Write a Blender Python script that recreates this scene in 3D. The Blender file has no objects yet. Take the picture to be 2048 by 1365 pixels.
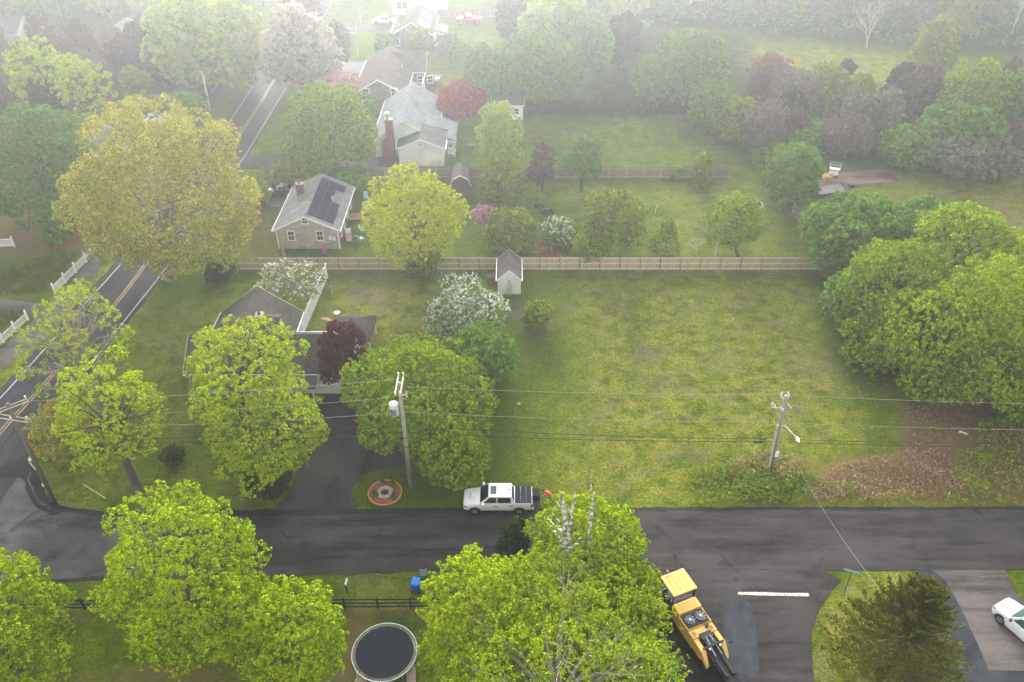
import bpy, bmesh, math, random
import numpy as np
from mathutils import Vector, Matrix

# ------------------------------------------------------------------ camera, sky, sun, exposure
CAM_H, CAM_PITCH, CAM_F = 53.0, math.radians(37.2), 1640.0     # metres, angle below the horizon, focal length in photo pixels
SC = bpy.context.scene
C = SC.collection
cam_data = bpy.data.cameras.new("camera")
cam = bpy.data.objects.new("camera", cam_data)
C.objects.link(cam)
cam.location = (0, 0, CAM_H)
cam.rotation_euler = (math.pi / 2 - CAM_PITCH, 0, 0)
cam_data.sensor_width = 36
cam_data.lens = 36 * CAM_F / 2048
cam_data.clip_start = 0.5
cam_data.clip_end = 3000
SC.camera = cam

SUN_ELEV, SUN_AZ = math.radians(16), math.radians(-5)          # azimuth measured from +Y (ahead) towards +X
world = bpy.data.worlds.new("World")
SC.world = world
world.use_nodes = True
wn, wl = world.node_tree.nodes, world.node_tree.links
wn.clear()
w_out = wn.new('ShaderNodeOutputWorld')
w_bg = wn.new('ShaderNodeBackground')
w_sky = wn.new('ShaderNodeTexSky')
w_sky.sky_type = 'NISHITA'
w_sky.sun_disc = False
w_sky.sun_elevation = SUN_ELEV
w_sky.sun_rotation = SUN_AZ
w_sky.dust_density = 4.0
w_hsv = wn.new('ShaderNodeHueSaturation')                       # the overcast that covers the blue
w_hsv.inputs['Saturation'].default_value = 0.07
wl.new(w_sky.outputs[0], w_hsv.inputs['Color'])
wl.new(w_hsv.outputs[0], w_bg.inputs[0])
w_bg.inputs[1].default_value = 0.15
wl.new(w_bg.outputs[0], w_out.inputs[0])

sun_data = bpy.data.lights.new("sun", 'SUN')
sun_data.energy = 0.7
sun_data.angle = math.radians(25)
sun_data.color = (1.0, 0.98, 0.94)
sun = bpy.data.objects.new("sun", sun_data)
C.objects.link(sun)
sd = Vector((math.sin(SUN_AZ) * math.cos(SUN_ELEV), math.cos(SUN_AZ) * math.cos(SUN_ELEV), math.sin(SUN_ELEV)))
sun.rotation_euler = sd.to_track_quat('Z', 'Y').to_euler()
sun.location = (0, 0, 50)

FOG_DENSITY, FOG_ANISO, FOG_COLOR = 0.0020, 0.88, (0.965, 0.988, 1.0)
SC.view_settings.view_transform = 'Standard'
SC.view_settings.look = 'None'
SC.view_settings.gamma = 1
SC.view_settings.use_curve_mapping = False
SC.view_settings.exposure = 2.35
SC.render.engine = 'CYCLES'
SC.cycles.use_denoising = True
SC.cycles.max_bounces = 6
SC.cycles.transparent_max_bounces = 8
SC.cycles.volume_bounces = 0
SC.cycles.diffuse_bounces = 2


# ------------------------------------------------------------------ helpers
def P(px, py, z=0.0):
    """the point of the place that photo pixel px, py shows, if it lies z metres above the ground"""
    u, v = (px - 1024) / CAM_F, (py - 682.5) / CAM_F
    cp, sp = math.cos(CAM_PITCH), math.sin(CAM_PITCH)
    d = (u, cp - v * sp, -sp - v * cp)
    t = (z - CAM_H) / d[2]
    return Vector((d[0] * t, d[1] * t, z))


def PY(px, py, Y):
    """the point that photo pixel shows if it lies Y metres north of the camera"""
    u, v = (px - 1024) / CAM_F, (py - 682.5) / CAM_F
    cp, sp = math.cos(CAM_PITCH), math.sin(CAM_PITCH)
    d = (u, cp - v * sp, -sp - v * cp)
    t = Y / d[1]
    return Vector((d[0] * t, Y, CAM_H + d[2] * t))


def scale_at(p):
    return CAM_F / (p[1] * math.cos(CAM_PITCH) + (CAM_H - p[2]) * math.sin(CAM_PITCH))


def link_nodes(m):
    return m.node_tree.nodes, m.node_tree.links


def mat(name, c1, c2=None, scale=3.0, rough=0.8, metal=0.0, bump=0.0, bscale=None, spec=0.3, stretch=(1, 1, 1), detail=4.0, contrast=1.0):
    """principled surface whose colour wanders between c1 and c2"""
    m = bpy.data.materials.new(name)
    m.use_nodes = True
    n, l = link_nodes(m)
    b = n['Principled BSDF']
    b.inputs['Roughness'].default_value = rough
    b.inputs['Metallic'].default_value = metal
    b.inputs['Specular IOR Level'].default_value = spec
    if c2 is None:
        c2 = tuple(x * 0.82 for x in c1)
    tc = n.new('ShaderNodeTexCoord')
    mp = n.new('ShaderNodeMapping')
    mp.inputs['Scale'].default_value = stretch
    l.new(tc.outputs['Object'], mp.inputs[0])
    nz = n.new('ShaderNodeTexNoise')
    nz.inputs['Scale'].default_value = scale
    nz.inputs['Detail'].default_value = detail
    l.new(mp.outputs[0], nz.inputs['Vector'])
    rp = n.new('ShaderNodeMapRange')
    rp.inputs['From Min'].default_value = 0.5 - 0.2 / contrast
    rp.inputs['From Max'].default_value = 0.5 + 0.2 / contrast
    l.new(nz.outputs['Fac'], rp.inputs[0])
    mx = n.new('ShaderNodeMix')
    mx.data_type = 'RGBA'
    mx.inputs['A'].default_value = (*c1, 1)
    mx.inputs['B'].default_value = (*c2, 1)
    l.new(rp.outputs[0], mx.inputs['Factor'])
    l.new(mx.outputs['Result'], b.inputs['Base Color'])
    if bump:
        bz = n.new('ShaderNodeTexNoise')
        bz.inputs['Scale'].default_value = bscale or scale * 6
        bz.inputs['Detail'].default_value = 4
        l.new(mp.outputs[0], bz.inputs['Vector'])
        bp = n.new('ShaderNodeBump')
        bp.inputs['Strength'].default_value = bump
        bp.inputs['Distance'].default_value = 0.03
        l.new(bz.outputs['Fac'], bp.inputs['Height'])
        l.new(bp.outputs[0], b.inputs['Normal'])
    return m


def course_mat(name, c1, c2, course=0.16, axis='Z', across='X', width=0.9, rough=0.85, depth=0.5, mottle=1.2, joint=None):
    """rows of shingles or clapboards: course height measured along one axis, joints along the other"""
    m = bpy.data.materials.new(name)
    m.use_nodes = True
    n, l = link_nodes(m)
    b = n['Principled BSDF']
    b.inputs['Roughness'].default_value = rough
    b.inputs['Specular IOR Level'].default_value = 0.0
    tc = n.new('ShaderNodeTexCoord')
    sp = n.new('ShaderNodeSeparateXYZ')
    l.new(tc.outputs['Object'], sp.inputs[0])
    cb = n.new('ShaderNodeCombineXYZ')
    l.new(sp.outputs[across], cb.inputs['X'])
    l.new(sp.outputs[axis], cb.inputs['Y'])
    br = n.new('ShaderNodeTexBrick')
    l.new(cb.outputs[0], br.inputs['Vector'])
    br.inputs['Color1'].default_value = (*c1, 1)
    br.inputs['Color2'].default_value = (*c2, 1)
    br.inputs['Mortar'].default_value = (*(joint or tuple(x * 0.55 for x in c1)), 1)
    br.inputs['Scale'].default_value = 1.0
    br.inputs['Mortar Size'].default_value = course * 0.09
    br.inputs['Mortar Smooth'].default_value = 0.3
    br.inputs['Brick Width'].default_value = width
    br.inputs['Row Height'].default_value = course
    nz = n.new('ShaderNodeTexNoise')
    nz.inputs['Scale'].default_value = mottle
    nz.inputs['Detail'].default_value = 6
    l.new(tc.outputs['Object'], nz.inputs['Vector'])
    mr = n.new('ShaderNodeMapRange')
    mr.inputs['From Min'].default_value = 0.3
    mr.inputs['From Max'].default_value = 0.7
    mr.inputs['To Min'].default_value = 0.72
    mr.inputs['To Max'].default_value = 1.2
    l.new(nz.outputs['Fac'], mr.inputs[0])
    mx = n.new('ShaderNodeVectorMath')
    mx.operation = 'SCALE'
    l.new(br.outputs['Color'], mx.inputs[0])
    l.new(mr.outputs[0], mx.inputs['Scale'])
    l.new(mx.outputs[0], b.inputs['Base Color'])
    bp = n.new('ShaderNodeBump')
    bp.inputs['Strength'].default_value = depth
    bp.inputs['Distance'].default_value = 0.02
    bp.invert = True
    l.new(br.outputs['Fac'], bp.inputs['Height'])
    l.new(bp.outputs[0], b.inputs['Normal'])
    return m


def leaf_mat(name, c_lo, c_hi, c_alt=None, trans=0.25):
    m = bpy.data.materials.new(name)
    m.use_nodes = True
    n, l = link_nodes(m)
    n.remove(n['Principled BSDF'])
    out = n['Material Output']
    ge = n.new('ShaderNodeNewGeometry')
    mx = n.new('ShaderNodeMix')
    mx.data_type = 'RGBA'
    mx.inputs['A'].default_value = (*c_lo, 1)
    mx.inputs['B'].default_value = (*c_hi, 1)
    l.new(ge.outputs['Random Per Island'], mx.inputs['Factor'])
    tc = n.new('ShaderNodeTexCoord')
    nz = n.new('ShaderNodeTexNoise')
    nz.inputs['Scale'].default_value = 0.45
    nz.inputs['Detail'].default_value = 3
    l.new(tc.outputs['Object'], nz.inputs['Vector'])
    mr = n.new('ShaderNodeMapRange')
    mr.inputs['From Min'].default_value = 0.42
    mr.inputs['From Max'].default_value = 0.66
    l.new(nz.outputs['Fac'], mr.inputs[0])
    m2 = n.new('ShaderNodeMix')
    m2.data_type = 'RGBA'
    l.new(mr.outputs[0], m2.inputs['Factor'])
    l.new(mx.outputs['Result'], m2.inputs['A'])
    m2.inputs['B'].default_value = (*(c_alt or tuple(0.5 * (a + b) for a, b in zip(c_lo, c_hi))), 1)
    if c_alt is None:
        mr.inputs['To Max'].default_value = 0.0
    else:
        mr.inputs['To Max'].default_value = 0.65
    d = n.new('ShaderNodeBsdfDiffuse')
    t = n.new('ShaderNodeBsdfTranslucent')
    s = n.new('ShaderNodeMixShader')
    s.inputs[0].default_value = trans
    l.new(m2.outputs['Result'], d.inputs['Color'])
    l.new(m2.outputs['Result'], t.inputs['Color'])
    l.new(d.outputs[0], s.inputs[1])
    l.new(t.outputs[0], s.inputs[2])
    l.new(s.outputs[0], out.inputs['Surface'])
    return m


def tag(o, label=None, cat=None, group=None, kind=None):
    if label:
        o['label'] = label
    if cat:
        o['category'] = cat
    if group:
        o['group'] = group
    if kind:
        o['kind'] = kind
    return o


def thing(name, label, cat, loc=(0, 0, 0), rotz=0.0, group=None):
    o = bpy.data.objects.new(name, None)
    o.empty_display_size = 0.3
    C.objects.link(o)
    o.location = loc
    o.rotation_euler = (0, 0, rotz)
    return tag(o, label, cat, group)


def copy_tree(o, parent=None):
    c = o.copy()
    C.objects.link(c)
    c.parent = parent
    for ch in list(o.children):
        copy_tree(ch, c)
    return c


def add_obj(name, me, parent=None):
    o = bpy.data.objects.new(name, me)
    C.objects.link(o)
    if parent is not None:
        o.parent = parent
    return o


class MB:
    """collects shapes and links them as one mesh object"""
    def __init__(s):
        s.v, s.f, s.m, s.cur = [], [], [], 0

    def mi(s, i):
        s.cur = i
        return s

    def poly(s, pts):
        b = len(s.v)
        s.v += [tuple(p) for p in pts]
        s.f.append(tuple(range(b, b + len(pts))))
        s.m.append(s.cur)
        return s

    def raw(s, pts, faces):
        b = len(s.v)
        s.v += [tuple(p) for p in pts]
        for f in faces:
            s.f.append(tuple(b + i for i in f))
            s.m.append(s.cur)
        return s

    def box(s, x0, x1, y0, y1, z0, z1, rot=0, piv=None):
        p = [(x, y, z) for z in (z0, z1) for (x, y) in ((x0, y0), (x1, y0), (x1, y1), (x0, y1))]
        if rot:
            cx, cy = piv or ((x0 + x1) / 2, (y0 + y1) / 2)
            c, q = math.cos(rot), math.sin(rot)
            p = [(cx + (x - cx) * c - (y - cy) * q, cy + (x - cx) * q + (y - cy) * c, z) for x, y, z in p]
        return s.raw(p, [(3, 2, 1, 0), (4, 5, 6, 7), (0, 1, 5, 4), (1, 2, 6, 5), (2, 3, 7, 6), (3, 0, 4, 7)])

    def slab(s, quad, th):
        """a plate with corners quad (counter-clockwise seen from outside) and thickness th inwards"""
        q = [Vector(p) for p in quad]
        nrm = (q[1] - q[0]).cross(q[2] - q[0]).normalized()
        n = len(q)
        p = q + [a - nrm * th for a in q]
        fs = [tuple(range(n)), tuple(range(2 * n - 1, n - 1, -1))]
        fs += [(i, i + n, (i + 1) % n + n, (i + 1) % n) for i in range(n)]
        return s.raw(p, fs)

    def prism(s, pts, z0, z1):
        n = len(pts)
        p = [(x, y, z0) for x, y in pts] + [(x, y, z1) for x, y in pts]
        fs = [tuple(range(n - 1, -1, -1)), tuple(range(n, 2 * n))]
        fs += [(i, (i + 1) % n, (i + 1) % n + n, i + n) for i in range(n)]
        return s.raw(p, fs)

    def tube(s, pts, rads, n=6, cap=True):
        pts = [Vector(p) for p in pts]
        if not isinstance(rads, (list, tuple)):
            rads = [rads] * len(pts)
        ring, fs = [], []
        ref = Vector((0.31, 0.17, 0.93)).normalized()
        for i, p in enumerate(pts):
            d = (pts[min(i + 1, len(pts) - 1)] - pts[max(i - 1, 0)])
            d = d.normalized() if d.length > 1e-6 else Vector((0, 0, 1))
            a = d.cross(ref)
            if a.length < 0.05:
                a = d.cross(Vector((1, 0, 0)))
            a.normalize()
            b = d.cross(a)
            for k in range(n):
                t = 2 * math.pi * k / n
                ring.append(p + (a * math.cos(t) + b * math.sin(t)) * rads[i])
        for i in range(len(pts) - 1):
            for k in range(n):
                k2 = (k + 1) % n
                fs.append((i * n + k, i * n + k2, (i + 1) * n + k2, (i + 1) * n + k))
        if cap:
            fs.append(tuple(range(n - 1, -1, -1)))
            fs.append(tuple((len(pts) - 1) * n + k for k in range(n)))
        return s.raw(ring, fs)

    def disc(s, c, r, n=24, z=None, ry=None):
        return s.poly([(c[0] + r * math.cos(2 * math.pi * k / n), c[1] + (ry or r) * math.sin(2 * math.pi * k / n), c[2] if z is None else z) for k in range(n)])

    def ball(s, c, r, n=10, m=7, sc=(1, 1, 1)):
        p, fs = [], []
        for i in range(m + 1):
            a = math.pi * i / m
            for k in range(n):
                t = 2 * math.pi * k / n
                p.append((c[0] + r * sc[0] * math.sin(a) * math.cos(t), c[1] + r * sc[1] * math.sin(a) * math.sin(t), c[2] + r * sc[2] * math.cos(a)))
        for i in range(m):
            for k in range(n):
                k2 = (k + 1) % n
                fs.append((i * n + k, (i + 1) * n + k, (i + 1) * n + k2, i * n + k2))
        return s.raw(p, fs)

    def loft(s, rings, cap=True):
        n = len(rings[0])
        p = [q for r in rings for q in r]
        fs = []
        for i in range(len(rings) - 1):
            for k in range(n):
                k2 = (k + 1) % n
                fs.append((i * n + k, i * n + k2, (i + 1) * n + k2, (i + 1) * n + k))
        if cap:
            fs.append(tuple(range(n - 1, -1, -1)))
            fs.append(tuple((len(rings) - 1) * n + k for k in range(n)))
        return s.raw(p, fs)

    def mesh(s, name, mats, smooth=False):
        me = bpy.data.meshes.new(name)
        me.from_pydata([tuple(v) for v in s.v], [], s.f)
        if not isinstance(mats, (list, tuple)):
            mats = [mats]
        for m in mats:
            me.materials.append(m)
        if len(mats) > 1:
            me.polygons.foreach_set('material_index', s.m)
        if smooth:
            me.polygons.foreach_set('use_smooth', [True] * len(me.polygons))
        me.update()
        return me

    def build(s, name, mats, parent=None, smooth=False, bevel=0.0, segs=2, fix=False):
        me = s.mesh(name, mats, smooth)
        if fix or bevel:
            bm = bmesh.new()
            bm.from_mesh(me)
            bmesh.ops.recalc_face_normals(bm, faces=bm.faces)
            bm.to_mesh(me)
            bm.free()
        o = add_obj(name, me, parent)
        if bevel:
            md = o.modifiers.new('bevel', 'BEVEL')
            md.width = bevel
            md.segments = segs
            md.limit_method = 'ANGLE'
            md.angle_limit = math.radians(35)
            if smooth:
                me.polygons.foreach_set('use_smooth', [True] * len(me.polygons))
        return o


def quads_mesh(name, V, material):
    """V: (n, 4, 3) array of loose quads -> mesh"""
    n = len(V)
    me = bpy.data.meshes.new(name)
    me.vertices.add(4 * n)
    me.vertices.foreach_set('co', V.reshape(-1).astype(np.float32))
    me.loops.add(4 * n)
    me.loops.foreach_set('vertex_index', np.arange(4 * n, dtype=np.int32))
    me.polygons.add(n)
    me.polygons.foreach_set('loop_start', np.arange(0, 4 * n, 4, dtype=np.int32))
    me.materials.append(material)
    me.update(calc_edges=True)
    return me


def unit(a):
    return a / np.maximum(np.linalg.norm(a, axis=-1, keepdims=True), 1e-9)


def leaves(points, normals, rng, n_leaf, spread, size, aspect=0.7, upbias=0.5, wild=0.7):
    """n_leaf loose leaf quads on the outer side of a small ball round each point"""
    K = len(points)
    if K == 0:
        return np.zeros((0, 4, 3))
    c = np.repeat(points, n_leaf, 0)
    nn = np.repeat(normals, n_leaf, 0)
    off = unit(rng.normal(size=c.shape) + nn * 0.5 + np.array([0, 0, 0.45 * upbias]))
    c = c + off * spread * (0.75 + 0.4 * rng.random((len(c), 1)))
    nrm = unit(off * 1.2 + np.array([0, 0, upbias * 0.5]) + rng.normal(size=c.shape) * wild * 0.45)
    a = unit(np.cross(nrm, rng.normal(size=c.shape)))
    b = np.cross(nrm, a)
    s = size * (0.65 + 0.7 * rng.random((len(c), 1)))
    V = np.stack([c - a * s * 0.5, c - b * s * 0.5 * aspect + a * s * 0.06, c + a * s * 0.5, c + b * s * 0.5 * aspect + a * s * 0.06], 1)
    return V
# ------------------------------------------------------------------ ground
def inpoly(X, Y, poly):
    inside = np.zeros(X.shape, bool)
    n = len(poly)
    for i in range(n):
        x0, y0 = poly[i]
        x1, y1 = poly[(i + 1) % n]
        cond = ((y0 > Y) != (y1 > Y))
        xs = (x1 - x0) * (Y - y0) / ((y1 - y0) if y1 != y0 else 1e-9) + x0
        inside ^= cond & (X < xs)
    return inside


def distpoly(X, Y, poly):
    d = np.full(X.shape, 1e9)
    n = len(poly)
    for i in range(n):
        x0, y0 = poly[i]
        x1, y1 = poly[(i + 1) % n]
        dx, dy = x1 - x0, y1 - y0
        t = np.clip(((X - x0) * dx + (Y - y0) * dy) / max(dx * dx + dy * dy, 1e-9), 0, 1)
        d = np.minimum(d, np.hypot(X - x0 - t * dx, Y - y0 - t * dy))
    return d


def poly_w(pts, z=0):
    return [tuple(P(x, y, z)[:2]) for x, y in pts]


REGIONS = [  # kind, amount, soft edge in metres, outline in photo pixels
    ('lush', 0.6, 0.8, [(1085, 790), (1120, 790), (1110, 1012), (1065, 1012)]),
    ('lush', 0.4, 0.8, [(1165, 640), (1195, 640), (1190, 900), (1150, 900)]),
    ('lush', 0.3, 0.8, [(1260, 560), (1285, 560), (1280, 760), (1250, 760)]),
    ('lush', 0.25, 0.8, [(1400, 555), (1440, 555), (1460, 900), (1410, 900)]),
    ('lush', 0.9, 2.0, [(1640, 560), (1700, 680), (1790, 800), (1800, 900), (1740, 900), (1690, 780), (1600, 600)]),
    ('dirt', 0.55, 1.6, [(1300, 745), (1350, 740), (1365, 790), (1310, 800)]),
    ('dirt', 0.5, 1.8, [(1585, 690), (1650, 720), (1660, 790), (1600, 770)]),
    ('dirt', 0.45, 1.4, [(1555, 800), (1600, 810), (1600, 860), (1560, 850)]),
    ('dirt', 0.4, 1.4, [(1430, 700), (1480, 705), (1470, 740), (1425, 735)]),
    ('dry', 0.9, 1.2, [(1640, 1190), (1700, 1150), (1880, 1140), (1760, 1300), (1760, 1450), (1625, 1450)]),
    ('dirt', 0.8, 0.6, [(1640, 1290), (1662, 1330), (1665, 1370), (1640, 1350)]),
    ('dirt', 0.7, 0.5, [(680, 1152), (730, 1149), (760, 1152), (700, 1164)]),
    ('dirt', 0.6, 0.8, [(60, 1162), (260, 1156), (262, 1164), (60, 1172)]),
    ('dirt', 0.7, 0.6, [(265, 1015), (300, 1012), (305, 1024), (262, 1024)]),
    ('dirt', 0.6, 0.6, [(70, 935), (90, 985), (150, 1015), (110, 1020), (60, 960)]),
    ('dirt', 0.7, 1.5, [(760, 880), (830, 880), (840, 925), (760, 930)]),
    ('litter', 1.0, 2.5, [(-400, 230), (60, 470), (215, 450), (300, 420), (420, 250), (440, 200), (520, 120), (300, 60), (-300, 60)]),
    ('litter', 0.9, 1.2, [(-200, 470), (200, 440), (185, 500), (130, 500), (-200, 525)]),
    ('litter', 0.6, 0.6, [(-100, 615), (60, 590), (60, 600), (-100, 645)]),
    ('dry', 0.75, 4.0, [(1030, 545), (1640, 545), (1830, 770), (1800, 900), (1400, 1010), (1000, 1010), (1060, 780)]),
    ('dry', 0.55, 3.0, [(1150, 620), (1640, 600), (1760, 760), (1500, 880), (1250, 850)]),
    ('dry', 0.9, 3.0, [(640, 560), (990, 555), (1010, 690), (860, 680), (650, 700)]),
    ('dirt', 0.75, 1.0, [(690, 570), (735, 565), (790, 600), (770, 625), (700, 610)]),
    ('dirt', 0.5, 1.5, [(640, 548), (990, 548), (990, 560), (640, 562)]),
    ('dirt', 0.8, 0.9, [(1025, 600), (1060, 605), (1110, 650), (1080, 670), (1030, 650)]),
    ('dirt', 0.9, 0.5, [(1262, 697), (1300, 695), (1335, 715), (1300, 722), (1270, 712)]),
    ('dry', 0.8, 2.5, [(240, 600), (480, 560), (420, 650), (380, 800), (340, 900), (250, 760)]),
    ('dry', 0.7, 2.0, [(60, 930), (300, 940), (560, 980), (560, 1015), (100, 1010)]),
    ('lush', 0.8, 3.0, [(330, 540), (500, 520), (430, 600), (300, 650)]),
    ('lush', 0.9, 3.0, [(1000, 560), (1120, 560), (1160, 720), (1100, 900), (960, 1010), (700, 1010), (900, 800)]),
    ('litter', 0.95, 1.0, [(1818, 815), (1900, 780), (2060, 800), (2400, 780), (2400, 1012), (1880, 1000), (1700, 960), (1540, 955), (1640, 925), (1770, 920), (1812, 890), (1800, 850)]),
    ('litter', 0.8, 1.2, [(1520, 940), (1900, 935), (2300, 930), (2300, 1016), (1460, 1016)]),
    ('woods', 0.8, 1.0, [(1400, 925), (1560, 930), (1640, 960), (1560, 1012), (1400, 1014)]),
    ('woods', 1.0, 2.0, [(1640, 560), (1720, 740), (1830, 790), (2400, 800), (2400, 560), (1900, 480), (1700, 450)]),
    ('woods', 1.0, 3.0, [(1010, 215), (1070, 232), (1400, 228), (1440, 205), (1530, 230), (1540, 330), (1650, 320), (1900, 320), (2048, 330), (2400, 330), (2400, 130), (1900, 190), (1720, 200), (1520, 150), (1470, 75), (1240, 60), (1230, 130), (1180, 200), (1060, 215)]),
    ('woods', 1.0, 5.0, [(900, -300), (1000, 60), (1240, 60), (1480, 60), (1750, 100), (2048, 110), (2700, 120), (2700, -300)]),
    ('woods', 0.8, 5.0, [(-900, 50), (300, 30), (520, 40), (540, -60), (600, -300), (-900, -300)]),
    ('dirt', 0.8, 1.2, [(1320, 232), (1410, 228), (1440, 260), (1500, 300), (1490, 320), (1420, 265), (1350, 245)]),
    ('litter', 0.7, 1.0, [(1075, 475), (1150, 490), (1160, 525), (1060, 525)]),
    ('litter', 0.6, 1.0, [(590, 505), (680, 503), (680, 516), (580, 516)]),
    ('litter', 0.7, 0.8, [(-100, 1216), (1000, 1222), (1000, 1240), (700, 1238), (250, 1234), (-100, 1236)]),
    ('litter', 0.85, 1.0, [(690, 1225), (740, 1230), (740, 1300), (700, 1400), (640, 1400), (690, 1300)]),
    ('litter', 0.7, 1.5, [(60, 1360), (300, 1330), (640, 1330), (640, 1450), (60, 1450)]),
    ('dry', 0.5, 1.0, [(700, 1150), (960, 1145), (960, 1215), (700, 1215)]),
    ('dry', 0.9, 5.0, [(1660, 400), (1900, 340), (2300, 320), (2400, 560), (2000, 500), (1900, 400), (1700, 420)]),
    ('dirt', 0.7, 2.0, [(1950, 390), (2048, 450), (2100, 540), (2030, 520), (1990, 440)]),
    ('dry', 0.8, 4.0, [(1480, 90), (1800, 100), (1850, 170), (1700, 210), (1560, 160), (1480, 210), (1450, 110)]),
    ('dirt', 0.7, 2.0, [(1640, 150), (1760, 165), (1700, 200), (1620, 190)]),
    ('dirt', 0.9, 0.8, [(1590, 405), (1700, 400), (1690, 420), (1620, 430)]),
    ('dirt', 0.8, 0.6, [(1570, 425), (1590, 422), (1600, 440), (1580, 442)]),
    ('dirt', 0.7, 0.6, [(1595, 460), (1620, 455), (1630, 475), (1600, 478)]),
    ('dry', 0.5, 3.0, [(1080, 360), (1520, 370), (1600, 520), (1300, 520), (1260, 400), (1100, 400)]),
    ('litter', 0.5, 1.5, [(480, 380), (560, 420), (550, 520), (480, 520)]),
    ('dirt', 0.5, 2.0, [(380, 215), (470, 200), (440, 260), (400, 262)]),
    ('dry', 0.9, 0.6, [(0, 700), (80, 640), (165, 560), (200, 540), (260, 500), (230, 540), (60, 725), (0, 790)]),
]


def make_ground():
    gx = np.concatenate([[-900, -500, -300, -200, -160], np.arange(-130, 130.01, 0.65), [160, 200, 300, 500, 900]])
    gy = np.concatenate([[-200, -60, 0, 15], np.arange(26, 215, 0.65), [225, 240, 300, 500, 900, 1600]])
    X, Y = np.meshgrid(gx, gy)
    rng = np.random.default_rng(5)
    Z = np.zeros(X.shape)
    # low frequency wobble for the region outlines
    wx = 0.9 * np.sin(X * 0.9 + 1.3 * np.sin(Y * 0.7)) + 0.6 * np.sin(Y * 1.7 + X * 0.4)
    wy = 0.9 * np.sin(Y * 0.8 + 1.1 * np.sin(X * 0.6)) + 0.6 * np.sin(X * 1.9 - Y * 0.5)
    att = {k: np.zeros(X.shape) for k in ('litter', 'dry', 'lush', 'dirt', 'woods')}
    for kind, amt, soft, pts in REGIONS:
        pl = poly_w(pts)
        k = min(soft * 0.5, 1.0)
        XX, YY = X + wx * k, Y + wy * k
        ins = inpoly(XX, YY, pl)
        d = distpoly(XX, YY, pl)
        sgn = np.where(ins, d, -d)
        w = np.clip(0.5 + sgn / (2 * soft), 0, 1) * amt
        att[kind] = np.maximum(att[kind], w)
    far = np.clip((Y - 205) / 25, 0, 1)
    att['woods'] = np.maximum(att['woods'], far)
    ny, nx = X.shape
    V = np.stack([X, Y, Z], -1).reshape(-1, 3)
    idx = np.arange(ny * nx).reshape(ny, nx)
    F = np.stack([idx[:-1, :-1], idx[:-1, 1:], idx[1:, 1:], idx[1:, :-1]], -1).reshape(-1, 4)
    me = bpy.data.meshes.new('ground')
    me.vertices.add(len(V))
    me.vertices.foreach_set('co', V.reshape(-1).astype(np.float32))
    me.loops.add(F.size)
    me.loops.foreach_set('vertex_index', F.reshape(-1).astype(np.int32))
    me.polygons.add(len(F))
    me.polygons.foreach_set('loop_start', np.arange(0, F.size, 4, dtype=np.int32))
    me.update(calc_edges=True)
    for k, a in att.items():
        at = me.attributes.new(k, 'FLOAT', 'POINT')
        at.data.foreach_set('value', a.reshape(-1).astype(np.float32))
    m = bpy.data.materials.new('ground_cover')
    m.use_nodes = True
    n, l = link_nodes(m)
    b = n['Principled BSDF']
    b.inputs['Roughness'].default_value = 0.95
    b.inputs['Specular IOR Level'].default_value = 0.0
    tc = n.new('ShaderNodeTexCoord')

    def noise(scale, detail=5, rough=0.6, lo=0.35, hi=0.65, stretch=None, dist=0.0):
        v = tc.outputs['Object']
        if stretch:
            mp = n.new('ShaderNodeMapping')
            mp.inputs['Scale'].default_value = stretch
            l.new(v, mp.inputs[0])
            v = mp.outputs[0]
        z = n.new('ShaderNodeTexNoise')
        z.inputs['Scale'].default_value = scale
        z.inputs['Detail'].default_value = detail
        z.inputs['Roughness'].default_value = rough
        z.inputs['Distortion'].default_value = dist
        l.new(v, z.inputs['Vector'])
        r = n.new('ShaderNodeMapRange')
        r.interpolation_type = 'SMOOTHSTEP'
        r.inputs['From Min'].default_value = lo
        r.inputs['From Max'].default_value = hi
        l.new(z.outputs['Fac'], r.inputs[0])
        return r.outputs[0]

    def mix(f, a, b_):
        x = n.new('ShaderNodeMix')
        x.data_type = 'RGBA'
        if isinstance(f, float):
            x.inputs['Factor'].default_value = f
        else:
            l.new(f, x.inputs['Factor'])
        for s, v in (('A', a), ('B', b_)):
            if isinstance(v, tuple):
                x.inputs[s].default_value = (*v, 1)
            else:
                l.new(v, x.inputs[s])
        return x.outputs['Result']

    def attr(k):
        a = n.new('ShaderNodeAttribute')
        a.attribute_name = k
        return a.outputs['Fac']

    def math_(op, a, b_, clamp=False):
        x = n.new('ShaderNodeMath')
        x.operation = op
        x.use_clamp = clamp
        for i, v in enumerate((a, b_)):
            if isinstance(v, (int, float)):
                x.inputs[i].default_value = v
            else:
                l.new(v, x.inputs[i])
        return x.outputs[0]

    fine = noise(4.5, 6, 0.72, 0.36, 0.64)
    vfine = noise(14, 3, 0.7, 0.3, 0.7)
    med = noise(0.55, 5, 0.6, 0.38, 0.62)
    big = noise(0.10, 4, 0.55, 0.4, 0.62)
    mow = noise(0.25, 2, 0.5, 0.42, 0.58, (1.0, 0.14, 1.0))
    # green lawn
    g1 = mix(fine, (0.046, 0.090, 0.004), (0.170, 0.235, 0.012))
    g2 = mix(fine, (0.080, 0.140, 0.005), (0.235, 0.315, 0.020))
    lawn = mix(med, g1, g2)
    lawn = mix(math_('MULTIPLY', noise(2.2, 4, 0.7, 0.42, 0.60), 0.25), lawn, (0.235, 0.255, 0.035))
    lawn = mix(math_('MULTIPLY', noise(0.32, 5, 0.65, 0.50, 0.62), 0.55), lawn, (0.045, 0.095, 0.010))
    lawn = mix(math_('MULTIPLY', mow, 0.30), lawn, (0.055, 0.105, 0.010))
    # dry straw showing through
    straw = mix(fine, (0.200, 0.190, 0.028), (0.500, 0.450, 0.095))
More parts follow.
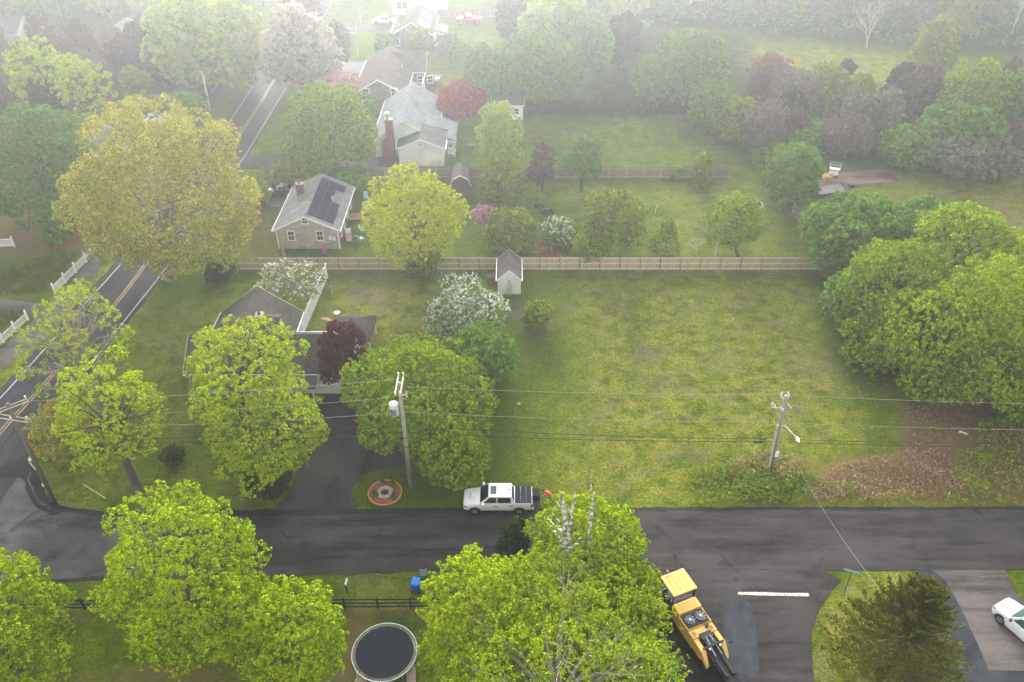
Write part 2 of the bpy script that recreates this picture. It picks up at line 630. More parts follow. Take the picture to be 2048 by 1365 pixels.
    straw2 = mix(vfine, (0.20, 0.155, 0.085), (0.42, 0.33, 0.20))
    straw = mix(noise(0.35, 4, 0.6, 0.5, 0.66), straw, straw2)
    f_dry = math_('MULTIPLY', attr('dry'), math_('ADD', math_('MULTIPLY', med, 0.45), math_('MULTIPLY', noise(0.9, 6, 0.75, 0.40, 0.62), 0.6)), True)
    f_dry = math_('ADD', f_dry, math_('MULTIPLY', noise(1.4, 5, 0.7, 0.58, 0.75), 0.2), True)
    c = mix(f_dry, lawn, straw)
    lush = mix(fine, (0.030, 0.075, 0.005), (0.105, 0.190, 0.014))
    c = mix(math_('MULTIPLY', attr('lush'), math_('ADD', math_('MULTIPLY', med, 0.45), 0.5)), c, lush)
    dirt = mix(fine, (0.16, 0.125, 0.09), (0.34, 0.28, 0.21))
    dirt = mix(vfine, dirt, (0.22, 0.17, 0.12))
    f_d = noise(1.1, 6, 0.7, 0.35, 0.6)
    c = mix(math_('MULTIPLY', attr('dirt'), math_('ADD', math_('MULTIPLY', f_d, 0.75), 0.25), True), c, dirt)
    lit = mix(vfine, (0.085, 0.052, 0.030), (0.42, 0.26, 0.14))
    lit = mix(fine, lit, (0.20, 0.13, 0.075))
    f_l = math_('MULTIPLY', attr('litter'), math_('ADD', math_('MULTIPLY', noise(0.8, 6, 0.7, 0.35, 0.6), 0.45), 0.62), True)
    c = mix(f_l, c, lit)
    wd = mix(fine, (0.030, 0.036, 0.014), (0.075, 0.072, 0.032))
    wd = mix(med, wd, mix(fine, (0.035, 0.055, 0.015), (0.07, 0.09, 0.025)))
    c = mix(attr('woods'), c, wd)
    l.new(c, b.inputs['Base Color'])
    bp = n.new('ShaderNodeBump')
    bp.inputs['Strength'].default_value = 0.9
    bp.inputs['Distance'].default_value = 0.10
    hsum = math_('ADD', fine, math_('MULTIPLY', vfine, 0.5))
    l.new(hsum, bp.inputs['Height'])
    l.new(bp.outputs[0], b.inputs['Normal'])
    me.materials.append(m)
    o = add_obj('ground', me)
    tag(o, kind='structure')
    return o


make_ground()


def asphalt_mat(name, c1, c2, wear=1.0, crack=0.0, streak=(0.12, 1.0, 1.0)):
    m = bpy.data.materials.new(name)
    m.use_nodes = True
    n, l = link_nodes(m)
    b = n['Principled BSDF']
    b.inputs['Roughness'].default_value = 0.72
    b.inputs['Specular IOR Level'].default_value = 0.05
    tc = n.new('ShaderNodeTexCoord')

    def nz(scale, detail, lo, hi, stretch=(1, 1, 1), rough=0.6):
        mp = n.new('ShaderNodeMapping')
        mp.inputs['Scale'].default_value = stretch
        l.new(tc.outputs['Object'], mp.inputs[0])
        z = n.new('ShaderNodeTexNoise')
        z.inputs['Scale'].default_value = scale
        z.inputs['Detail'].default_value = detail
        z.inputs['Roughness'].default_value = rough
        l.new(mp.outputs[0], z.inputs['Vector'])
        r = n.new('ShaderNodeMapRange')
        r.inputs['From Min'].default_value = lo
        r.inputs['From Max'].default_value = hi
        l.new(z.outputs['Fac'], r.inputs[0])
        return r.outputs[0]

    def mix(f, a, bb, mul=1.0):
        x = n.new('ShaderNodeMix')
        x.data_type = 'RGBA'
        if mul != 1.0:
            q = n.new('ShaderNodeMath')
            q.operation = 'MULTIPLY'
            q.inputs[1].default_value = mul
            l.new(f, q.inputs[0])
            f = q.outputs[0]
        l.new(f, x.inputs['Factor'])
        for s, v in (('A', a), ('B', bb)):
            if isinstance(v, tuple):
                x.inputs[s].default_value = (*v, 1)
            else:
                l.new(v, x.inputs[s])
        return x.outputs['Result']
    st = nz(1.1, 5, 0.35, 0.65, streak)
    c = mix(st, c1, c2)
    big = nz(0.22, 5, 0.4, 0.62, tuple(0.4 + 0.6 * q for q in streak), 0.65)
    c = mix(big, c, tuple(x * 2.0 for x in c2), 0.6 * wear)
    dk = nz(0.5, 6, 0.52, 0.66, streak, 0.7)
    c = mix(dk, c, tuple(x * 0.3 for x in c1), 0.8 * wear)
    gr = nz(9, 4, 0.3, 0.7, (1, 1, 1), 0.8)
    c = mix(gr, c, tuple(x * 0.5 for x in c1), 0.5)
    sp = nz(22, 2, 0.5, 0.8)
    c = mix(sp, c, tuple(min(1, x * 2.4) for x in c2), 0.42)
    if crack:
        v = n.new('ShaderNodeTexVoronoi')
        v.feature = 'DISTANCE_TO_EDGE'
        v.inputs['Scale'].default_value = 0.13
        wz = n.new('ShaderNodeTexNoise')
        wz.inputs['Scale'].default_value = 0.6
        wz.inputs['Detail'].default_value = 6
        l.new(tc.outputs['Object'], wz.inputs['Vector'])
        vm = n.new('ShaderNodeVectorMath')
        vm.operation = 'MULTIPLY_ADD'
        l.new(wz.outputs['Color'], vm.inputs[0])
        vm.inputs[1].default_value = (4.5, 4.5, 0)
        l.new(tc.outputs['Object'], vm.inputs[2])
        l.new(vm.outputs[0], v.inputs['Vector'])
        lt = n.new('ShaderNodeMapRange')
        lt.inputs['From Min'].default_value = 0.0
        lt.inputs['From Max'].default_value = 0.016
        lt.inputs['To Min'].default_value = crack
        lt.inputs['To Max'].default_value = 0.0
        l.new(v.outputs['Distance'], lt.inputs[0])
        msk = nz(0.3, 3, 0.42, 0.6)
        q = n.new('ShaderNodeMath')
        q.operation = 'MULTIPLY'
        l.new(lt.outputs[0], q.inputs[0])
        l.new(msk, q.inputs[1])
        c = mix(q.outputs[0], c, (0.012, 0.012, 0.012))
    l.new(c, b.inputs['Base Color'])
    bp = n.new('ShaderNodeBump')
    bp.inputs['Strength'].default_value = 0.35
    bp.inputs['Distance'].default_value = 0.02
    l.new(gr, bp.inputs['Height'])
    l.new(bp.outputs[0], b.inputs['Normal'])
    return m


def smooth_line(pts, n=8, closed=False):
    """Catmull-Rom through the points"""
    pts = [Vector(p) for p in pts]
    out = []
    m = len(pts)
    rng = range(m) if closed else range(m - 1)
    for i in rng:
        p0 = pts[(i - 1) % m] if closed or i > 0 else pts[0]
        p1 = pts[i]
        p2 = pts[(i + 1) % m]
        p3 = pts[(i + 2) % m] if closed or i + 2 < m else pts[-1]
        for k in range(n):
            t = k / n
            out.append(0.5 * ((2 * p1) + (-p0 + p2) * t + (2 * p0 - 5 * p1 + 4 * p2 - p3) * t * t + (-p0 + 3 * p1 - 3 * p2 + p3) * t ** 3))
    if not closed:
        out.append(pts[-1])
    return out


def sheet(name, pts, z, material, wob=0.0, step=0.5, seed=1, smooth=True, kind='structure', apron=True):
    """a flat slab with an uneven outline, its top z above the ground"""
    w = [P(x, y, 0) for x, y in pts]
    if smooth:
        w = smooth_line(w, 6, True)
    rnd = random.Random(seed)
    out = []
    for i, a in enumerate(w):
        b = w[(i + 1) % len(w)]
        k = max(1, int((b - a).length / step))
        if (b - a).length > 60:
            k = max(1, int((b - a).length / 2))
        for j in range(k):
            q = a.lerp(b, j / k)
            t = (b - a).normalized() if (b - a).length > 1e-6 else Vector((1, 0, 0))
            nn = Vector((-t.y, t.x, 0))
            s = math.sin(q.x * 2.1 + seed) * 0.4 + math.sin(q.y * 3.3 + q.x * 1.7) * 0.4 + rnd.uniform(-0.6, 0.6)
            out.append(q + nn * s * wob)
    bm = bmesh.new()
    vs = [bm.verts.new((p.x, p.y, z)) for p in out]
    f = bm.faces.new(vs)
    bm.normal_update()
    if f.normal.z < 0:
        f.normal_flip()
    lo = [bm.verts.new((p.x, p.y, -0.02)) for p in out]
    nn = len(vs)
    for i in range(nn):
        bm.faces.new((vs[i], vs[(i + 1) % nn], lo[(i + 1) % nn], lo[i]))
    bmesh.ops.triangulate(bm, faces=[f])
    me = bpy.data.meshes.new(name)
    bm.to_mesh(me)
    bm.free()
    me.materials.append(material)
    o = add_obj(name, me)
    if kind:
        tag(o, kind=kind)
    return o


M_side = asphalt_mat('side_street_asphalt', (0.018, 0.017, 0.016), (0.058, 0.052, 0.051), 1.0, 0.9)
M_main = asphalt_mat('main_road_asphalt', (0.020, 0.021, 0.023), (0.053, 0.053, 0.056), 0.6, 0.0, (0.7, 0.3, 1))
M_old = asphalt_mat('junction_asphalt', (0.033, 0.031, 0.030), (0.098, 0.092, 0.088), 1.0, 1.0, (0.5, 0.7, 1))
M_drive = asphalt_mat('driveway_asphalt', (0.022, 0.021, 0.020), (0.058, 0.055, 0.052), 1.0, 0.0, (0.8, 0.4, 1))
M_seal = asphalt_mat('sealed_asphalt', (0.023, 0.025, 0.031), (0.055, 0.060, 0.068), 0.5, 0.0, (1, 1, 1))
M_path = asphalt_mat('path_asphalt', (0.058, 0.052, 0.046), (0.123, 0.108, 0.099), 1.0, 0.0)
M_white = mat('white_road_paint', (0.60, 0.59, 0.56), (0.34, 0.33, 0.31), 5, 0.8, contrast=1.6, detail=8, spec=0.05)
M_yellow = mat('yellow_road_paint', (0.50, 0.33, 0.07), (0.34, 0.24, 0.08), 4, 0.6)

# main road: left and right white line in the photo
MAIN_L = [(-420, 1180), (-200, 985), (0, 798), (60, 732), (179, 599), (267, 500), (340, 406), (425, 295), (472, 225), (520, 152), (561, 90), (600, 28), (640, -40), (672, -100)]
MAIN_R = [(-120, 1180), (30, 945), (122, 812), (224, 675), (346, 519), (408, 432), (465, 349), (500, 296), (551, 211), (577, 167), (612, 105), (648, 35), (684, -40), (712, -100)]
MAIN_C = [(-280, 1180), (-90, 975), (0, 866), (80, 779), (228, 612), (330, 477), (436, 333), (500, 239), (538, 178), (586, 95), (622, 30), (662, -40), (692, -100)]


def strip(name, line, off, width, z, material, parent=None, dash=None):
    pts = smooth_line([P(x, y) for x, y in line], 8)
    mb = MB()
    L, R = [], []
    for i, p in enumerate(pts):
        d = (pts[min(i + 1, len(pts) - 1)] - pts[max(i - 1, 0)]).normalized()
        nn = Vector((d.y, -d.x, 0))
        a = p + nn * (off - width / 2)
        b = p + nn * (off + width / 2)
        L.append((a.x, a.y, z))
        R.append((b.x, b.y, z))
    for i in range(len(L) - 1):
        mb.poly([L[i], R[i], R[i + 1], L[i + 1]])
    return mb.build(name, material, parent)


def road_between(name, la, ra, ea, eb, z, material):
    A = smooth_line([P(x, y) for x, y in la], 8)
    B = smooth_line([P(x, y) for x, y in ra], 8)
    out_a, out_b = [], []
    for src, dst, e in ((A, out_a, -ea), (B, out_b, eb)):
        for i, p in enumerate(src):
            d = (src[min(i + 1, len(src) - 1)] - src[max(i - 1, 0)]).normalized()
            nn = Vector((d.y, -d.x, 0))
            w = 0.10 * math.sin(i * 1.7) + 0.06 * math.sin(i * 3.1)
            dst.append(p + nn * (e + w * (0.6 if e > 0 else -0.6)))
    N = 140

    def res(a):
        L = [0]
        for i in range(1, len(a)):
            L.append(L[-1] + (a[i] - a[i - 1]).length)
        r = []
        for k in range(N):
            t = L[-1] * k / (N - 1)
            j = 0
            while j < len(L) - 2 and L[j + 1] < t:
                j += 1
            r.append(a[j].lerp(a[j + 1], (t - L[j]) / max(L[j + 1] - L[j], 1e-6)))
        return r
    a, b = res(out_a), res(out_b)
    mb = MB()
    for i in range(N - 1):
        mb.poly([(a[i].x, a[i].y, z), (b[i].x, b[i].y, z), (b[i + 1].x, b[i + 1].y, z), (a[i + 1].x, a[i + 1].y, z)])
    o = mb.build(name, material)
    tag(o, kind='structure')
    return o


road_between('main_road', MAIN_L, MAIN_R, 0.9, 0.5, 0.034, M_main)
for ln, off in ((MAIN_L, 0.0), (MAIN_R, 0.0)):
    o = strip('edge_line', ln[2:] if ln is MAIN_L else ln[2:], off, 0.12, 0.040, M_white)
    tag(o, kind='structure')
for off in (-0.16, 0.16):
    tag(strip('centre_line', MAIN_C[1:], off, 0.10, 0.040, M_yellow), kind='structure')

sheet('side_street', [(-40, 1120), (30, 1060), (110, 1024), (300, 1026), (560, 1022), (700, 1020), (930, 1018), (1200, 1018), (1500, 1017), (2048, 1016), (2900, 1016), (2900, 1142), (2048, 1141), (1700, 1141), (1340, 1141), (1000, 1141), (860, 1142), (690, 1150), (440, 1155), (300, 1158), (80, 1165), (-40, 1180)], 0.026, M_side, 0.07, 0.6, 3, False)
sheet('junction', [(-700, 1210), (-400, 1165), (-60, 835), (66, 838), (64, 905), (72, 950), (84, 985), (120, 1014), (190, 1026), (260, 1028), (330, 1090), (270, 1150), (100, 1160), (-200, 1180)], 0.030, M_old, 0.08, 0.5, 4, False)
sheet('cross_street', [(1325, 1138), (1640, 1138), (1668, 1150), (1680, 1162), (1655, 1192), (1634, 1225), (1622, 1265), (1624, 1320), (1632, 1400), (1650, 1600), (1290, 1600), (1300, 1365), (1310, 1200)], 0.030, M_side, 0.05, 0.5, 5, False)
sheet('stop_line', [(1475, 1184.5), (1617, 1187.5), (1619, 1194), (1476, 1190.5)], 0.036, M_white, 0.022, 0.12, 6, False)
sheet('asphalt_patch', [(1449, 1225), (1456, 1204), (1476, 1197), (1496, 1203), (1507, 1225), (1514, 1280), (1519, 1335), (1505, 1362), (1478, 1362), (1463, 1340), (1452, 1280)], 0.034, M_seal, 0.03, 0.4, 7, True)
sheet('driveway', [(555, 1024), (578, 985), (600, 930), (628, 850), (640, 800), (650, 775), (722, 775), (736, 820), (780, 850), (830, 885), (850, 905), (800, 930), (752, 940), (722, 955), (705, 985), (704, 1024)], 0.022, M_drive, 0.08, 0.4, 8, True)
sheet('driveway', [(1838, 1139), (1905, 1139), (1948, 1215), (1975, 1290), (2010, 1345), (2300, 1345), (2400, 1600), (1800, 1600), (1790, 1340), (1800, 1200)], 0.022, M_seal, 0.04, 0.4, 9, False)
sheet('parking_apron', [(1862, 1139), (2010, 1139), (2018, 1160), (2038, 1195), (2100, 1235), (2300, 1260), (2300, 1342), (1977, 1342), (1960, 1300), (1920, 1215), (1893, 1165)], 0.027, M_path, 0.03, 0.4, 10, False)
sheet('driveway', [(470, 309), (640, 309), (830, 300), (830, 335), (640, 338), (462, 338)], 0.022, M_drive, 0.1, 0.5, 11, False)
sheet('driveway', [(462, 378), (600, 392), (600, 415), (440, 412)], 0.022, M_path, 0.1, 0.5, 12, False)
sheet('driveway', [(640, 122), (740, 124), (740, 146), (625, 150)], 0.022, M_path, 0.1, 0.5, 13, False)
sheet('driveway', [(620, 54), (800, 46), (800, 60), (610, 66)], 0.022, M_drive, 0.1, 0.5, 14, False)
sheet('driveway', [(-300, 600), (0, 598), (70, 606), (118, 618), (88, 640), (30, 628), (-300, 622)], 0.022, M_path, 0.1, 0.5, 15, False)
sheet('footpath', [(-200, 905), (0, 745), (90, 668), (150, 600), (196, 545), (200, 520), (188, 512), (160, 540), (128, 575), (60, 650), (0, 700), (-200, 850)], 0.018, M_path, 0.1, 0.5, 16, False)
M_slab = mat('weathered_concrete', (0.085, 0.060, 0.050), (0.26, 0.19, 0.14), 0.35, 0.9, contrast=2, detail=9, spec=0.02, stretch=(0.5, 2, 1))
sheet('concrete_pad', [(1640, 347), (1700, 341), (1778, 338), (1802, 366), (1742, 371), (1690, 375), (1640, 390), (1600, 398), (1590, 368)], 0.03, M_slab, 0.1, 0.5, 17, False)

M_tar = mat('tar', (0.012, 0.012, 0.012), (0.028, 0.027, 0.026), 2, 0.6)
M_wet = asphalt_mat('damp_asphalt', (0.018, 0.017, 0.016), (0.034, 0.032, 0.030), 0.6, 0.0)
sheet('tar_seam', [(1200, 1137), (1400, 1136), (1500, 1138.5), (1640, 1139), (1850, 1138), (2048, 1137), (2300, 1137), (2300, 1139.5), (2048, 1140), (1850, 1141), (1640, 1142), (1500, 1141), (1400, 1139), (1200, 1139.5)], 0.038, M_tar, 0.035, 0.25, 21, False)
sheet('damp_edge', [(62, 925), (60, 960), (76, 1000), (112, 1022), (190, 1033), (330, 1036), (560, 1031), (930, 1026), (1200, 1022), (1500, 1021), (2300, 1019), (2300, 1014), (1200, 1016), (930, 1016), (560, 1020), (300, 1024), (190, 1024), (120, 1012), (90, 985), (78, 950), (70, 905)], 0.042, M_wet, 0.10, 0.4, 22, False)
sheet('damp_patch', [(20, 925), (64, 918), (58, 960), (76, 1004), (120, 1026), (96, 1030), (56, 996), (48, 962), (10, 955), (-60, 985), (-60, 965)], 0.046, M_wet, 0.12, 0.3, 23, True)
for k, pts in enumerate(([(20, 1060), (60, 1030), (110, 1000), (112, 1003), (64, 1033), (24, 1064)], [(80, 1110), (110, 1098), (135, 1095), (137, 1098), (112, 1101), (84, 1114)], [(170, 1150), (200, 1140), (222, 1124), (226, 1126), (204, 1143), (172, 1153)],
                         [(840, 1143), (1000, 1139), (1100, 1140), (1100, 1142), (1000, 1141.5), (842, 1146)], [(1450, 1180), (1446, 1225), (1452, 1290), (1464, 1345), (1461, 1346), (1449, 1290), (1443, 1225), (1447, 1180)])):
    sheet('tar_seam', pts, 0.040, M_tar, 0.03, 0.2, 30 + k, False)
# ------------------------------------------------------------------ vegetation
LM = {
    'maple': leaf_mat('maple_leaf', (0.065, 0.120, 0.004), (0.450, 0.610, 0.012), (0.36, 0.43, 0.010)),
    'maple_deep': leaf_mat('maple_leaf_deep', (0.055, 0.110, 0.005), (0.340, 0.490, 0.014), (0.32, 0.39, 0.012)),
    'maple_lime': leaf_mat('maple_leaf_lime', (0.140, 0.220, 0.006), (0.520, 0.660, 0.016), (0.50, 0.52, 0.012)),
    'yellow': leaf_mat('yellow_maple_leaf', (0.25, 0.28, 0.008), (0.64, 0.66, 0.022), (0.38, 0.44, 0.015)),
    'ochre': leaf_mat('oak_catkin', (0.16, 0.15, 0.025), (0.68, 0.620, 0.100), (0.38, 0.42, 0.05)),
    'budding': leaf_mat('budding_leaf', (0.085, 0.150, 0.008), (0.330, 0.460, 0.018), (0.30, 0.33, 0.016)),
    'green': leaf_mat('green_leaf', (0.057, 0.136, 0.012), (0.196, 0.370, 0.034), (0.189, 0.290, 0.034)),
    'pale': leaf_mat('pale_green_leaf', (0.175, 0.250, 0.035), (0.437, 0.562, 0.083), (0.406, 0.437, 0.068)),
    'olive': leaf_mat('olive_leaf', (0.085, 0.125, 0.010), (0.310, 0.390, 0.030), (0.31, 0.32, 0.02)),
    'dark': leaf_mat('dark_evergreen_leaf', (0.016, 0.034, 0.010), (0.050, 0.080, 0.020), None, 0.15),
    'juniper': leaf_mat('juniper_leaf', (0.022, 0.034, 0.008), (0.185, 0.195, 0.022), (0.12, 0.10, 0.02), 0.1),
    'red': leaf_mat('red_maple_leaf', (0.190, 0.025, 0.020), (0.507, 0.094, 0.065), None),
    'maroon': leaf_mat('maroon_maple_leaf', (0.040, 0.009, 0.007), (0.138, 0.037, 0.023), None),
    'plum': leaf_mat('plum_leaf', (0.085, 0.050, 0.040), (0.17, 0.11, 0.085), None),
    'white': leaf_mat('white_blossom', (0.62, 0.60, 0.54), (0.88, 0.87, 0.83), None, 0.3),
    'cream': leaf_mat('cream_blossom', (0.36, 0.33, 0.24), (0.58, 0.52, 0.40), (0.34, 0.33, 0.2), 0.3),
    'pink': leaf_mat('pink_blossom', (0.42, 0.24, 0.22), (0.66, 0.42, 0.38), None, 0.3),
    'magenta': leaf_mat('redbud_blossom', (0.38, 0.14, 0.27), (0.60, 0.28, 0.45), None, 0.3),
    'twig': leaf_mat('twig_buds', (0.12, 0.105, 0.085), (0.22, 0.185, 0.15), (0.20, 0.13, 0.10), 0.2),
    'russet': leaf_mat('russet_leaf', (0.17, 0.075, 0.045), (0.33, 0.16, 0.10), (0.22, 0.16, 0.06), 0.3),
    'sage': leaf_mat('sage_leaf', (0.13, 0.15, 0.075), (0.25, 0.27, 0.155), None, 0.3),
    'bramble': leaf_mat('bramble_cane', (0.13, 0.080, 0.055), (0.60, 0.42, 0.27), (0.24, 0.20, 0.07), 0.2),
    'hedge': leaf_mat('hedge_leaf', (0.030, 0.045, 0.010), (0.075, 0.095, 0.022), None, 0.15),
}
M_bark = mat('grey_bark', (0.20, 0.17, 0.135), (0.36, 0.33, 0.275), 3, 0.95, bump=0.6, stretch=(2, 2, 0.6))
M_bark_dark = mat('dark_bark', (0.075, 0.062, 0.050), (0.15, 0.125, 0.10), 3, 0.95, bump=0.6, stretch=(2, 2, 0.6))
M_bark_pale = mat('pale_bark', (0.40, 0.37, 0.31), (0.60, 0.57, 0.50), 3, 0.9)
M_lichen = mat('lichen_bark', (0.20, 0.15, 0.12), (0.66, 0.68, 0.60), 3.2, 0.95, bump=0.6, detail=8, contrast=2.6)

# leaf material, extra blossom material and share, lobes, lobe radius share, tuft spacing, leaves per tuft, leaf size, keep, bark, twig length
STY = {
    'maple': dict(leaf='maple', lobes=130, lr=0.145, gap=0.38, nl=11, ls=0.175, keep=0.9, bark=1, wob=1.35, inner=1.0),
    'maple_deep': dict(leaf='maple_deep', lobes=140, lr=0.14, gap=0.39, nl=11, ls=0.185, keep=0.9, bark=1, wob=1.35, inner=1.0),
    'maple_lime': dict(leaf='maple_lime', lobes=95, lr=0.14, gap=0.38, nl=8, ls=0.2, keep=0.74, bark=1, flat=1.0, inner=0.25, wob=1.7, limbs=1),
    'open_maple': dict(leaf='maple_lime', lobes=46, lr=0.15, gap=0.42, nl=8, ls=0.2, keep=0.6, bark=0, flat=1.0, limbs=2, inner=0.1, wob=1.8),
    'yellow': dict(leaf='yellow', lobes=110, lr=0.15, gap=0.38, nl=9, ls=0.18, keep=0.78, bark=1, wob=1.3, flat=0.5, inner=0.6),
    'ochre': dict(leaf='ochre', lobes=150, lr=0.13, gap=0.33, nl=7, ls=0.19, keep=0.85, bark=0, limbs=1, wob=1.3, inner=0.9),
    'budding': dict(leaf='budding', lobes=90, lr=0.18, gap=0.36, nl=7, ls=0.14, keep=0.75, bark=2, limbs=2),
    'green': dict(leaf='green', lobes=130, lr=0.145, gap=0.46, nl=10, ls=0.25, keep=0.9, bark=1, wob=1.4),
    'pale': dict(leaf='pale', lobes=90, lr=0.16, gap=0.38, nl=6, ls=0.30, keep=0.88, bark=1),
    'olive': dict(leaf='olive', lobes=90, lr=0.16, gap=0.36, nl=6, ls=0.26, keep=0.9, bark=1),
    'dark': dict(leaf='dark', lobes=30, lr=0.30, gap=0.36, nl=6, ls=0.30, keep=0.95, bark=1),
    'hedge': dict(leaf='hedge', lobes=24, lr=0.34, gap=0.22, nl=6, ls=0.16, keep=0.98, bark=1),
    'red': dict(leaf='red', lobes=34, lr=0.26, gap=0.30, nl=6, ls=0.24, keep=0.92, bark=1, flat=0.6),
    'maroon': dict(leaf='maroon', lobes=36, lr=0.26, gap=0.26, nl=6, ls=0.22, keep=0.92, bark=1, flat=0.6),
    'plum': dict(leaf='plum', lobes=30, lr=0.27, gap=0.34, nl=5, ls=0.20, keep=0.9, bark=1),
    'crab': dict(leaf='green', lobes=46, lr=0.24, gap=0.26, nl=7, ls=0.16, keep=0.92, bark=1, bloom='white', share=0.62, bls=0.11),
    'dogwood': dict(leaf='olive', lobes=34, lr=0.22, gap=0.26, nl=5, ls=0.15, keep=0.62, bark=0, flat=0.5, bloom='white', share=0.62, bls=0.13, limbs=2, wob=1.5, inner=0.2),
    'spirea': dict(leaf='green', lobes=22, lr=0.30, gap=0.28, nl=5, ls=0.18, keep=0.9, bark=1, bloom='white', share=0.42, bls=0.18),
    'cream': dict(leaf='cream', lobes=46, lr=0.23, gap=0.36, nl=5, ls=0.25, keep=0.75, bark=1, limbs=2),
    'pink': dict(leaf='pink', lobes=34, lr=0.26, gap=0.34, nl=5, ls=0.24, keep=0.85, bark=1, limbs=1),
    'redbud': dict(leaf='magenta', lobes=24, lr=0.22, gap=0.34, nl=4, ls=0.18, keep=0.6, bark=1, limbs=2),
    'twig': dict(leaf='twig', lobes=36, lr=0.26, gap=0.40, nl=5, ls=0.22, keep=0.75, bark=0, limbs=2),
    'russet': dict(leaf='russet', lobes=34, lr=0.26, gap=0.36, nl=5, ls=0.24, keep=0.85, bark=1, limbs=1),
    'sage': dict(leaf='sage', lobes=34, lr=0.26, gap=0.36, nl=6, ls=0.25, keep=0.85, bark=1, limbs=1),
    'birch': dict(leaf='pale', lobes=44, lr=0.20, gap=0.32, nl=6, ls=0.22, keep=0.9, bark=3, weep=1),
    'cone': dict(leaf='maple_deep', lobes=40, lr=0.24, gap=0.28, nl=6, ls=0.24, keep=0.95, bark=1, cone=1),
    'juniper': dict(leaf='juniper', lobes=62, lr=0.20, gap=0.24, nl=7, ls=0.34, keep=0.95, bark=1, cone=1, spray=1),
    'bare': dict(bare=1, bark=0),
    'bare_pale': dict(bare=1, bark=3),
}
BARKS = [M_bark, M_bark_dark, M_bark, M_bark_pale]


def lobe_set(rng, st, R, Rz):
    n = st.get('lobes', 30)
    lr = st['lr'] * R
    cs, rs = [], []
    i = 0
    golden = math.pi * (3 - math.sqrt(5))
    for k in range(n):
        z = 1 - 1.72 * (k + 0.5) / n
        z += rng.uniform(-0.07, 0.07)
        z = max(-0.8, min(1, z))
        a = k * golden + rng.uniform(-0.3, 0.3)
        q = math.sqrt(max(0, 1 - z * z))
        if st.get('cone'):
            h = (z + 0.8) / 1.8                      # 0 bottom .. 1 top
            q = (1 - h) ** 0.75 * 1.0 + 0.06
            pos = np.array([q * math.cos(a) * R * 0.78, q * math.sin(a) * R * 0.78, (h * 2 - 1) * Rz * 0.88])
            r = lr * (0.55 + 0.6 * (1 - h)) * rng.uniform(0.8, 1.2)
        else:
            rr = rng.uniform(0.62, 0.90)
            pos = np.array([q * math.cos(a) * (R - lr * 0.8) * rr / 0.78, q * math.sin(a) * (R - lr * 0.8) * rr / 0.78, z * (Rz - lr * 0.5) * rr / 0.78])
            r = lr * rng.uniform(0.72, 1.28)
        cs.append(pos)
        rs.append(r)
    return np.array(cs), np.array(rs)


def crown_arrays(seed, st, R, Rz, fine=1.0, wob=1.0):
    rng = np.random.default_rng(seed)
    cs, rs = lobe_set(rng, st, R, Rz)
    # uneven outline: whole sectors of the crown stand out or draw back
    if not st.get('cone'):
        ax_ = unit(rng.normal(size=(7, 3)))
        am_ = rng.uniform(-0.24, 0.18, 7) * wob * st.get('wob', 1.0)
        dd_ = unit(cs)
        cs = cs * (1 + np.sum(am_ * np.clip(dd_ @ ax_.T, 0, 1) ** 3, 1))[:, None]
        h_ = np.linalg.norm(cs[:, :2], axis=1)
        e_ = np.percentile(h_ + rs, 86)
        cs[:, :2] *= max(0.7, min(1.25, (R - rs.mean()) / max(e_ - rs.mean(), 0.1)))
        e_ = np.percentile(np.abs(cs[:, 2]) + rs, 96)
        cs[:, 2] *= max(0.7, min(1.2, (Rz - rs.mean()) / max(e_ - rs.mean(), 0.1)))
    sq = 1.0 - 0.45 * st.get('flat', 0)
    gap = st['gap'] * fine
    P_, N_ = [], []
    for i, (c, r) in enumerate(zip(cs, rs)):
        m = max(6, int(4 * math.pi * r * r / (gap * gap)))
        d = unit(rng.normal(size=(m, 3)))
        rad = r * (1 + rng.normal(size=(m, 1)) * 0.13)
        if st.get('spray'):
            # long sprays that reach out and a little up
            rad = r * (0.45 + 1.15 * rng.random((m, 1)) ** 0.8)
        p = c + d * rad * np.array([1, 1, sq])
        out = unit(p / np.array([R, R, Rz]))
        keep = (np.sum(d * out, 1) > -0.35) & (rng.random(m) < st['keep'])
        keep &= (d[:, 2] > -0.55) | (rng.random(m) < 0.35)
        for j in range(len(cs)):
            if j != i:
                dj = (p - cs[j]) / np.array([1, 1, sq])
                keep &= (np.sum(dj * dj, 1) > (rs[j] * 0.74) ** 2)
        P_.append(p[keep])
        N_.append(d[keep])
    # a thin inner layer closes most of the see-through holes
    mi = int(4 * math.pi * (R * 0.62) ** 2 / (gap * gap) * 0.9 * st['keep'] ** 3 * st.get('inner', 1.0))
    d = unit(rng.normal(size=(mi, 3)))
    pin = d * np.array([R, R, Rz]) * (0.50 + 0.22 * rng.random((mi, 1)))
    if not st.get('cone'):
        P_.append(pin)
        N_.append(d)
    p = np.concatenate(P_)
    nrm = np.concatenate(N_)
    if st.get('weep'):
        k = rng.random(len(p)) < 0.7
        q = p[k].copy()
        q[:, 2] -= rng.random(len(q)) * R * 0.35
        p = np.concatenate([p, q])
        nrm = np.concatenate([nrm, nrm[k]])
    return p, nrm, cs, rs, rng


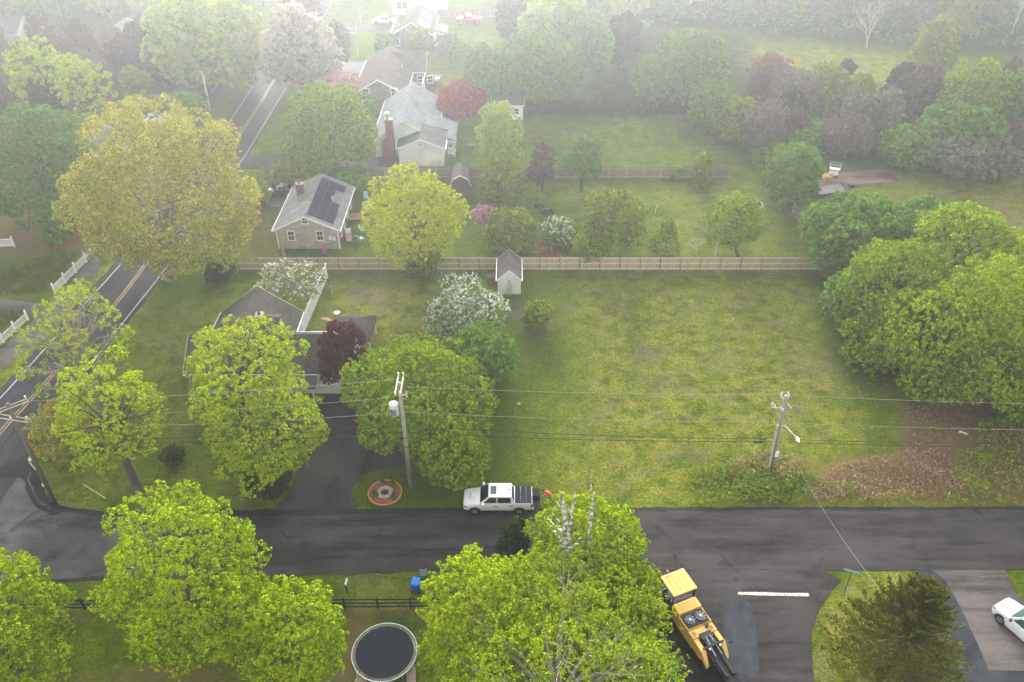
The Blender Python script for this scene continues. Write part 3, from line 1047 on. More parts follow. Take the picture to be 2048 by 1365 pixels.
def limb_mesh(name, rng, cs, rs, R, Rz, zc, crown_off, trunk_r, bark, limbs, height):
    """trunk from the ground, limbs to the lobes, twigs in the open crowns; origin at the tree's foot"""
    mb = MB()
    off = Vector(crown_off)
    top = off + Vector((0, 0, zc + Rz * 0.45))
    fork = Vector((off.x * 0.35, off.y * 0.35, max(0.8, (zc - Rz) * 0.9 + 0.3)))
    mid = fork.lerp(top, 0.5) + Vector((rng.uniform(-0.3, 0.3), rng.uniform(-0.3, 0.3), 0))
    mb.tube([(0, 0, -0.1), (0, 0, 0.12), (fork.x * 0.5, fork.y * 0.5, fork.z * 0.5), fork, mid, top], [trunk_r * 1.6, trunk_r * 1.15, trunk_r, trunk_r * 0.9, trunk_r * 0.5, trunk_r * 0.15], 8)
    order = list(range(len(cs)))
    rng.shuffle(order)
    n_limb = {0: 9, 1: 22, 2: 40}[limbs]
    for i in order[:n_limb]:
        c = Vector(cs[i]) + off + Vector((0, 0, zc))
        t = rng.uniform(0.05, 0.75)
        a = fork.lerp(mid, t / 0.5) if t < 0.5 else mid.lerp(top, (t - 0.5) / 0.5)
        if a.z > c.z + 0.3:
            a = fork.lerp(mid, 0.15)
        m1 = a.lerp(c, 0.5) + Vector((0, 0, (c - a).length * 0.10)) + Vector(rng.uniform(-0.25, 0.25, 3))
        r0 = trunk_r * rng.uniform(0.28, 0.45)
        tip = c + Vector(cs[i]).normalized() * rs[i] * 0.7
        mb.tube([a, m1, c, tip], [r0, r0 * 0.7, r0 * 0.4, r0 * 0.12], 5, False)
        if limbs:
            for _ in range(3 + limbs * 3):
                b = m1.lerp(c, rng.uniform(0.2, 1.0))
                d = Vector(rng.normal(size=3)).normalized() + Vector(cs[i]).normalized() * 0.9 + Vector((0, 0, 0.35))
                e = b + d.normalized() * rs[i] * rng.uniform(0.9, 1.7)
                h = b.lerp(e, 0.5) + Vector(rng.uniform(-0.15, 0.15, 3))
                mb.tube([b, h, e], [r0 * 0.32, r0 * 0.22, r0 * 0.07], 4, False)
    return mb.mesh(name, bark, True)


def bare_mesh(seed, height, spread, bark, thick=1.0):
    rnd = random.Random(seed)
    mb = MB()

    def grow(a, d, ln, r, depth):
        b = a + d * ln
        h = a.lerp(b, 0.5) + Vector((rnd.uniform(-1, 1), rnd.uniform(-1, 1), rnd.uniform(-0.4, 0.6))) * ln * 0.09
        mb.tube([a, h, b], [r, r * 0.82, r * 0.66], 7 if depth > 3 else 4, False)
        if depth == 0:
            return
        n = rnd.choice((2, 3, 3)) if depth > 1 else 3
        for k in range(n):
            q = Vector((rnd.gauss(0, 1), rnd.gauss(0, 1), rnd.gauss(0.15, 0.5))).normalized()
            dd = (d * 1.0 + q * spread).normalized()
            if dd.z < -0.1:
                dd.z = 0.05
                dd.normalize()
            grow(b if k < 2 else h, dd, ln * rnd.uniform(0.62, 0.85), r * rnd.uniform(0.5, 0.68), depth - 1)
    grow(Vector((0, 0, -0.1)), Vector((rnd.uniform(-0.08, 0.08), rnd.uniform(-0.08, 0.08), 1)).normalized(), height * 0.30, 0.03 * height * 0.55 * thick, 5)
    return mb.mesh('trunk', bark, True)


KIND_OF = {'juniper': 'juniper', 'cone': 'tree', 'hedge': 'shrub', 'spirea': 'shrub'}
TREE_CACHE = {}
TREE_COUNT = [0]
TRI = [0]


def tree_parts(style, R, Rz, zc, off, seed, fine, cache=None, wob=1.0):
    """list of (part name, mesh); cached by unit size for far trees"""
    st = STY[style]
    bark = BARKS[st['bark']]
    if st.get('bare'):
        return [('trunk', bare_mesh(seed, zc + Rz, 0.62, bark, 1.0 if zc > 2 else 1.3))]
    p, nrm, cs, rs, rng = crown_arrays(seed, st, R, Rz, fine, wob)
    parts = []
    bloom = st.get('bloom')
    o3 = np.array([off[0], off[1], zc])
    ls = st['ls'] * (0.55 + 0.45 * fine) * (1.0 if fine <= 1 else fine)
    kw = dict(upbias=0.5)
    if st.get('spray'):
        kw = dict(aspect=0.34, upbias=0.1, wild=0.9)
    if bloom:
        fn = rng.random(len(p))
        k = fn < st['share'] * np.clip(0.5 + nrm[:, 2] * 0.8, 0.15, 1.3)
        V = leaves(p[~k] + o3, nrm[~k], rng, st['nl'], st['gap'] * fine * 0.42, ls, **kw)
        W = leaves(p[k] + o3, nrm[k], rng, st['nl'] + 1, st['gap'] * fine * 0.42, st['bls'] * (0.55 + 0.45 * fine), **kw)
        parts.append(('blossom', quads_mesh('blossom', W, LM[bloom])))
        TRI[0] += 2 * len(W)
    else:
        V = leaves(p + o3, nrm, rng, st['nl'], st['gap'] * fine * 0.42, ls, **kw)
    TRI[0] += 2 * len(V)
    parts.insert(0, ('crown', quads_mesh('crown', V, LM[st['leaf']])))
    H_ = zc + Rz
    tr = max(0.06, 0.028 * H_)
    if style not in ('hedge', 'spirea'):
        parts.insert(0, ('trunk', limb_mesh('trunk', rng, cs, rs, R, Rz, zc, (off[0], off[1], 0), tr, bark, st.get('limbs', 0), H_)))
    return parts


def solve(cx, cy, w, h, zc=None, base=None):
    """crown in the photo (centre, width, height) -> foot, crown offset, radii, crown height"""
    if base is not None:
        b = P(*base)
        c = PY(cx, cy, b.y - 0.0)
        zc = max(0.6, c.z)
    else:
        b = P(cx, cy, zc)
        c = b
    s = scale_at(c)
    th = math.atan2(CAM_H - c.z, c.y)
    R = w / 2 / s
    q = (h / 2 / s) ** 2 - (R * math.sin(th)) ** 2
    Rz = math.sqrt(max(q, (0.42 * R) ** 2)) / math.cos(th)
    Rz = min(Rz, max(zc * 0.97, 0.5 * R))
    foot = Vector((b.x, b.y, 0)) if base is not None else Vector((c.x, c.y, 0))
    return foot, (c.x - foot.x, c.y - foot.y), R, Rz, zc


def tree(style, cx, cy, w, h, label, zc=None, base=None, name=None, cat='tree', group=None, fine=None, seed=None, loc=None, wob=1.0):
    TREE_COUNT[0] += 1
    seed = seed or 1000 + TREE_COUNT[0]
    foot, off, R, Rz, zc = solve(cx, cy, w, h, zc, base)
    s = scale_at((foot.x, foot.y, zc))
    if fine is None:
        fine = min(2.3, max(0.95, 23.0 / s))
    t = thing(name or 'tree', label, cat, (foot.x, foot.y, 0), 0, group)
    for pn, me in tree_parts(style, R, Rz, zc, off, seed, fine, None, wob):
        o = add_obj(pn, me, t)
    return t


def far_tree(style, x, y, R, Rz, zc, rot, label, group, name='tree', cat='tree', var=0, fine=2.0):
    """trees of the woods share a few meshes"""
    key = (style, var)
    if key not in TREE_CACHE:
        TREE_CACHE[key] = tree_parts(style, 4.0, 3.6, 4.6, (0, 0), 77 + var * 13 + len(style), fine)
    t = thing(name, label, cat, (x, y, 0), rot, group)
    for pn, me in TREE_CACHE[key]:
        o = add_obj(pn, me, t)
        o.scale = (R / 4.0, R / 4.0, (zc + Rz) / 8.2)
    return t


# ---- the trees of the photo, one by one: style, crown centre and size in photo pixels, label
TT = [
    ('maple', -15, 1262, 290, 340, 'bright green maple cut off by the frame, left end of the black rail fence', dict(zc=5.5)),
    ('maple', 380, 1172, 312, 380, 'tall bright green maple with round crown over the black rail fence', dict(zc=6.2, base=(398, 1290))),
    ('maple', 586, 1275, 212, 330, 'narrower bright green maple between the big maple and the trampoline', dict(zc=4.6, base=(600, 1345))),
    ('maple', 1168, 1105, 235, 240, 'bright green maple behind the lichen covered snag, reaching over the street', dict(zc=3.9, wob=0.5)),
    ('maple', 985, 1240, 262, 275, 'dense bright green maple just right of the trampoline', dict(zc=5.0)),
    ('budding', 1112, 1372, 520, 400, 'wide thin-leaved tree with pale branches showing, beside the yellow machine', dict(zc=6.0, wob=0.3)),
    ('maple_deep', 1260, 1190, 150, 150, 'small deep green maple crown beside the yellow canopy', dict(zc=3.0)),
    ('dark', 1030, 1085, 70, 110, 'dark evergreen at the street edge under the snag maple', dict(zc=2.2)),
    
    ('maple_lime', 222, 845, 205, 240, 'lime green maple leaning on three grey stems in the corner lawn', dict(base=(278, 985))),
    ('open_maple', 145, 690, 225, 230, 'thin open maple with bare twigs above the main road', dict(base=(205, 850))),
    ('ochre', 130, 860, 130, 170, 'yellow-brown bushy tree behind the corner utility pole', dict(zc=2.6)),
    ('maple_lime', 474, 742, 268, 190, 'big lime green maple in front of the brown roofed house', dict(base=(505, 905))),
    ('maple_lime', 540, 868, 250, 215, 'low spreading lime green maple limbs left of the driveway', dict(zc=4.5)),
    ('maple_deep', 828, 795, 285, 280, 'full rounded green maple right of the driveway, behind the transformer pole', dict(base=(862, 868))),
    ('maple_deep', 903, 902, 150, 150, 'lower lobe of green maple by the parked white pickup', dict(zc=3.2)),
    ('maroon', 686, 716, 104, 128, 'dark maroon japanese maple against the brown garage roof', dict(base=(690, 790))),
    ('crab', 928, 628, 170, 135, 'white flowering crabapple beside the lawn', dict(zc=3.4)),
    ('green', 960, 715, 140, 130, 'soft green tree just in front of the white crabapple', dict(zc=3.0)),
    ('dogwood', 580, 562, 135, 95, 'white flowering dogwood behind the brown roof', dict(base=(620, 615))),
    ('yellow', 838, 437, 210, 185, 'bright yellow maple standing by the wooden fence', dict(base=(830, 555))),
    ('olive', 845, 510, 76, 90, 'dark green lower growth under the yellow maple', dict(zc=2.6)),
    ('ochre', 327, 408, 372, 352, 'huge golden oak spreading over the main road', dict(base=(335, 560))),
    ('green', 78, 345, 230, 265, 'large mid-green tree at the left edge behind the golden oak', dict(zc=7.0)),
    ('green', 105, 450, 70, 90, 'low green branch mass hanging over the leaf litter', dict(zc=3.0)),
    ('maple_lime', 82, 150, 125, 130, 'pale lime tree in the mist, left one of two', dict(zc=7.0)),
    ('maple_lime', 170, 182, 100, 140, 'pale lime tree in the mist, right one of two, with a grey stem', dict(base=(212, 258))),
    ('pale', 408, 85, 230, 175, 'tall pale green tree fading into fog left of the main road', dict(zc=8.0)),
    ('green', 335, 140, 75, 60, 'small blue-green tree in front of the tall pale one', dict(zc=4.0)),
    ('cream', 605, 105, 165, 175, 'cream flowering tree hanging over the far main road', dict(base=(600, 190))),
    ('plum', 600, 25, 80, 60, 'dusky purple-brown tree behind the cream flowering one', dict(zc=6)),
    ('plum', 675, 88, 50, 70, 'dusky brown tree right of the cream flowering one', dict(zc=5)),
    ('pink', 678, 176, 90, 50, 'pink flowering cherry beside the brown shingled house', dict(zc=3.5)),
    ('maple_deep', 660, 268, 185, 185, 'large round green maple left of the pale green house', dict(base=(662, 350))),
    ('green', 735, 218, 46, 50, 'small green bush in front of the brown shingled gable', dict(zc=2.0, name='bush', cat='bush')),
    ('red', 921, 203, 93, 80, 'deep red japanese maple behind the porch', dict(zc=3.5)),
    ('birch', 997, 276, 90, 135, 'weeping pale green birch with white forked stem', dict(base=(1000, 360))),
    ('olive', 1004, 368, 98, 95, 'olive green bushy tree below the birch', dict(zc=3.4)),
    ('plum', 1083, 332, 56, 95, 'narrow purple-brown plum tree between birch and lawn', dict(base=(1085, 382))),
    ('green', 1163, 322, 76, 92, 'round green tree standing at the back fence', dict(base=(1163, 383))),
    ('olive', 1022, 462, 104, 100, 'dense green bush behind the pale garden shed', dict(zc=2.8)),
    ('redbud', 970, 435, 64, 52, 'pink flowering redbud beside the yellow maple', dict(zc=2.8)),
    ('spirea', 1118, 464, 82, 58, 'white flowering spirea bush beyond the wooden fence', dict(zc=1.5, name='bush', cat='bush')),
    ('olive', 1222, 440, 128, 125, 'broad light green tree in the middle of the back yard', dict(base=(1215, 512))),
    ('maple_deep', 1180, 495, 66, 62, 'low yellow-green growth spilling over the wooden fence', dict(zc=2.2)),
    ('cone', 1333, 470, 60, 92, 'small cone shaped green tree behind the wooden fence', dict(base=(1333, 508))),
    ('maple_deep', 1470, 452, 112, 118, 'round green maple behind the wooden fence, right part of the yard', dict(base=(1475, 512))),
    ('bare_pale', 1433, 470, 70, 80, 'leafless grey sapling in front of the round maple', dict(base=(1430, 522))),
    ('bare_pale', 1390, 485, 60, 50, 'low leafless sapling left of the round maple', dict(base=(1392, 507))),
    ('olive', 1405, 342, 38, 62, 'thin young tree at the back fence end', dict(base=(1403, 375))),
    ('olive', 1350, 347, 16, 22, 'tuft of ivy growing on the back fence', dict(zc=1.0, name='bush', cat='bush')),
    ('bare', 1122, 268, 44, 40, 'tiny leafless fruit tree on the far lawn', dict(base=(1122, 285))),
    ('green', 1582, 352, 122, 125, 'green tree left of the trailer', dict(base=(1580, 418))),
    ('green', 1720, 470, 235, 165, 'dull green crown left in the big grove on the right', dict(zc=5.0)),
    ('green', 1860, 440, 120, 80, 'blue-green crown at the back of the big grove', dict(zc=6.0)),
    ('maple', 1920, 500, 200, 195, 'brightest rounded crown at the top of the big grove', dict(zc=7.0)),
    ('maple_deep', 1775, 575, 230, 200, 'green crown at the left side of the big grove, above the field', dict(zc=5.8)),
    ('maple_deep', 1755, 680, 130, 130, 'low green crown at the field edge of the big grove', dict(zc=3.0)),
    ('maple', 1860, 668, 230, 210, 'bright green crown in the middle of the big grove', dict(zc=5.5)),
    ('maple', 1985, 640, 200, 230, 'tall bright crown at the right side of the big grove', dict(zc=7.5)),
    ('maple', 2060, 560, 150, 180, 'bright green crown at the frame edge of the big grove', dict(zc=7.0)),
    ('maple_deep', 1880, 752, 150, 80, 'lowest drooping green branches above the leaf litter', dict(zc=2.8)),
    ('maple_deep', 1990, 745, 190, 110, 'green crown with a slanting stem above the leaf litter', dict(base=(1998, 822))),
    ('yellow', 2010, 505, 80, 70, 'yellow-green crown at the right rim of the big grove', dict(zc=6)),
    ('green', 1700, 610, 120, 120, 'darker green crown at the fence end of the big grove', dict(zc=3.6)),
    ('green', 2055, 800, 120, 120, 'dark green thicket tree below the grove at the frame edge', dict(zc=2.2)),
    ('olive', 1075, 632, 60, 62, 'small thin shrub on bare soil beside the crabapple', dict(base=(1075, 655), name='bush', cat='bush')),
    # beyond the back lawn
    ('green', 968, 160, 95, 130, 'dark green tree behind the red maple', dict(zc=5)),
    ('green', 1062, 138, 165, 150, 'wide grey-green tree beyond the white shed, in mist', dict(zc=6)),
    ('green', 1165, 92, 130, 120, 'tall grey-green tree in mist, right of the wide one', dict(zc=6)),
    ('pale', 1110, 50, 130, 110, 'pale misty tree behind the wide grey-green one', dict(zc=8)),
    ('dark', 1022, 38, 60, 100, 'dark conifer in mist beside the red pickup', dict(zc=5)),
    ('dark', 1245, 85, 80, 110, 'dusky dark tree at the end of the misty clearing', dict(zc=5)),
    ('green', 1372, 140, 145, 140, 'large green tree right of the misty clearing', dict(zc=6)),
    ('green', 1300, 165, 70, 80, 'lower green tree at the clearing edge with white flowers', dict(zc=3.5)),
    ('green', 1425, 215, 95, 110, 'green-brown tree above the bare soil bank', dict(zc=4)),
    ('olive', 1480, 245, 80, 110, 'olive thicket tree at the lawn corner', dict(zc=3.5)),
    ('russet', 1540, 152, 88, 80, 'russet brown round-topped tree', dict(zc=5)),
    ('twig', 1590, 190, 110, 100, 'grey-brown leafless tree right of the russet one', dict(zc=5)),
    ('twig', 1530, 250, 110, 90, 'dark twiggy tree below the russet one', dict(zc=4)),
    ('olive', 1655, 180, 90, 90, 'olive tree with light top in the middle thicket', dict(zc=5)),
    ('dark', 1690, 152, 36, 60, 'narrow dark cedar in the middle thicket', dict(zc=4)),
    ('dark', 1800, 175, 60, 90, 'dark cedar in front of the foggy wood', dict(zc=4)),
    ('sage', 1715, 235, 70, 90, 'silvery sage coloured tree above the trailer field', dict(zc=4)),
    ('sage', 1765, 225, 80, 90, 'silver blossoming tree in the middle thicket', dict(zc=4.5)),
    ('dogwood', 1665, 230, 32, 32, 'small white flowering tree in the thicket', dict(zc=3.5)),
    ('twig', 1690, 270, 120, 80, 'grey twiggy tree above the trailer', dict(zc=3)),
    ('plum', 1845, 190, 80, 110, 'purple-grey twiggy tree left of the bright green one', dict(zc=5)),
    ('maple_deep', 1950, 195, 120, 130, 'bright green rounded tree at the upper right', dict(zc=7)),
    ('green', 1920, 262, 160, 110, 'green lower tree under the bright rounded one', dict(zc=4)),
    ('bare_pale', 1870, 215, 60, 90, 'dead grey forked tree before the bright green one', dict(base=(1866, 250))),
    ('green', 2030, 205, 110, 110, 'green misty tree at the right frame edge', dict(zc=6)),
    ('sage', 1925, 315, 130, 80, 'grey-green shrubby tree beside the dry field', dict(zc=3)),
    ('sage', 1990, 320, 110, 75, 'rightmost grey-green shrubby tree beside the dry field', dict(zc=2.8)),
    ('green', 1810, 295, 110, 75, 'low green thicket behind the trailer field', dict(zc=2.6)),
    ('green', 1600, 268, 100, 70, 'low dark green thicket left of the sage tree', dict(zc=2.8)),
    ('olive', 1870, 100, 90, 110, 'tall pale twiggy tree in the fog beside a white blossom', dict(zc=7)),
    ('dogwood', 1830, 100, 22, 26, 'small bright white blossoming tree far off in the fog', dict(zc=2.0)),
    ('bare_pale', 1735, 45, 130, 130, 'tall pale leafless tree in the fog', dict(base=(1733, 98))),
    ('bare_pale', 706, 55, 60, 120, 'tall thin leafless tree on the far front lawn', dict(base=(716, 118))),
    ('green', 775, 85, 36, 30, 'round bush at the corner of the far brown house', dict(zc=1.5, name='bush', cat='bush')),
    ('olive', 835, 76, 46, 36, 'yellow-green bush before the far solar house', dict(zc=2.5, name='bush', cat='bush')),
    ('twig', 897, 92, 50, 44, 'brown twiggy bush right of the far solar house', dict(zc=2.0, name='bush', cat='bush')),
    ('green', 920, 105, 44, 36, 'green bush beside the twiggy one', dict(zc=1.6, name='bush', cat='bush')),
    ('plum', 580, 30, 60, 50, 'dim purple tree over the far road bend', dict(zc=6)),
    ('green', 378, 225, 75, 80, 'dark rounded bush tree beside the pole by the main road', dict(zc=3)),
    ('olive', 275, 185, 60, 110, 'thin grey tree left of the utility pole', dict(base=(284, 232))),
    ('olive', 510, 385, 60, 70, 'thin yellowish sapling by the black car', dict(zc=1.8)),
    ('olive', 610, 345, 140, 34, 'low spreading juniper along the back fence', dict(zc=1.2, name='bush', cat='bush')),
    ('green', 700, 365, 70, 40, 'green thicket behind the grey shingled house', dict(zc=2)),
]
for a in TT:
    d = dict(a[6])
    tree(a[0], a[1], a[2], a[3], a[4], a[5], **d)


def juniper(label, base, w, h_m, seed=5):
    """conical juniper: branches in whorls, each carrying narrow upswept sprays"""
    b = P(*base)
    rng = np.random.default_rng(seed)
    R = w / 2 / scale_at((b.x, b.y, h_m * 0.4))
    t = thing('juniper_tree', label, 'tree', (b.x, b.y, 0))
    mb = MB()
    mb.tube([(0, 0, -0.1), (0, 0, h_m * 0.5), (0, 0, h_m * 0.96)], [0.2, 0.13, 0.03], 8)
    pts, dirs, siz = [], [], []
    for k in range(330):
        f = rng.random() ** 0.85
        z = 0.25 + f * (h_m - 0.4)
        L = R * (1 - f) ** 0.75 * rng.uniform(0.72, 1.22) + 0.25
        a = k * 2.39996 + rng.uniform(-0.3, 0.3)
        d = np.array([math.cos(a), math.sin(a), 0.15 + 0.5 * f])
        d /= np.linalg.norm(d)
        p0_, p1_ = np.array([0, 0, z]), np.array([0, 0, z]) + d * L
        if k % 3 == 0:
            mb.tube([tuple(p0_), tuple((p0_ + p1_) / 2 - np.array([0, 0, 0.08])), tuple(p1_)], [0.045, 0.03, 0.008], 4, False)
        n = int(26 + L * 34)
        u = rng.random(n) ** 0.6
        side = unit(np.cross(d, [0, 0, 1]))
        lat = rng.normal(size=(n, 1)) * 0.30 * (1.15 - u[:, None]) * L * 0.45
        p = p0_ + d * (u[:, None] * L) + side * lat + rng.normal(size=(n, 3)) * 0.045
        p[:, 2] += -0.10 * np.sin(u * math.pi) + 0.22 * u ** 3
        dd = unit(d + side * np.sign(lat) * 0.75 + np.array([0, 0, 0.35]) + rng.normal(size=(n, 3)) * 0.22)
        pts.append(p)
        dirs.append(dd)
    p, d = np.concatenate(pts), np.concatenate(dirs)
    nn = unit(np.array([0, 0, 1.0]) + rng.normal(size=p.shape) * 0.5)
    s_ = unit(np.cross(d, nn))
    ln = rng.uniform(0.16, 0.34, (len(p), 1))
    wd = ln * 0.26
    V = np.stack([p - d * ln * 0.5, p + s_ * wd * 0.5, p + d * ln * 0.5, p - s_ * wd * 0.5], 1)
    add_obj('trunk', mb.mesh('trunk', M_bark_dark, True), t)
    add_obj('crown', quads_mesh('crown', V, LM['juniper']), t)
    TRI[0] += 2 * len(V)


juniper('olive green conical juniper beside the street name sign', (1770, 1348), 262, 10.2)

# clipped shrubs
for cx, cy, w, h, lb, zc in [
    (348, 912, 44, 46, 'small clipped dark shrub in the corner lawn', 0.9),
    (536, 962, 90, 62, 'large clipped dark shrub left of the driveway', 1.1),
    (440, 545, 60, 40, 'brownish mound shrub at the fence end', 0.7),
]:
    tree('hedge', cx, cy, w, h, lb, zc=zc, name='clipped_shrub', cat='shrub', fine=1.0, group='clipped garden shrubs')


# ---- woods in the fog
def inside_px(x, y, poly):
    return bool(inpoly(np.array([x], float), np.array([y], float), poly)[0])


LAND = [((765, 20), 'behind the white sedan'), ((940, 20), 'behind the red pickup'), ((1022, 38), 'by the dark conifer'), ((1110, 50), 'above the wide misty tree'), ((1245, 40), 'at the end of the misty clearing'),
        ((1340, 20), 'above the misty clearing'), ((1450, 20), 'over the left end of the misty meadow'), ((1580, 20), 'over the middle of the misty meadow'), ((1735, 45), 'by the tall pale bare tree'), ((1870, 60), 'above the far white blossom'),
        ((1980, 40), 'near the upper right corner'), ((2060, 90), 'on the upper right frame edge'), ((1540, 200), 'under the russet tree'), ((1640, 230), 'below the narrow cedar'), ((1765, 225), 'around the silver blossoming tree'),
        ((1860, 220), 'beside the dead forked tree'), ((1960, 250), 'below the bright rounded tree'), ((2050, 260), 'on the right frame edge'), ((1500, 290), 'at the corner of the far lawn'), ((1600, 300), 'above the trailer tree'),
        ((40, 30), 'in the top left corner'), ((150, 20), 'right of the top left corner'), ((272, 40), 'by the foggy gabled house'), ((345, 20), 'by the pinkish roofed house'), ((450, 10), 'left of the far road'), ((540, -20), 'at the far road bend'),
        ((30, 150), 'left of the pale lime trees'), ((60, 230), 'below the left pale lime tree'), ((130, 120), 'between the pale lime trees'), ((220, 130), 'right of the pale lime trees'), ((300, 160), 'above the half hidden white car'),
        ((390, 160), 'behind the pale pole by the road'), ((250, 200), 'above the golden oak'), ((700, -20), 'beyond the tall leafless tree')]


def hint(lb, x, y):
    d = [((P(*q)[0] - x) ** 2 + (P(*q)[1] - y) ** 2, t) for q, t in LAND]
    return ' '.join(lb.split(' left of ')[0].split(' right of ')[0].split(' of the ')[0].split(' in the ')[0].split(' at the ')[0].split(' along ')[0].split()) + ' ' + min(d)[1]


def woods(poly, spacing, mixw, label_of, group, seed, hmin=7, hmax=12, names='tree'):
    rnd = random.Random(seed)
    pts = []
    w = poly_w(poly)
    xs, ys = [p[0] for p in w], [p[1] for p in w]
    tries = 0
    while tries < 2500:
        tries += 1
        x, y = rnd.uniform(min(xs), max(xs)), rnd.uniform(min(ys), max(ys))
        if not inside_px(x, y, w):
            continue
        if any((x - a) ** 2 + (y - b) ** 2 < spacing ** 2 for a, b in pts):
            continue
        pts.append((x, y))
    for x, y in sorted(pts):
        s = rnd.choice(mixw)
        Ht = rnd.uniform(hmin, hmax)
        R = Ht * rnd.uniform(0.27, 0.40)
        far_tree(s, x, y, R, Ht * 0.43, Ht * 0.57, rnd.uniform(0, 6.28), hint(label_of[s], x, y), group, var=rnd.randrange(2), fine=2.1)


LBL_R = {'twig': 'leafless grey-brown tree of the foggy wood at the top right', 'bare_pale': 'bare pale tree of the foggy wood at the top right', 'green': 'dull green tree of the foggy wood at the top right',
         'pale': 'pale green tree of the foggy wood at the top right', 'olive': 'olive tree of the foggy wood at the top right', 'plum': 'purple-grey tree of the foggy wood at the top right'}
woods([(1235, 52), (1260, -52), (2130, -52), (2110, 95), (2048, 105), (1900, 80), (1700, 62), (1500, 55), (1300, 62)], 8.2, ['twig', 'green', 'pale', 'bare_pale', 'olive', 'twig', 'green'], LBL_R, 'trees of the foggy wood, top right', 11, 8, 13)
LBL_M = {'green': 'misty green tree at the top centre', 'pale': 'misty pale green tree at the top centre', 'twig': 'misty bare tree at the top centre', 'dark': 'misty dark tree at the top centre'}
woods([(1030, 30), (1010, -50), (1250, -50), (1230, 45), (1180, 60), (1080, 50)], 8.0, ['green', 'pale', 'twig', 'green', 'dark'], LBL_M, 'misty trees at the top centre', 12, 8, 12)
LBL_L = {'green': 'foggy green tree left of the main road', 'pale': 'foggy pale tree left of the main road', 'twig': 'foggy brown twiggy tree left of the main road', 'plum': 'foggy purple-brown tree left of the main road', 'olive': 'foggy olive tree left of the main road', 'dark': 'foggy dark tree left of the main road'}
woods([(-60, 100), (20, 105), (60, 130), (230, 110), (330, 120), (470, 120), (440, 185), (370, 190), (280, 215), (240, 230), (140, 265), (-60, 250)], 6.8, ['plum', 'twig', 'olive', 'dark', 'plum', 'twig'], LBL_L, 'foggy trees left of the main road', 13, 5.5, 9)
LBL_T = {k: v.replace('left of the main road', 'at the top left corner') for k, v in LBL_L.items()}
woods([(-40, 60), (-40, -50), (580, -50), (520, 30), (440, 48), (330, 60), (230, 55), (150, 62), (60, 75)], 8.0, ['green', 'pale', 'twig', 'olive', 'pale'], LBL_T, 'foggy trees at the top left corner', 14, 7, 11)
LBL_N = {k: v.replace('left of the main road', 'along the far top edge') for k, v in LBL_L.items()}
woods([(640, 10), (640, -50), (1020, -50), (1010, -22), (900, -30), (800, -30), (700, 0)], 9.0, ['green', 'pale', 'twig'], LBL_N, 'foggy trees along the far top edge', 15, 7, 10)
LBL_W = {'twig': 'grey-brown bare tree in the thicket right of the far lawn', 'green': 'green tree in the thicket right of the far lawn', 'plum': 'purple-brown tree in the thicket right of the far lawn',
         'sage': 'sage grey tree in the thicket right of the far lawn', 'olive': 'olive tree in the thicket right of the far lawn', 'dark': 'dark tree in the thicket right of the far lawn'}
woods([(1480, 230), (1520, 190), (1640, 200), (1800, 200), (1900, 215), (2048, 190), (2120, 188), (2120, 300), (2040, 312), (1900, 312), (1780, 300), (1640, 300), (1530, 325), (1500, 290)], 5.8, ['twig', 'green', 'plum', 'sage', 'olive', 'dark', 'twig', 'green'], LBL_W, 'trees of the thicket right of the far lawn', 16, 4.5, 7)


# same kind, same landmark: tell them apart by height
byl = {}
for o in list(bpy.data.objects):
    if o.get('group') and o.get('category') == 'tree' and o.name.startswith('tree') and o.children:
        byl.setdefault(o['label'], []).append(o)
for lb, os_ in byl.items():
    if 2 <= len(os_) <= 4:
        os_.sort(key=lambda o: -o.children[0].scale[2])
        for o, w in zip(os_, {2: ('taller', 'lower'), 3: ('tallest', 'middle-sized', 'lowest'), 4: ('tallest', 'second tallest', 'third tallest', 'lowest')}[len(os_)]):
            o['label'] = w + ' ' + lb


# ---- undergrowth nobody could count
def brush(name, poly, dens, hmax, leaf, seed, nl=6, ls=0.3, spread=0.35, clump=1.5, label=None):
    rng = np.random.default_rng(seed)
    w = poly_w(poly)
    xs, ys = [p[0] for p in w], [p[1] for p in w]
    A = (max(xs) - min(xs)) * (max(ys) - min(ys))
    n = int(A * dens)
    x, y = rng.uniform(min(xs), max(xs), n), rng.uniform(min(ys), max(ys), n)
    k = inpoly(x, y, w)
    x, y = x[k], y[k]
    h = 0.5 + 0.5 * np.sin(x / clump + 2 * np.sin(y / clump * 0.8 + seed)) * np.cos(y / clump * 1.1 + seed)
    h = np.clip(h + rng.normal(size=len(x)) * 0.12, 0.05, 1) * hmax
    z = h * rng.uniform(0.5, 1.0, len(x))
    p = np.stack([x, y, z], 1)
    nn = unit(np.stack([rng.normal(size=len(x)) * 0.5, rng.normal(size=len(x)) * 0.5, np.ones(len(x))], 1))
    V = leaves(p, nn, rng, nl, spread, ls)
    V[:, :, 2] = np.maximum(V[:, :, 2], 0.01)
    TRI[0] += 2 * len(V)
    o = add_obj(name, quads_mesh(name, V, LM[leaf]))
    tag(o, kind='stuff')
    return o


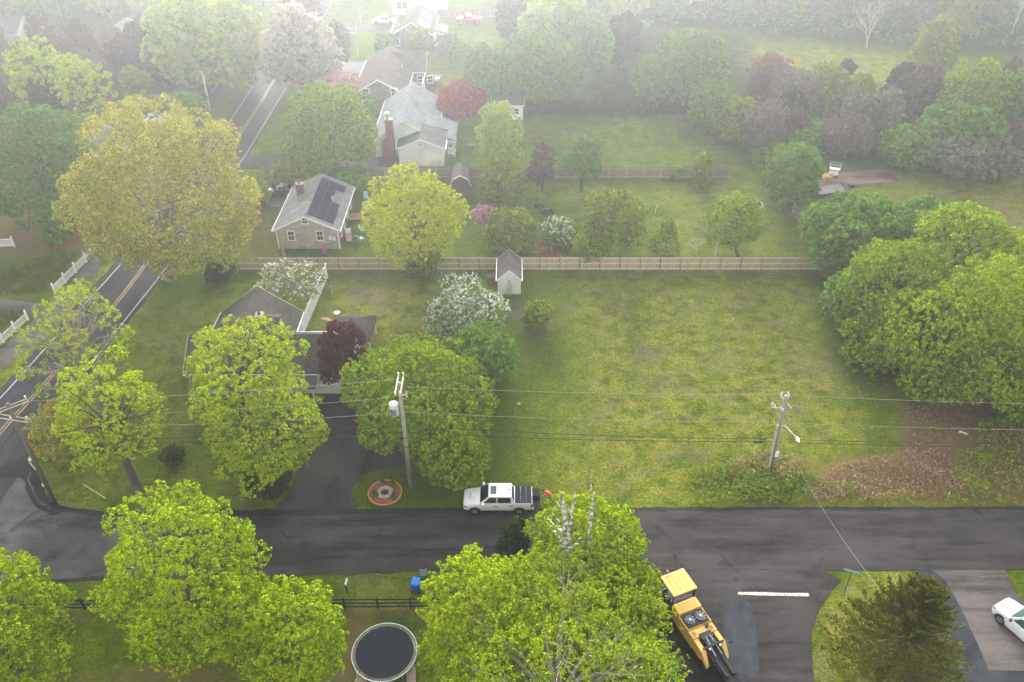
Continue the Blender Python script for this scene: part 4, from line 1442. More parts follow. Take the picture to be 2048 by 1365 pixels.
verge = [(1385, 940), (1480, 925), (1600, 930), (1650, 965), (1640, 990), (1600, 1008), (1400, 1010), (1380, 975)]
brush('undergrowth', verge, 16, 0.8, 'maple_deep', 21, 6, 0.12, 0.16)
brush('undergrowth', [(1480, 950), (1560, 945), (1640, 960), (1630, 1000), (1480, 1002)], 12, 1.1, 'green', 41, 7, 0.13, 0.18)
brush('undergrowth', [(1640, 990), (2150, 980), (2150, 1014), (1560, 1014), (1380, 1014), (1380, 1004)], 10, 0.35, 'maple_deep', 22, 6, 0.11, 0.16)
brush('bramble', [(1640, 955), (1700, 925), (1812, 905), (1900, 915), (1960, 950), (1950, 990), (1700, 1003), (1600, 1000), (1610, 970)], 15, 0.7, 'bramble', 23, 6, 0.13, 0.18)
brush('bramble', [(1450, 930), (1530, 900), (1600, 920), (1600, 960), (1560, 975), (1475, 975)], 16, 0.9, 'bramble', 24, 6, 0.13, 0.18)
brush('undergrowth', [(1915, 905), (1960, 895), (1990, 940), (1975, 985), (1930, 990), (1905, 950)], 14, 1.2, 'maple_deep', 42, 7, 0.14, 0.2)
brush('undergrowth', [(1660, 975), (1720, 960), (1740, 985), (1680, 998)], 10, 0.8, 'maple_deep', 43, 7, 0.13, 0.18)
brush('bramble', [(1060, 480), (1150, 485), (1165, 528), (1060, 528)], 6, 0.8, 'bramble', 25, 5, 0.22, 0.3)
brush('undergrowth', [(1950, 850), (2010, 835), (2150, 835), (2150, 985), (2000, 985), (1960, 930)], 9, 1.3, 'maple_deep', 26, 6, 0.17, 0.25)
brush('undergrowth', [(1970, 860), (2150, 850), (2150, 990), (1990, 990)], 6, 0.9, 'bramble', 44, 6, 0.15, 0.25)
brush('weeds', [(1010, 560), (1640, 556), (1810, 790), (1800, 900), (1600, 925), (1380, 1005), (1010, 1005), (1030, 700)], 1.3, 0.05, 'maple_deep', 45, 5, 0.13, 0.22, 3.0)
brush('weeds', [(1010, 560), (1640, 556), (1810, 790), (1800, 900), (1600, 925), (1380, 1005), (1010, 1005), (1030, 700)], 1.0, 0.04, 'olive', 46, 5, 0.12, 0.22, 2.0)
brush('weeds', [(70, 950), (300, 620), (480, 560), (380, 800), (560, 985), (540, 1015), (110, 1008)], 1.6, 0.05, 'green', 47, 5, 0.12, 0.2, 2.0)
brush('weeds', [(60, 1240), (700, 1240), (700, 1400), (60, 1400)], 2.5, 0.07, 'green', 48, 5, 0.12, 0.2, 1.2)
brush('fallen_leaves', [(1812, 815), (1900, 785), (1975, 850), (1975, 990), (1640, 1005), (1640, 960), (1812, 905)], 12, 0.03, 'bramble', 37, 4, 0.12, 0.2)
brush('undergrowth', [(1640, 560), (1720, 740), (1840, 790), (2300, 800), (2300, 500), (1900, 480), (1700, 450)], 1.2, 1.4, 'green', 27, 5, 0.4, 0.5)
brush('undergrowth', [(1500, 330), (1480, 230), (1530, 180), (1900, 200), (2300, 170), (2300, 335), (1960, 345), (1820, 318), (1660, 318), (1540, 335)], 1.0, 2.2, 'green', 28, 5, 0.6, 0.8, 2.5)
brush('undergrowth', [(1500, 300), (1480, 230), (1530, 180), (1900, 200), (2300, 170), (2300, 310), (1660, 310)], 0.7, 3.0, 'twig', 29, 5, 0.55, 0.8, 2.2)
brush('undergrowth', [(1060, 215), (1300, 216), (1450, 200), (1490, 225), (1440, 240), (1400, 232), (1060, 233)], 1.6, 1.3, 'green', 30, 5, 0.45, 0.5)
brush('undergrowth', [(1480, 60), (1235, 60), (1240, -70), (2500, -70), (2500, 115), (1700, 90)], 0.35, 2.2, 'green', 31, 5, 0.8, 1.0, 4)
brush('undergrowth', [(-250, 250), (-250, 90), (60, 110), (460, 110), (430, 190), (280, 230), (150, 270)], 0.8, 2.4, 'twig', 32, 5, 0.6, 0.8, 2.5)
brush('undergrowth', [(1470, 225), (1420, 240), (1500, 320), (1540, 410), (1580, 440), (1640, 470), (1660, 440), (1590, 400), (1540, 330), (1520, 260)], 2.0, 1.0, 'green', 33, 5, 0.35, 0.4)
brush('ground_ivy', [(0, 545), (110, 510), (160, 510), (100, 575), (60, 590), (0, 588), (-150, 590), (-150, 560)], 6, 0.5, 'juniper', 34, 6, 0.24, 0.25, 2.0)
brush('ground_ivy', [(-150, 650), (0, 620), (40, 622), (45, 635), (0, 665), (-150, 720)], 6, 0.5, 'juniper', 35, 6, 0.24, 0.25, 2.0)
brush('ground_ivy', [(730, 545), (800, 545), (985, 543), (985, 556), (800, 560), (735, 560)], 3, 0.35, 'maple_deep', 36, 6, 0.2, 0.25)
brush('undergrowth', [(575, 505), (690, 503), (690, 512), (575, 514)], 4, 0.5, 'green', 38, 6, 0.2, 0.25)
brush('undergrowth', [(890, 300), (950, 300), (945, 335), (890, 335)], 2.5, 0.9, 'green', 39, 6, 0.25, 0.3)
hg = brush('hedge', [(1050, 224), (1440, 222), (1445, 233), (1050, 236)], 20, 3.0, 'hedge', 81, 8, 0.3, 0.3, 7.0)
del hg['kind']
tag(hg, 'long dark overgrown hedge along the far edge of the back lawn', 'hedge')
# ------------------------------------------------------------------ buildings
M_trim = mat('white_trim', (0.85, 0.85, 0.83), (0.78, 0.78, 0.76), 2, 0.55)
M_glass = mat('window_glass', (0.020, 0.026, 0.030), (0.045, 0.055, 0.060), 0.8, 0.08, spec=0.6)
M_brick_red = course_mat('red_brick', (0.20, 0.070, 0.050), (0.27, 0.105, 0.075), 0.075, 'Z', 'X', 0.22, 0.9, 0.5, 2.0, (0.22, 0.18, 0.15))
M_brick_old = course_mat('weathered_brick', (0.30, 0.16, 0.10), (0.20, 0.11, 0.08), 0.075, 'Z', 'X', 0.22, 0.9, 0.5, 2.5, (0.12, 0.10, 0.09))
M_black = mat('black_metal', (0.018, 0.018, 0.019), (0.032, 0.032, 0.034), 5, 0.5)
M_dark = mat('dark_void', (0.02, 0.02, 0.02), (0.03, 0.03, 0.03), 3, 0.9)
M_cap = mat('mortar_cap', (0.40, 0.34, 0.27), (0.28, 0.23, 0.18), 6, 0.9)
M_solar = mat('solar_cell', (0.016, 0.019, 0.032), (0.024, 0.029, 0.046), 2, 0.6, spec=0.03)
M_solar_pale = mat('solar_cell_pale', (0.13, 0.15, 0.19), (0.18, 0.20, 0.24), 2, 0.8, spec=0.02)


def roof_mats(name, c1, c2, course=0.15, mottle=0.9):
    return (course_mat(name + '_ns', c1, c2, course * 0.55, 'Z', 'Y', 0.33, 0.9, 0.7, mottle),     # slopes facing left and right: courses run along Y
            course_mat(name + '_ew', c1, c2, course * 0.55, 'Z', 'X', 0.33, 0.9, 0.7, mottle))


R_grey = roof_mats('grey_shingle_roof', (0.20, 0.20, 0.198), (0.275, 0.275, 0.27))
R_blue = roof_mats('blue_grey_shingle_roof', (0.19, 0.205, 0.215), (0.26, 0.275, 0.285))
R_dark = roof_mats('dark_grey_shingle_roof', (0.13, 0.13, 0.128), (0.19, 0.19, 0.185), mottle=0.5)
R_brown = roof_mats('brown_shingle_roof', (0.085, 0.075, 0.066), (0.145, 0.128, 0.112))
R_taupe = roof_mats('taupe_shingle_roof', (0.12, 0.104, 0.093), (0.17, 0.15, 0.135))
W_cedar_lit = course_mat('weathered_cedar_lit_wall', (0.42, 0.38, 0.31), (0.56, 0.52, 0.43), 0.16, 'Z', 'X', 0.5, 0.9, 0.7, 0.8, (0.10, 0.085, 0.065))  # front face coloured lighter to offset the light from behind; sides keep darker cedar
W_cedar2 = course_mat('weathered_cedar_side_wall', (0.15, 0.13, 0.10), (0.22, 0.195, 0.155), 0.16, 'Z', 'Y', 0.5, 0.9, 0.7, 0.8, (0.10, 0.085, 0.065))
W_brown = course_mat('brown_shingle_wall', (0.20, 0.17, 0.145), (0.29, 0.25, 0.215), 0.15, 'Z', 'X', 0.4, 0.9, 0.7, 1.5, (0.09, 0.075, 0.06))
W_cream = course_mat('cream_clapboard', (0.82, 0.80, 0.72), (0.87, 0.85, 0.77), 0.13, 'Z', 'X', 9.0, 0.6, 0.7, 0.4, (0.36, 0.34, 0.29))
W_mint = course_mat('mint_board_wall', (0.68, 0.76, 0.69), (0.74, 0.81, 0.75), 0.13, 'Z', 'X', 9.0, 0.6, 0.6, 0.4, (0.40, 0.46, 0.41))
W_white = course_mat('white_clapboard', (0.70, 0.70, 0.67), (0.74, 0.74, 0.71), 0.13, 'Z', 'X', 9.0, 0.6, 0.6, 0.4, (0.50, 0.50, 0.47))
W_wood = course_mat('brown_board_wall', (0.13, 0.095, 0.07), (0.19, 0.14, 0.105), 0.20, 'X', 'Z', 4.0, 0.9, 0.6, 1.0, (0.05, 0.04, 0.03))


def gable_walls(mb, x0, x1, y0, y1, eave, ridge, axis):
    """closed solid; axis is the direction the ridge runs; gable ends are the faces across it"""
    if axis == 'Y':
        xm = (x0 + x1) / 2
        A = [(x0, y0, 0), (x1, y0, 0), (x1, y0, eave), (xm, y0, ridge), (x0, y0, eave)]
        B = [(p[0], y1, p[2]) for p in A]
    else:
        ym = (y0 + y1) / 2
        A = [(x1, y0, 0), (x1, y1, 0), (x1, y1, eave), (x1, ym, ridge), (x1, y0, eave)]
        B = [(x0, p[1], p[2]) for p in A]
    mb.raw(A + B, [(0, 1, 2, 3, 4), (9, 8, 7, 6, 5), (0, 5, 6, 1), (1, 6, 7, 2), (2, 7, 8, 3), (3, 8, 9, 4), (4, 9, 5, 0)])


def gable_roof(parent, mats, x0, x1, y0, y1, eave, ridge, axis, ov=0.3, th=0.14, name='roof', rake=True, split=None):
    """two slabs with thickness and overhang, white boards under the gable edges"""
    mb = MB()
    tm = MB()
    if axis == 'Y':
        xm = (x0 + x1) / 2
        k = (ridge - eave) / (xm - x0)
        lift = th + 0.02
        zl, zr = eave - k * ov + lift, ridge + lift
        mb.slab([(x0 - ov, y1 + ov, zl), (x0 - ov, y0 - ov, zl), (xm, y0 - ov, zr), (xm, y1 + ov, zr)], th)
        mb.slab([(x1 + ov, y0 - ov, zl), (x1 + ov, y1 + ov, zl), (xm, y1 + ov, zr), (xm, y0 - ov, zr)], th)
        m = mats[0]
        if rake:
            for yy in (y0 - ov - 0.035, y1 + ov + 0.005):
                for a, b in (((x0 - ov, zl), (xm, zr)), ((xm, zr), (x1 + ov, zl))):
                    d = 0.20
                    tm.raw([(a[0], yy, a[1] - d), (b[0], yy, b[1] - d), (b[0], yy, b[1] + 0.01), (a[0], yy, a[1] + 0.01),
                            (a[0], yy + 0.03, a[1] - d), (b[0], yy + 0.03, b[1] - d), (b[0], yy + 0.03, b[1] + 0.01), (a[0], yy + 0.03, a[1] + 0.01)],
                           [(0, 1, 2, 3), (7, 6, 5, 4), (3, 2, 6, 7), (0, 4, 5, 1), (0, 3, 7, 4), (1, 5, 6, 2)])
            for xx, s in ((x0 - ov, -1), (x1 + ov, 1)):
                tm.box(min(xx + s * 0.005, xx + s * 0.10), max(xx + s * 0.005, xx + s * 0.10), y0 - ov, y1 + ov, zl - 0.17, zl - 0.03)
    else:
        ym = (y0 + y1) / 2
        k = (ridge - eave) / (ym - y0)
        lift = th + 0.02
        zl, zr = eave - k * ov + lift, ridge + lift
        mb.slab([(x0 - ov, y0 - ov, zl), (x1 + ov, y0 - ov, zl), (x1 + ov, ym, zr), (x0 - ov, ym, zr)], th)
        mb.slab([(x1 + ov, y1 + ov, zl), (x0 - ov, y1 + ov, zl), (x0 - ov, ym, zr), (x1 + ov, ym, zr)], th)
        m = mats[1]
        if rake:
            for xx in (x0 - ov - 0.035, x1 + ov + 0.005):
                for a, b in (((y0 - ov, zl), (ym, zr)), ((ym, zr), (y1 + ov, zl))):
                    d = 0.20
                    tm.raw([(xx, a[0], a[1] - d), (xx, b[0], b[1] - d), (xx, b[0], b[1] + 0.01), (xx, a[0], a[1] + 0.01),
                            (xx + 0.03, a[0], a[1] - d), (xx + 0.03, b[0], b[1] - d), (xx + 0.03, b[0], b[1] + 0.01), (xx + 0.03, a[0], a[1] + 0.01)],
                           [(3, 2, 1, 0), (4, 5, 6, 7), (7, 6, 2, 3), (1, 5, 4, 0), (4, 7, 3, 0), (2, 6, 5, 1)])
            for yy, s in ((y0 - ov, -1), (y1 + ov, 1)):
                tm.box(x0 - ov, x1 + ov, min(yy + s * 0.005, yy + s * 0.10), max(yy + s * 0.005, yy + s * 0.10), zl - 0.17, zl - 0.03)
    r = mb.build(name, m, parent)
    if rake:
        tm.build('roof_trim', M_trim, r)
    return r


def window(parent, x, y, z, w, h, face='S', trim=0.11, double=True):
    """a window at the wall face point (x, y), sill height z; face S looks to -Y, E to +X, W to -X"""
    fr, pn, bars = MB(), MB(), MB()

    def B(mb, u0, u1, v0, v1, d0, d1):
        if face == 'S':
            mb.box(x + u0, x + u1, y - d1, y - d0, z + v0, z + v1)
        elif face == 'E':
            mb.box(x + d0, x + d1, y + u0, y + u1, z + v0, z + v1)
        else:
            mb.box(x - d1, x - d0, y + u0, y + u1, z + v0, z + v1)
    B(fr, -w / 2 - trim, -w / 2, -trim, h + trim, 0.0, 0.06)
    B(fr, w / 2, w / 2 + trim, -trim, h + trim, 0.0, 0.06)
    B(fr, -w / 2, w / 2, h, h + trim, 0.0, 0.06)
    B(fr, -w / 2, w / 2, -trim, 0, 0.0, 0.08)
    o = fr.build('window', M_trim, parent)
    B(pn, -w / 2, w / 2, 0, h, 0.004, 0.02)
    pn.build('pane', M_glass, o)
    B(bars, -w / 2, w / 2, h / 2 - 0.03, h / 2 + 0.03, 0.022, 0.05)
    if double:
        B(bars, -0.015, 0.015, 0.0, h / 2 - 0.03, 0.022, 0.035)
        B(bars, -0.015, 0.015, h / 2 + 0.03, h, 0.022, 0.035)
    bars.build('sash_bar', M_trim, o)
    return o


def corner_boards(parent, x0, x1, y0, y1, z, w=0.13):
    for a, b in ((x0, y0), (x1, y0)):
        sx = 1 if a == x0 else -1
        MB().box(min(a - sx * 0.02, a + sx * w), max(a - sx * 0.02, a + sx * w), b - 0.025, b + w, 0, z).build('corner_board', M_trim, parent)


def chimney(parent, x0, x1, y0, y1, z0, z1, m=None, pots=1):
    c = MB().box(x0, x1, y0, y1, z0, z1).build('chimney', m or M_brick_red, parent)
    MB().box(x0 - 0.06, x1 + 0.06, y0 - 0.06, y1 + 0.06, z1 + 0.002, z1 + 0.12).build('chimney_cap', M_cap, c)
    mb = MB()
    for k in range(pots):
        xx = x0 + (x1 - x0) * (k + 0.5) / pots
        mb.tube([(xx, (y0 + y1) / 2, z1 + 0.12), (xx, (y0 + y1) / 2, z1 + 0.35)], 0.13, 10)
    mb.build('chimney_pot', M_dark, c)
    return c


def slope_pt(x0, x1, eave, ridge, u, side, lift):
    """point on a Y-ridge roof: u 0 at the eave .. 1 at the ridge"""
    xm = (x0 + x1) / 2
    xe = x1 if side > 0 else x0
    return xe + (xm - xe) * u, eave + (ridge - eave) * u + lift


# --- the grey shingled cape with solar panels
a, b = P(558, 498), P(681, 498)
CW = b.x - a.x
ap = PY(607, 432, a.y)
cape = thing('cape_house', 'grey weathered shingle house with dark solar panels on its right roof slope', 'house', (a.x, a.y, 0))
CD = 11.2
cb_ = PY(633, 356, a.y + CD)
eave, ridge = 2.75, ap.z - 0.1
mb = MB()
gable_walls(mb, 0, CW, 0, CD, eave, ridge, 'Y')
w = mb.build('wall', [W_cedar_lit, W_cedar2], cape)
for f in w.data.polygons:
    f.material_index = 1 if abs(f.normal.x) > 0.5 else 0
rf = gable_roof(cape, R_grey, 0, CW, 0, CD, eave, ridge, 'Y', 0.32)
corner_boards(cape, 0, CW, 0, CD, eave - 0.1)
ww = 0.72
for px, py, h in ((584, 480, 1.05), (641, 480, 1.05)):
    q = PY(px, py, a.y)
    window(cape, q.x - a.x, 0, q.z, ww, h + 0.15)
q = PY(610.5, 447, a.y)
window(cape, q.x - a.x, 0, q.z, 0.62, 0.78)
for yy in (1.6, 3.8, 6.5, 9.0):
    window(cape, CW, yy, 1.0, 0.7, 1.1, 'E')
# chimney on the left slope
cq = P(603, 392, ridge - 1.2)
chimney(cape, cq.x - a.x - 0.45, cq.x - a.x + 0.45, cq.y - a.y - 0.5, cq.y - a.y + 0.3, eave + 0.4, ridge + 0.55, M_brick_red, 1)
# solar panels on the right slope, three rows, one gap at the vent
ov = 0.16 + 0.05
rowh, colw = 0.24, 1.66
sl = math.hypot(CW / 2, ridge - eave)
for r_ in range(3):
    for c_ in range(6):
        if (r_ == 0 and c_ in (3, 4)) or (r_ == 0 and c_ == 5 and False):
            continue
        u1 = 0.93 - (2 - r_) * 0.265
        u0 = u1 - 0.255
        y0_ = 0.55 + c_ * colw
        y1_ = y0_ + colw - 0.02
        xa, za = slope_pt(0, CW, eave, ridge, u0, 1, ov + 0.06)
        xb, zb = slope_pt(0, CW, eave, ridge, u1, 1, ov + 0.06)
        mb = MB().slab([(xa, y0_, za), (xa, y1_, za), (xb, y1_, zb), (xb, y0_, zb)], 0.05)
        mb.build('solar_panel', M_solar, cape)
xa, za = slope_pt(0, CW, eave, ridge, 0.42, 1, 0.15)
MB().tube([(xa, 6.1, za), (xa, 6.1, za + 0.55)], 0.07, 8).build('vent_pipe', M_trim, cape)
MB().box(CW - 0.75, CW - 0.42, -0.16, -0.004, 1.25, 1.75).build('meter_box', M_trim, cape)
MB().box(CW - 1.25, CW - 0.85, -0.14, -0.004, 1.35, 1.85).build('meter_box', M_trim, cape)
MB().tube([(CW + 0.2, -0.25, eave - 0.25), (CW + 0.05, -0.1, eave - 0.6), (CW + 0.05, -0.1, 0.1)], 0.05, 6).build('downpipe', M_trim, cape)
mb = MB().box(CW + 0.05, CW + 1.5, 6.8, 8.6, 0.25, 0.40).box(CW + 1.5, CW + 1.8, 7.0, 8.4, 0.0, 0.2)
mb.build('back_step', mat('red_wood_step', (0.26, 0.15, 0.11), (0.34, 0.2, 0.15), 3), cape)

# --- the pale green house with gable roof, porch and cream garage
G0 = P(800, 333)
G1 = P(888, 333)
gw = G1.x - G0.x
g_ap = PY(829, 292, G0.y)
gh = thing('garage_house', 'pale green house with blue-grey roof, red brick chimney and cream garage wing', 'house', (G0.x, G0.y, 0))
ge, gr = 2.9, max(g_ap.z, 4.2)
gd = 5.6
mb = MB()
gable_walls(mb, 0, gw, 0, gd, ge, gr, 'Y')
mb.build('garage_wall', W_cream, gh)
gable_roof(gh, R_dark, 0, gw, 0, gd, ge, gr, 'Y', 0.35, name='garage_roof')
MB().box(0.13, gw - 0.13, -0.03, -0.004, 0.85, 1.0).build('band_board', M_trim, gh)
corner_boards(gh, 0, gw, 0, gd, ge - 0.1, 0.2)
MB().tube([(gw / 2, -0.02, gr - 0.75), (gw / 2, -0.08, gr - 0.75)], 0.16, 10).build('gable_vent', M_cap, gh)
# main block, a bit further back and left
m0 = P(752, 318)
mx0, my0 = m0.x - G0.x, 3.2
m_ap = PY(806, 242, G0.y + my0)
mr = m_ap.z
me_ = 2.9
mx1 = 2 * (m_ap.x - G0.x) - mx0
mdp = 15.5
mb = MB()
gable_walls(mb, mx0, mx1, my0, my0 + mdp, me_, mr, 'Y')
mb.build('main_wall', W_mint, gh)
gable_roof(gh, R_blue, mx0, mx1, my0, my0 + mdp, me_, mr, 'Y', 0.35, name='main_roof')
corner_boards(gh, mx0, mx1, my0, my0 + mdp, me_ - 0.1, 0.15)
# right wing with the porch
wx1 = P(915, 296).x - G0.x
zk = me_ + 0.9
xs_, zs_ = mx1 - 1.6, zk + 0.35
zg_ = zs_ + (me_ - 0.15 - zs_) * (gw + 0.42 - xs_) / (wx1 - xs_)
mb = MB().slab([(xs_, gd + 0.4, zs_), (wx1, gd + 0.4, me_ - 0.15), (wx1, my0 + 6.8, me_ - 0.15), (xs_, my0 + 6.8, zs_)], 0.16)
mb.slab([(gw + 0.42, my0 - 0.2, zg_), (wx1, my0 - 0.2, me_ - 0.15), (wx1, gd + 0.398, me_ - 0.15), (gw + 0.42, gd + 0.398, zg_)], 0.16)
pr = mb.build('porch_roof', R_blue[0], gh)
MB().box(gw + 0.42, wx1 - 0.1, my0 - 0.24, my0 - 0.205, me_ - 0.42, me_ - 0.2).build('roof_trim', M_trim, pr)
MB().box(mx1, wx1 - 0.3, my0 + 2.4, my0 + 6.2, 0, me_ - 0.35).build('porch_wall', W_mint, gh)
MB().box(gw + 0.3, wx1 - 0.2, my0 + 0.0, my0 + 2.4, 0.0, 0.55).build('porch_deck', M_trim, gh)
for xx in (gw + 0.4, wx1 - 0.35):
    MB().box(xx, xx + 0.14, my0, my0 + 0.14, 0.55, me_ - 0.4).build('porch_post', M_trim, gh)
mb = MB().box(gw + 0.56, wx1 - 0.37, my0 + 0.02, my0 + 0.08, 1.42, 1.5).box(gw + 0.56, wx1 - 0.37, my0 + 0.02, my0 + 0.08, 0.66, 0.73)
k = gw + 0.64
while k < wx1 - 0.4:
    mb.box(k, k + 0.05, my0 + 0.03, my0 + 0.07, 0.73, 1.42)
    k += 0.17
mb.build('porch_railing', M_trim, gh)
# big outside chimney: wide foot, narrow shaft
c0 = P(783, 299, 0.5)
cx = c0.x - G0.x
mb = MB().box(cx - 0.95, cx + 0.85, my0 - 0.75, my0 - 0.02, 0, 2.6)
mb.raw([(cx - 0.95, my0 - 0.75, 2.6), (cx + 0.85, my0 - 0.75, 2.6), (cx + 0.85, my0 - 0.02, 2.6), (cx - 0.95, my0 - 0.02, 2.6),
        (cx - 0.25, my0 - 0.75, 3.4), (cx + 0.85, my0 - 0.75, 3.4), (cx + 0.85, my0 - 0.02, 3.4), (cx - 0.25, my0 - 0.02, 3.4)],
       [(0, 1, 5, 4), (1, 2, 6, 5), (2, 3, 7, 6), (3, 0, 4, 7)])
mb.box(cx - 0.25, cx + 0.85, my0 - 0.75, my0 - 0.02, 3.4, 6.1)
ch = mb.build('chimney', M_brick_red, gh)
MB().box(cx - 0.32, cx + 0.92, my0 - 0.82, my0 + 0.05, 6.102, 6.2).build('chimney_cap', M_cap, ch)
mb = MB().tube([(cx + 0.15, my0 - 0.4, 6.2), (cx + 0.15, my0 - 0.4, 7.0)], 0.2, 10)
mb.build('flue', mat('tan_flue', (0.42, 0.30, 0.2), None, 4), ch)
MB().box(cx - 0.12, cx + 0.42, my0 - 0.67, my0 - 0.13, 7.002, 7.15).build('flue_cap', M_trim, ch)

# --- the brown shingled house behind it
B0 = P(712, 222)
B1 = P(812, 222)
bw = B1.x - B0.x
bh_ap = PY(757, 160, B0.y)
br_ = max(4.6, bh_ap.z)
be = 2.9
bh = thing('shingle_house', 'brown shingled house with white rakes and a right-hand back wing, cherry at its corner', 'house', (B0.x, B0.y, 0))
bd = 17.0
mb = MB()
gable_walls(mb, 0, bw, 0, bd, be, br_, 'Y')
mb.build('wall', W_brown, bh)
gable_roof(bh, R_taupe, 0, bw, 0, bd, be, br_, 'Y', 0.35)
corner_boards(bh, 0, bw, 0, bd, be - 0.1)
for px, py in ((733, 193), (789, 192)):
    q = PY(px, py, B0.y)
    window(bh, q.x - B0.x, 0, q.z, 0.95, 1.25)
xv, zv = slope_pt(0, bw, be, br_, 0.35, 1, 0.15)
for yy in (5.0, 10.5):
    MB().tube([(xv, yy, zv), (xv, yy, zv + 0.35)], 0.09, 8).build('vent_pipe', M_trim, bh)
w0 = bd - 6.0
wx = P(862, 130).x - B0.x
mb = MB()
gable_walls(mb, bw / 2, wx, w0, bd + 1.0, be, br_ - 0.2, 'X')
mb.build('wing_wall', W_brown, bh)
gable_roof(bh, R_taupe, bw / 2, wx, w0, bd + 1.0, be, br_ - 0.2, 'X', 0.3, name='wing_roof')
for xx in (bw + 1.5, bw + 3.3):
    window(bh, xx, w0, 0.9, 0.9, 1.2)
MB().box(bw, wx + 0.3, 0.5, w0 - 0.5, 0.0, 0.35).build('deck', mat('deck_boards', (0.13, 0.11, 0.09), (0.2, 0.17, 0.14), 3), bh)
MB().box(wx + 0.02, wx + 0.16, w0 - 6, w0 - 0.02, be - 0.35, be - 0.15).build('pergola_beam', M_trim, bh)
for yy in (w0 - 6, w0 - 3):
    MB().box(wx + 0.02, wx + 0.16, yy, yy + 0.14, 0.3, be - 0.36).build('pergola_post', M_trim, bh)

# outdoor bench with planters in front of that wing
pb = P(852, 172)
ob = thing('planter_bench', 'brown wooden planter box with white and dark tubs beside the shingled house', 'planter', (pb.x, pb.y, 0))
M_oldwood = mat('old_brown_wood', (0.13, 0.09, 0.065), (0.22, 0.16, 0.12), 3, 0.9)
MB().box(-3.0, 3.0, -0.4, 1.6, 0, 1.0).build('box', M_oldwood, ob)
MB().box(-3.0, 3.0, 1.0, 2.2, 1.0, 1.3).build('back_shelf', M_oldwood, ob)
for k in range(4):
    MB().box(-2.4 + k * 1.35, -1.6 + k * 1.35, -0.1, 0.7, 1.002, 1.35).build('tub', M_trim if k % 2 else M_black, ob)
ld = thing('step_ladder', 'white stepladder standing on the deck behind the planter box', 'ladder', (pb.x - 0.3, pb.y + 3.4, 0))


def ladder_parts(t, h, w0=0.55, w1=0.3, lean=0.5, material=None, rungs=7, back=True):
    m = material or M_trim
    for s in (-1, 1):
        MB().tube([(s * w0 / 2, 0, 0), (s * w1 / 2, lean, h)], 0.035, 4).build('rail', m, t)
    for k in range(rungs):
        f = (k + 0.6) / rungs
        w = w0 + (w1 - w0) * f
        MB().tube([(-w / 2, lean * f, h * f), (w / 2, lean * f, h * f)], 0.028, 4).build('rung', m, t)
    if back:
        for s in (-1, 1):
            MB().tube([(s * w0 / 2, lean * 2.1, 0), (s * w1 / 2, lean + 0.02, h - 0.05)], 0.03, 4).build('back_leg', m, t)


ladder_parts(ld, 2.6)

# --- far house with pale solar panels
F0 = P(786, 100)
F1 = P(866, 100)
fw = F1.x - F0.x
fz = PY(822, 46, F0.y).z
fh = thing('far_solar_house', 'grey far house with pale solar panels and a white porch, in thick fog', 'house', (F0.x, F0.y, 0))
fe, fr_ = 3.0, max(5.0, min(7.0, fz))
fd = 13.0
mb = MB()
gable_walls(mb, 0, fw, 0, fd, fe, fr_, 'Y')
mb.build('wall', W_brown, fh)
gable_roof(fh, R_taupe, 0, fw, 0, fd, fe, fr_, 'Y', 0.35)
for r_, ys in ((0, (0.6, 2.2, 3.8)), (1, (0.6, 2.2, 3.8)), (2, (6.2, 7.8, 9.4)), (3, (6.2, 7.8, 9.4))):
    for yy in ys:
        u0 = 0.15 + (r_ % 2) * 0.3
        xa, za = slope_pt(0, fw, fe, fr_, u0, 1, 0.26)
        xb, zb = slope_pt(0, fw, fe, fr_, u0 + 0.28, 1, 0.26)
        MB().slab([(xa, yy, za), (xa, yy + 1.55, za), (xb, yy + 1.55, zb), (xb, yy, zb)], 0.05).build('solar_panel', M_solar_pale, fh)
chimney(fh, fw * 0.16, fw * 0.3, 4.2, 5.4, fe, fr_ + 0.3, M_brick_old)
q = PY(820, 52, F0.y)
window(fh, fw * 0.42, 0, 3.7, 0.6, 0.9)
window(fh, fw * 0.12, 0, 0.9, 0.9, 1.2)
window(fh, fw * 0.72, 0, 0.9, 1.2, 1.2)
MB().box(fw + 0.02, fw + 2.6, 2.0, 6.5, 0, 2.7).build('porch_wall', W_mint, fh)
MB().slab([(fw + 0.3, 1.7, 3.3), (fw + 2.9, 1.7, 2.8), (fw + 2.9, 6.8, 2.8), (fw + 0.3, 6.8, 3.3)], 0.15).build('porch_roof', R_blue[0], fh)
window(fh, fw + 1.3, 2.0, 0.9, 1.0, 1.4)

# --- white house beyond it
E0 = P(795, 30)
eh = thing('white_house', 'white far house with a double window, above the far solar house', 'house', (E0.x - 1.0, E0.y, 0))
mb = MB()
gable_walls(mb, 0, 12, 0, 8, 3.4, 6.0, 'X')
mb.build('wall', W_white, eh)
gable_roof(eh, R_taupe, 0, 12, 0, 8, 3.4, 6.0, 'X', 0.3)
window(eh, 1.5, 0, 1.3, 0.9, 1.4)
window(eh, 2.8, 0, 1.3, 0.9, 1.4)

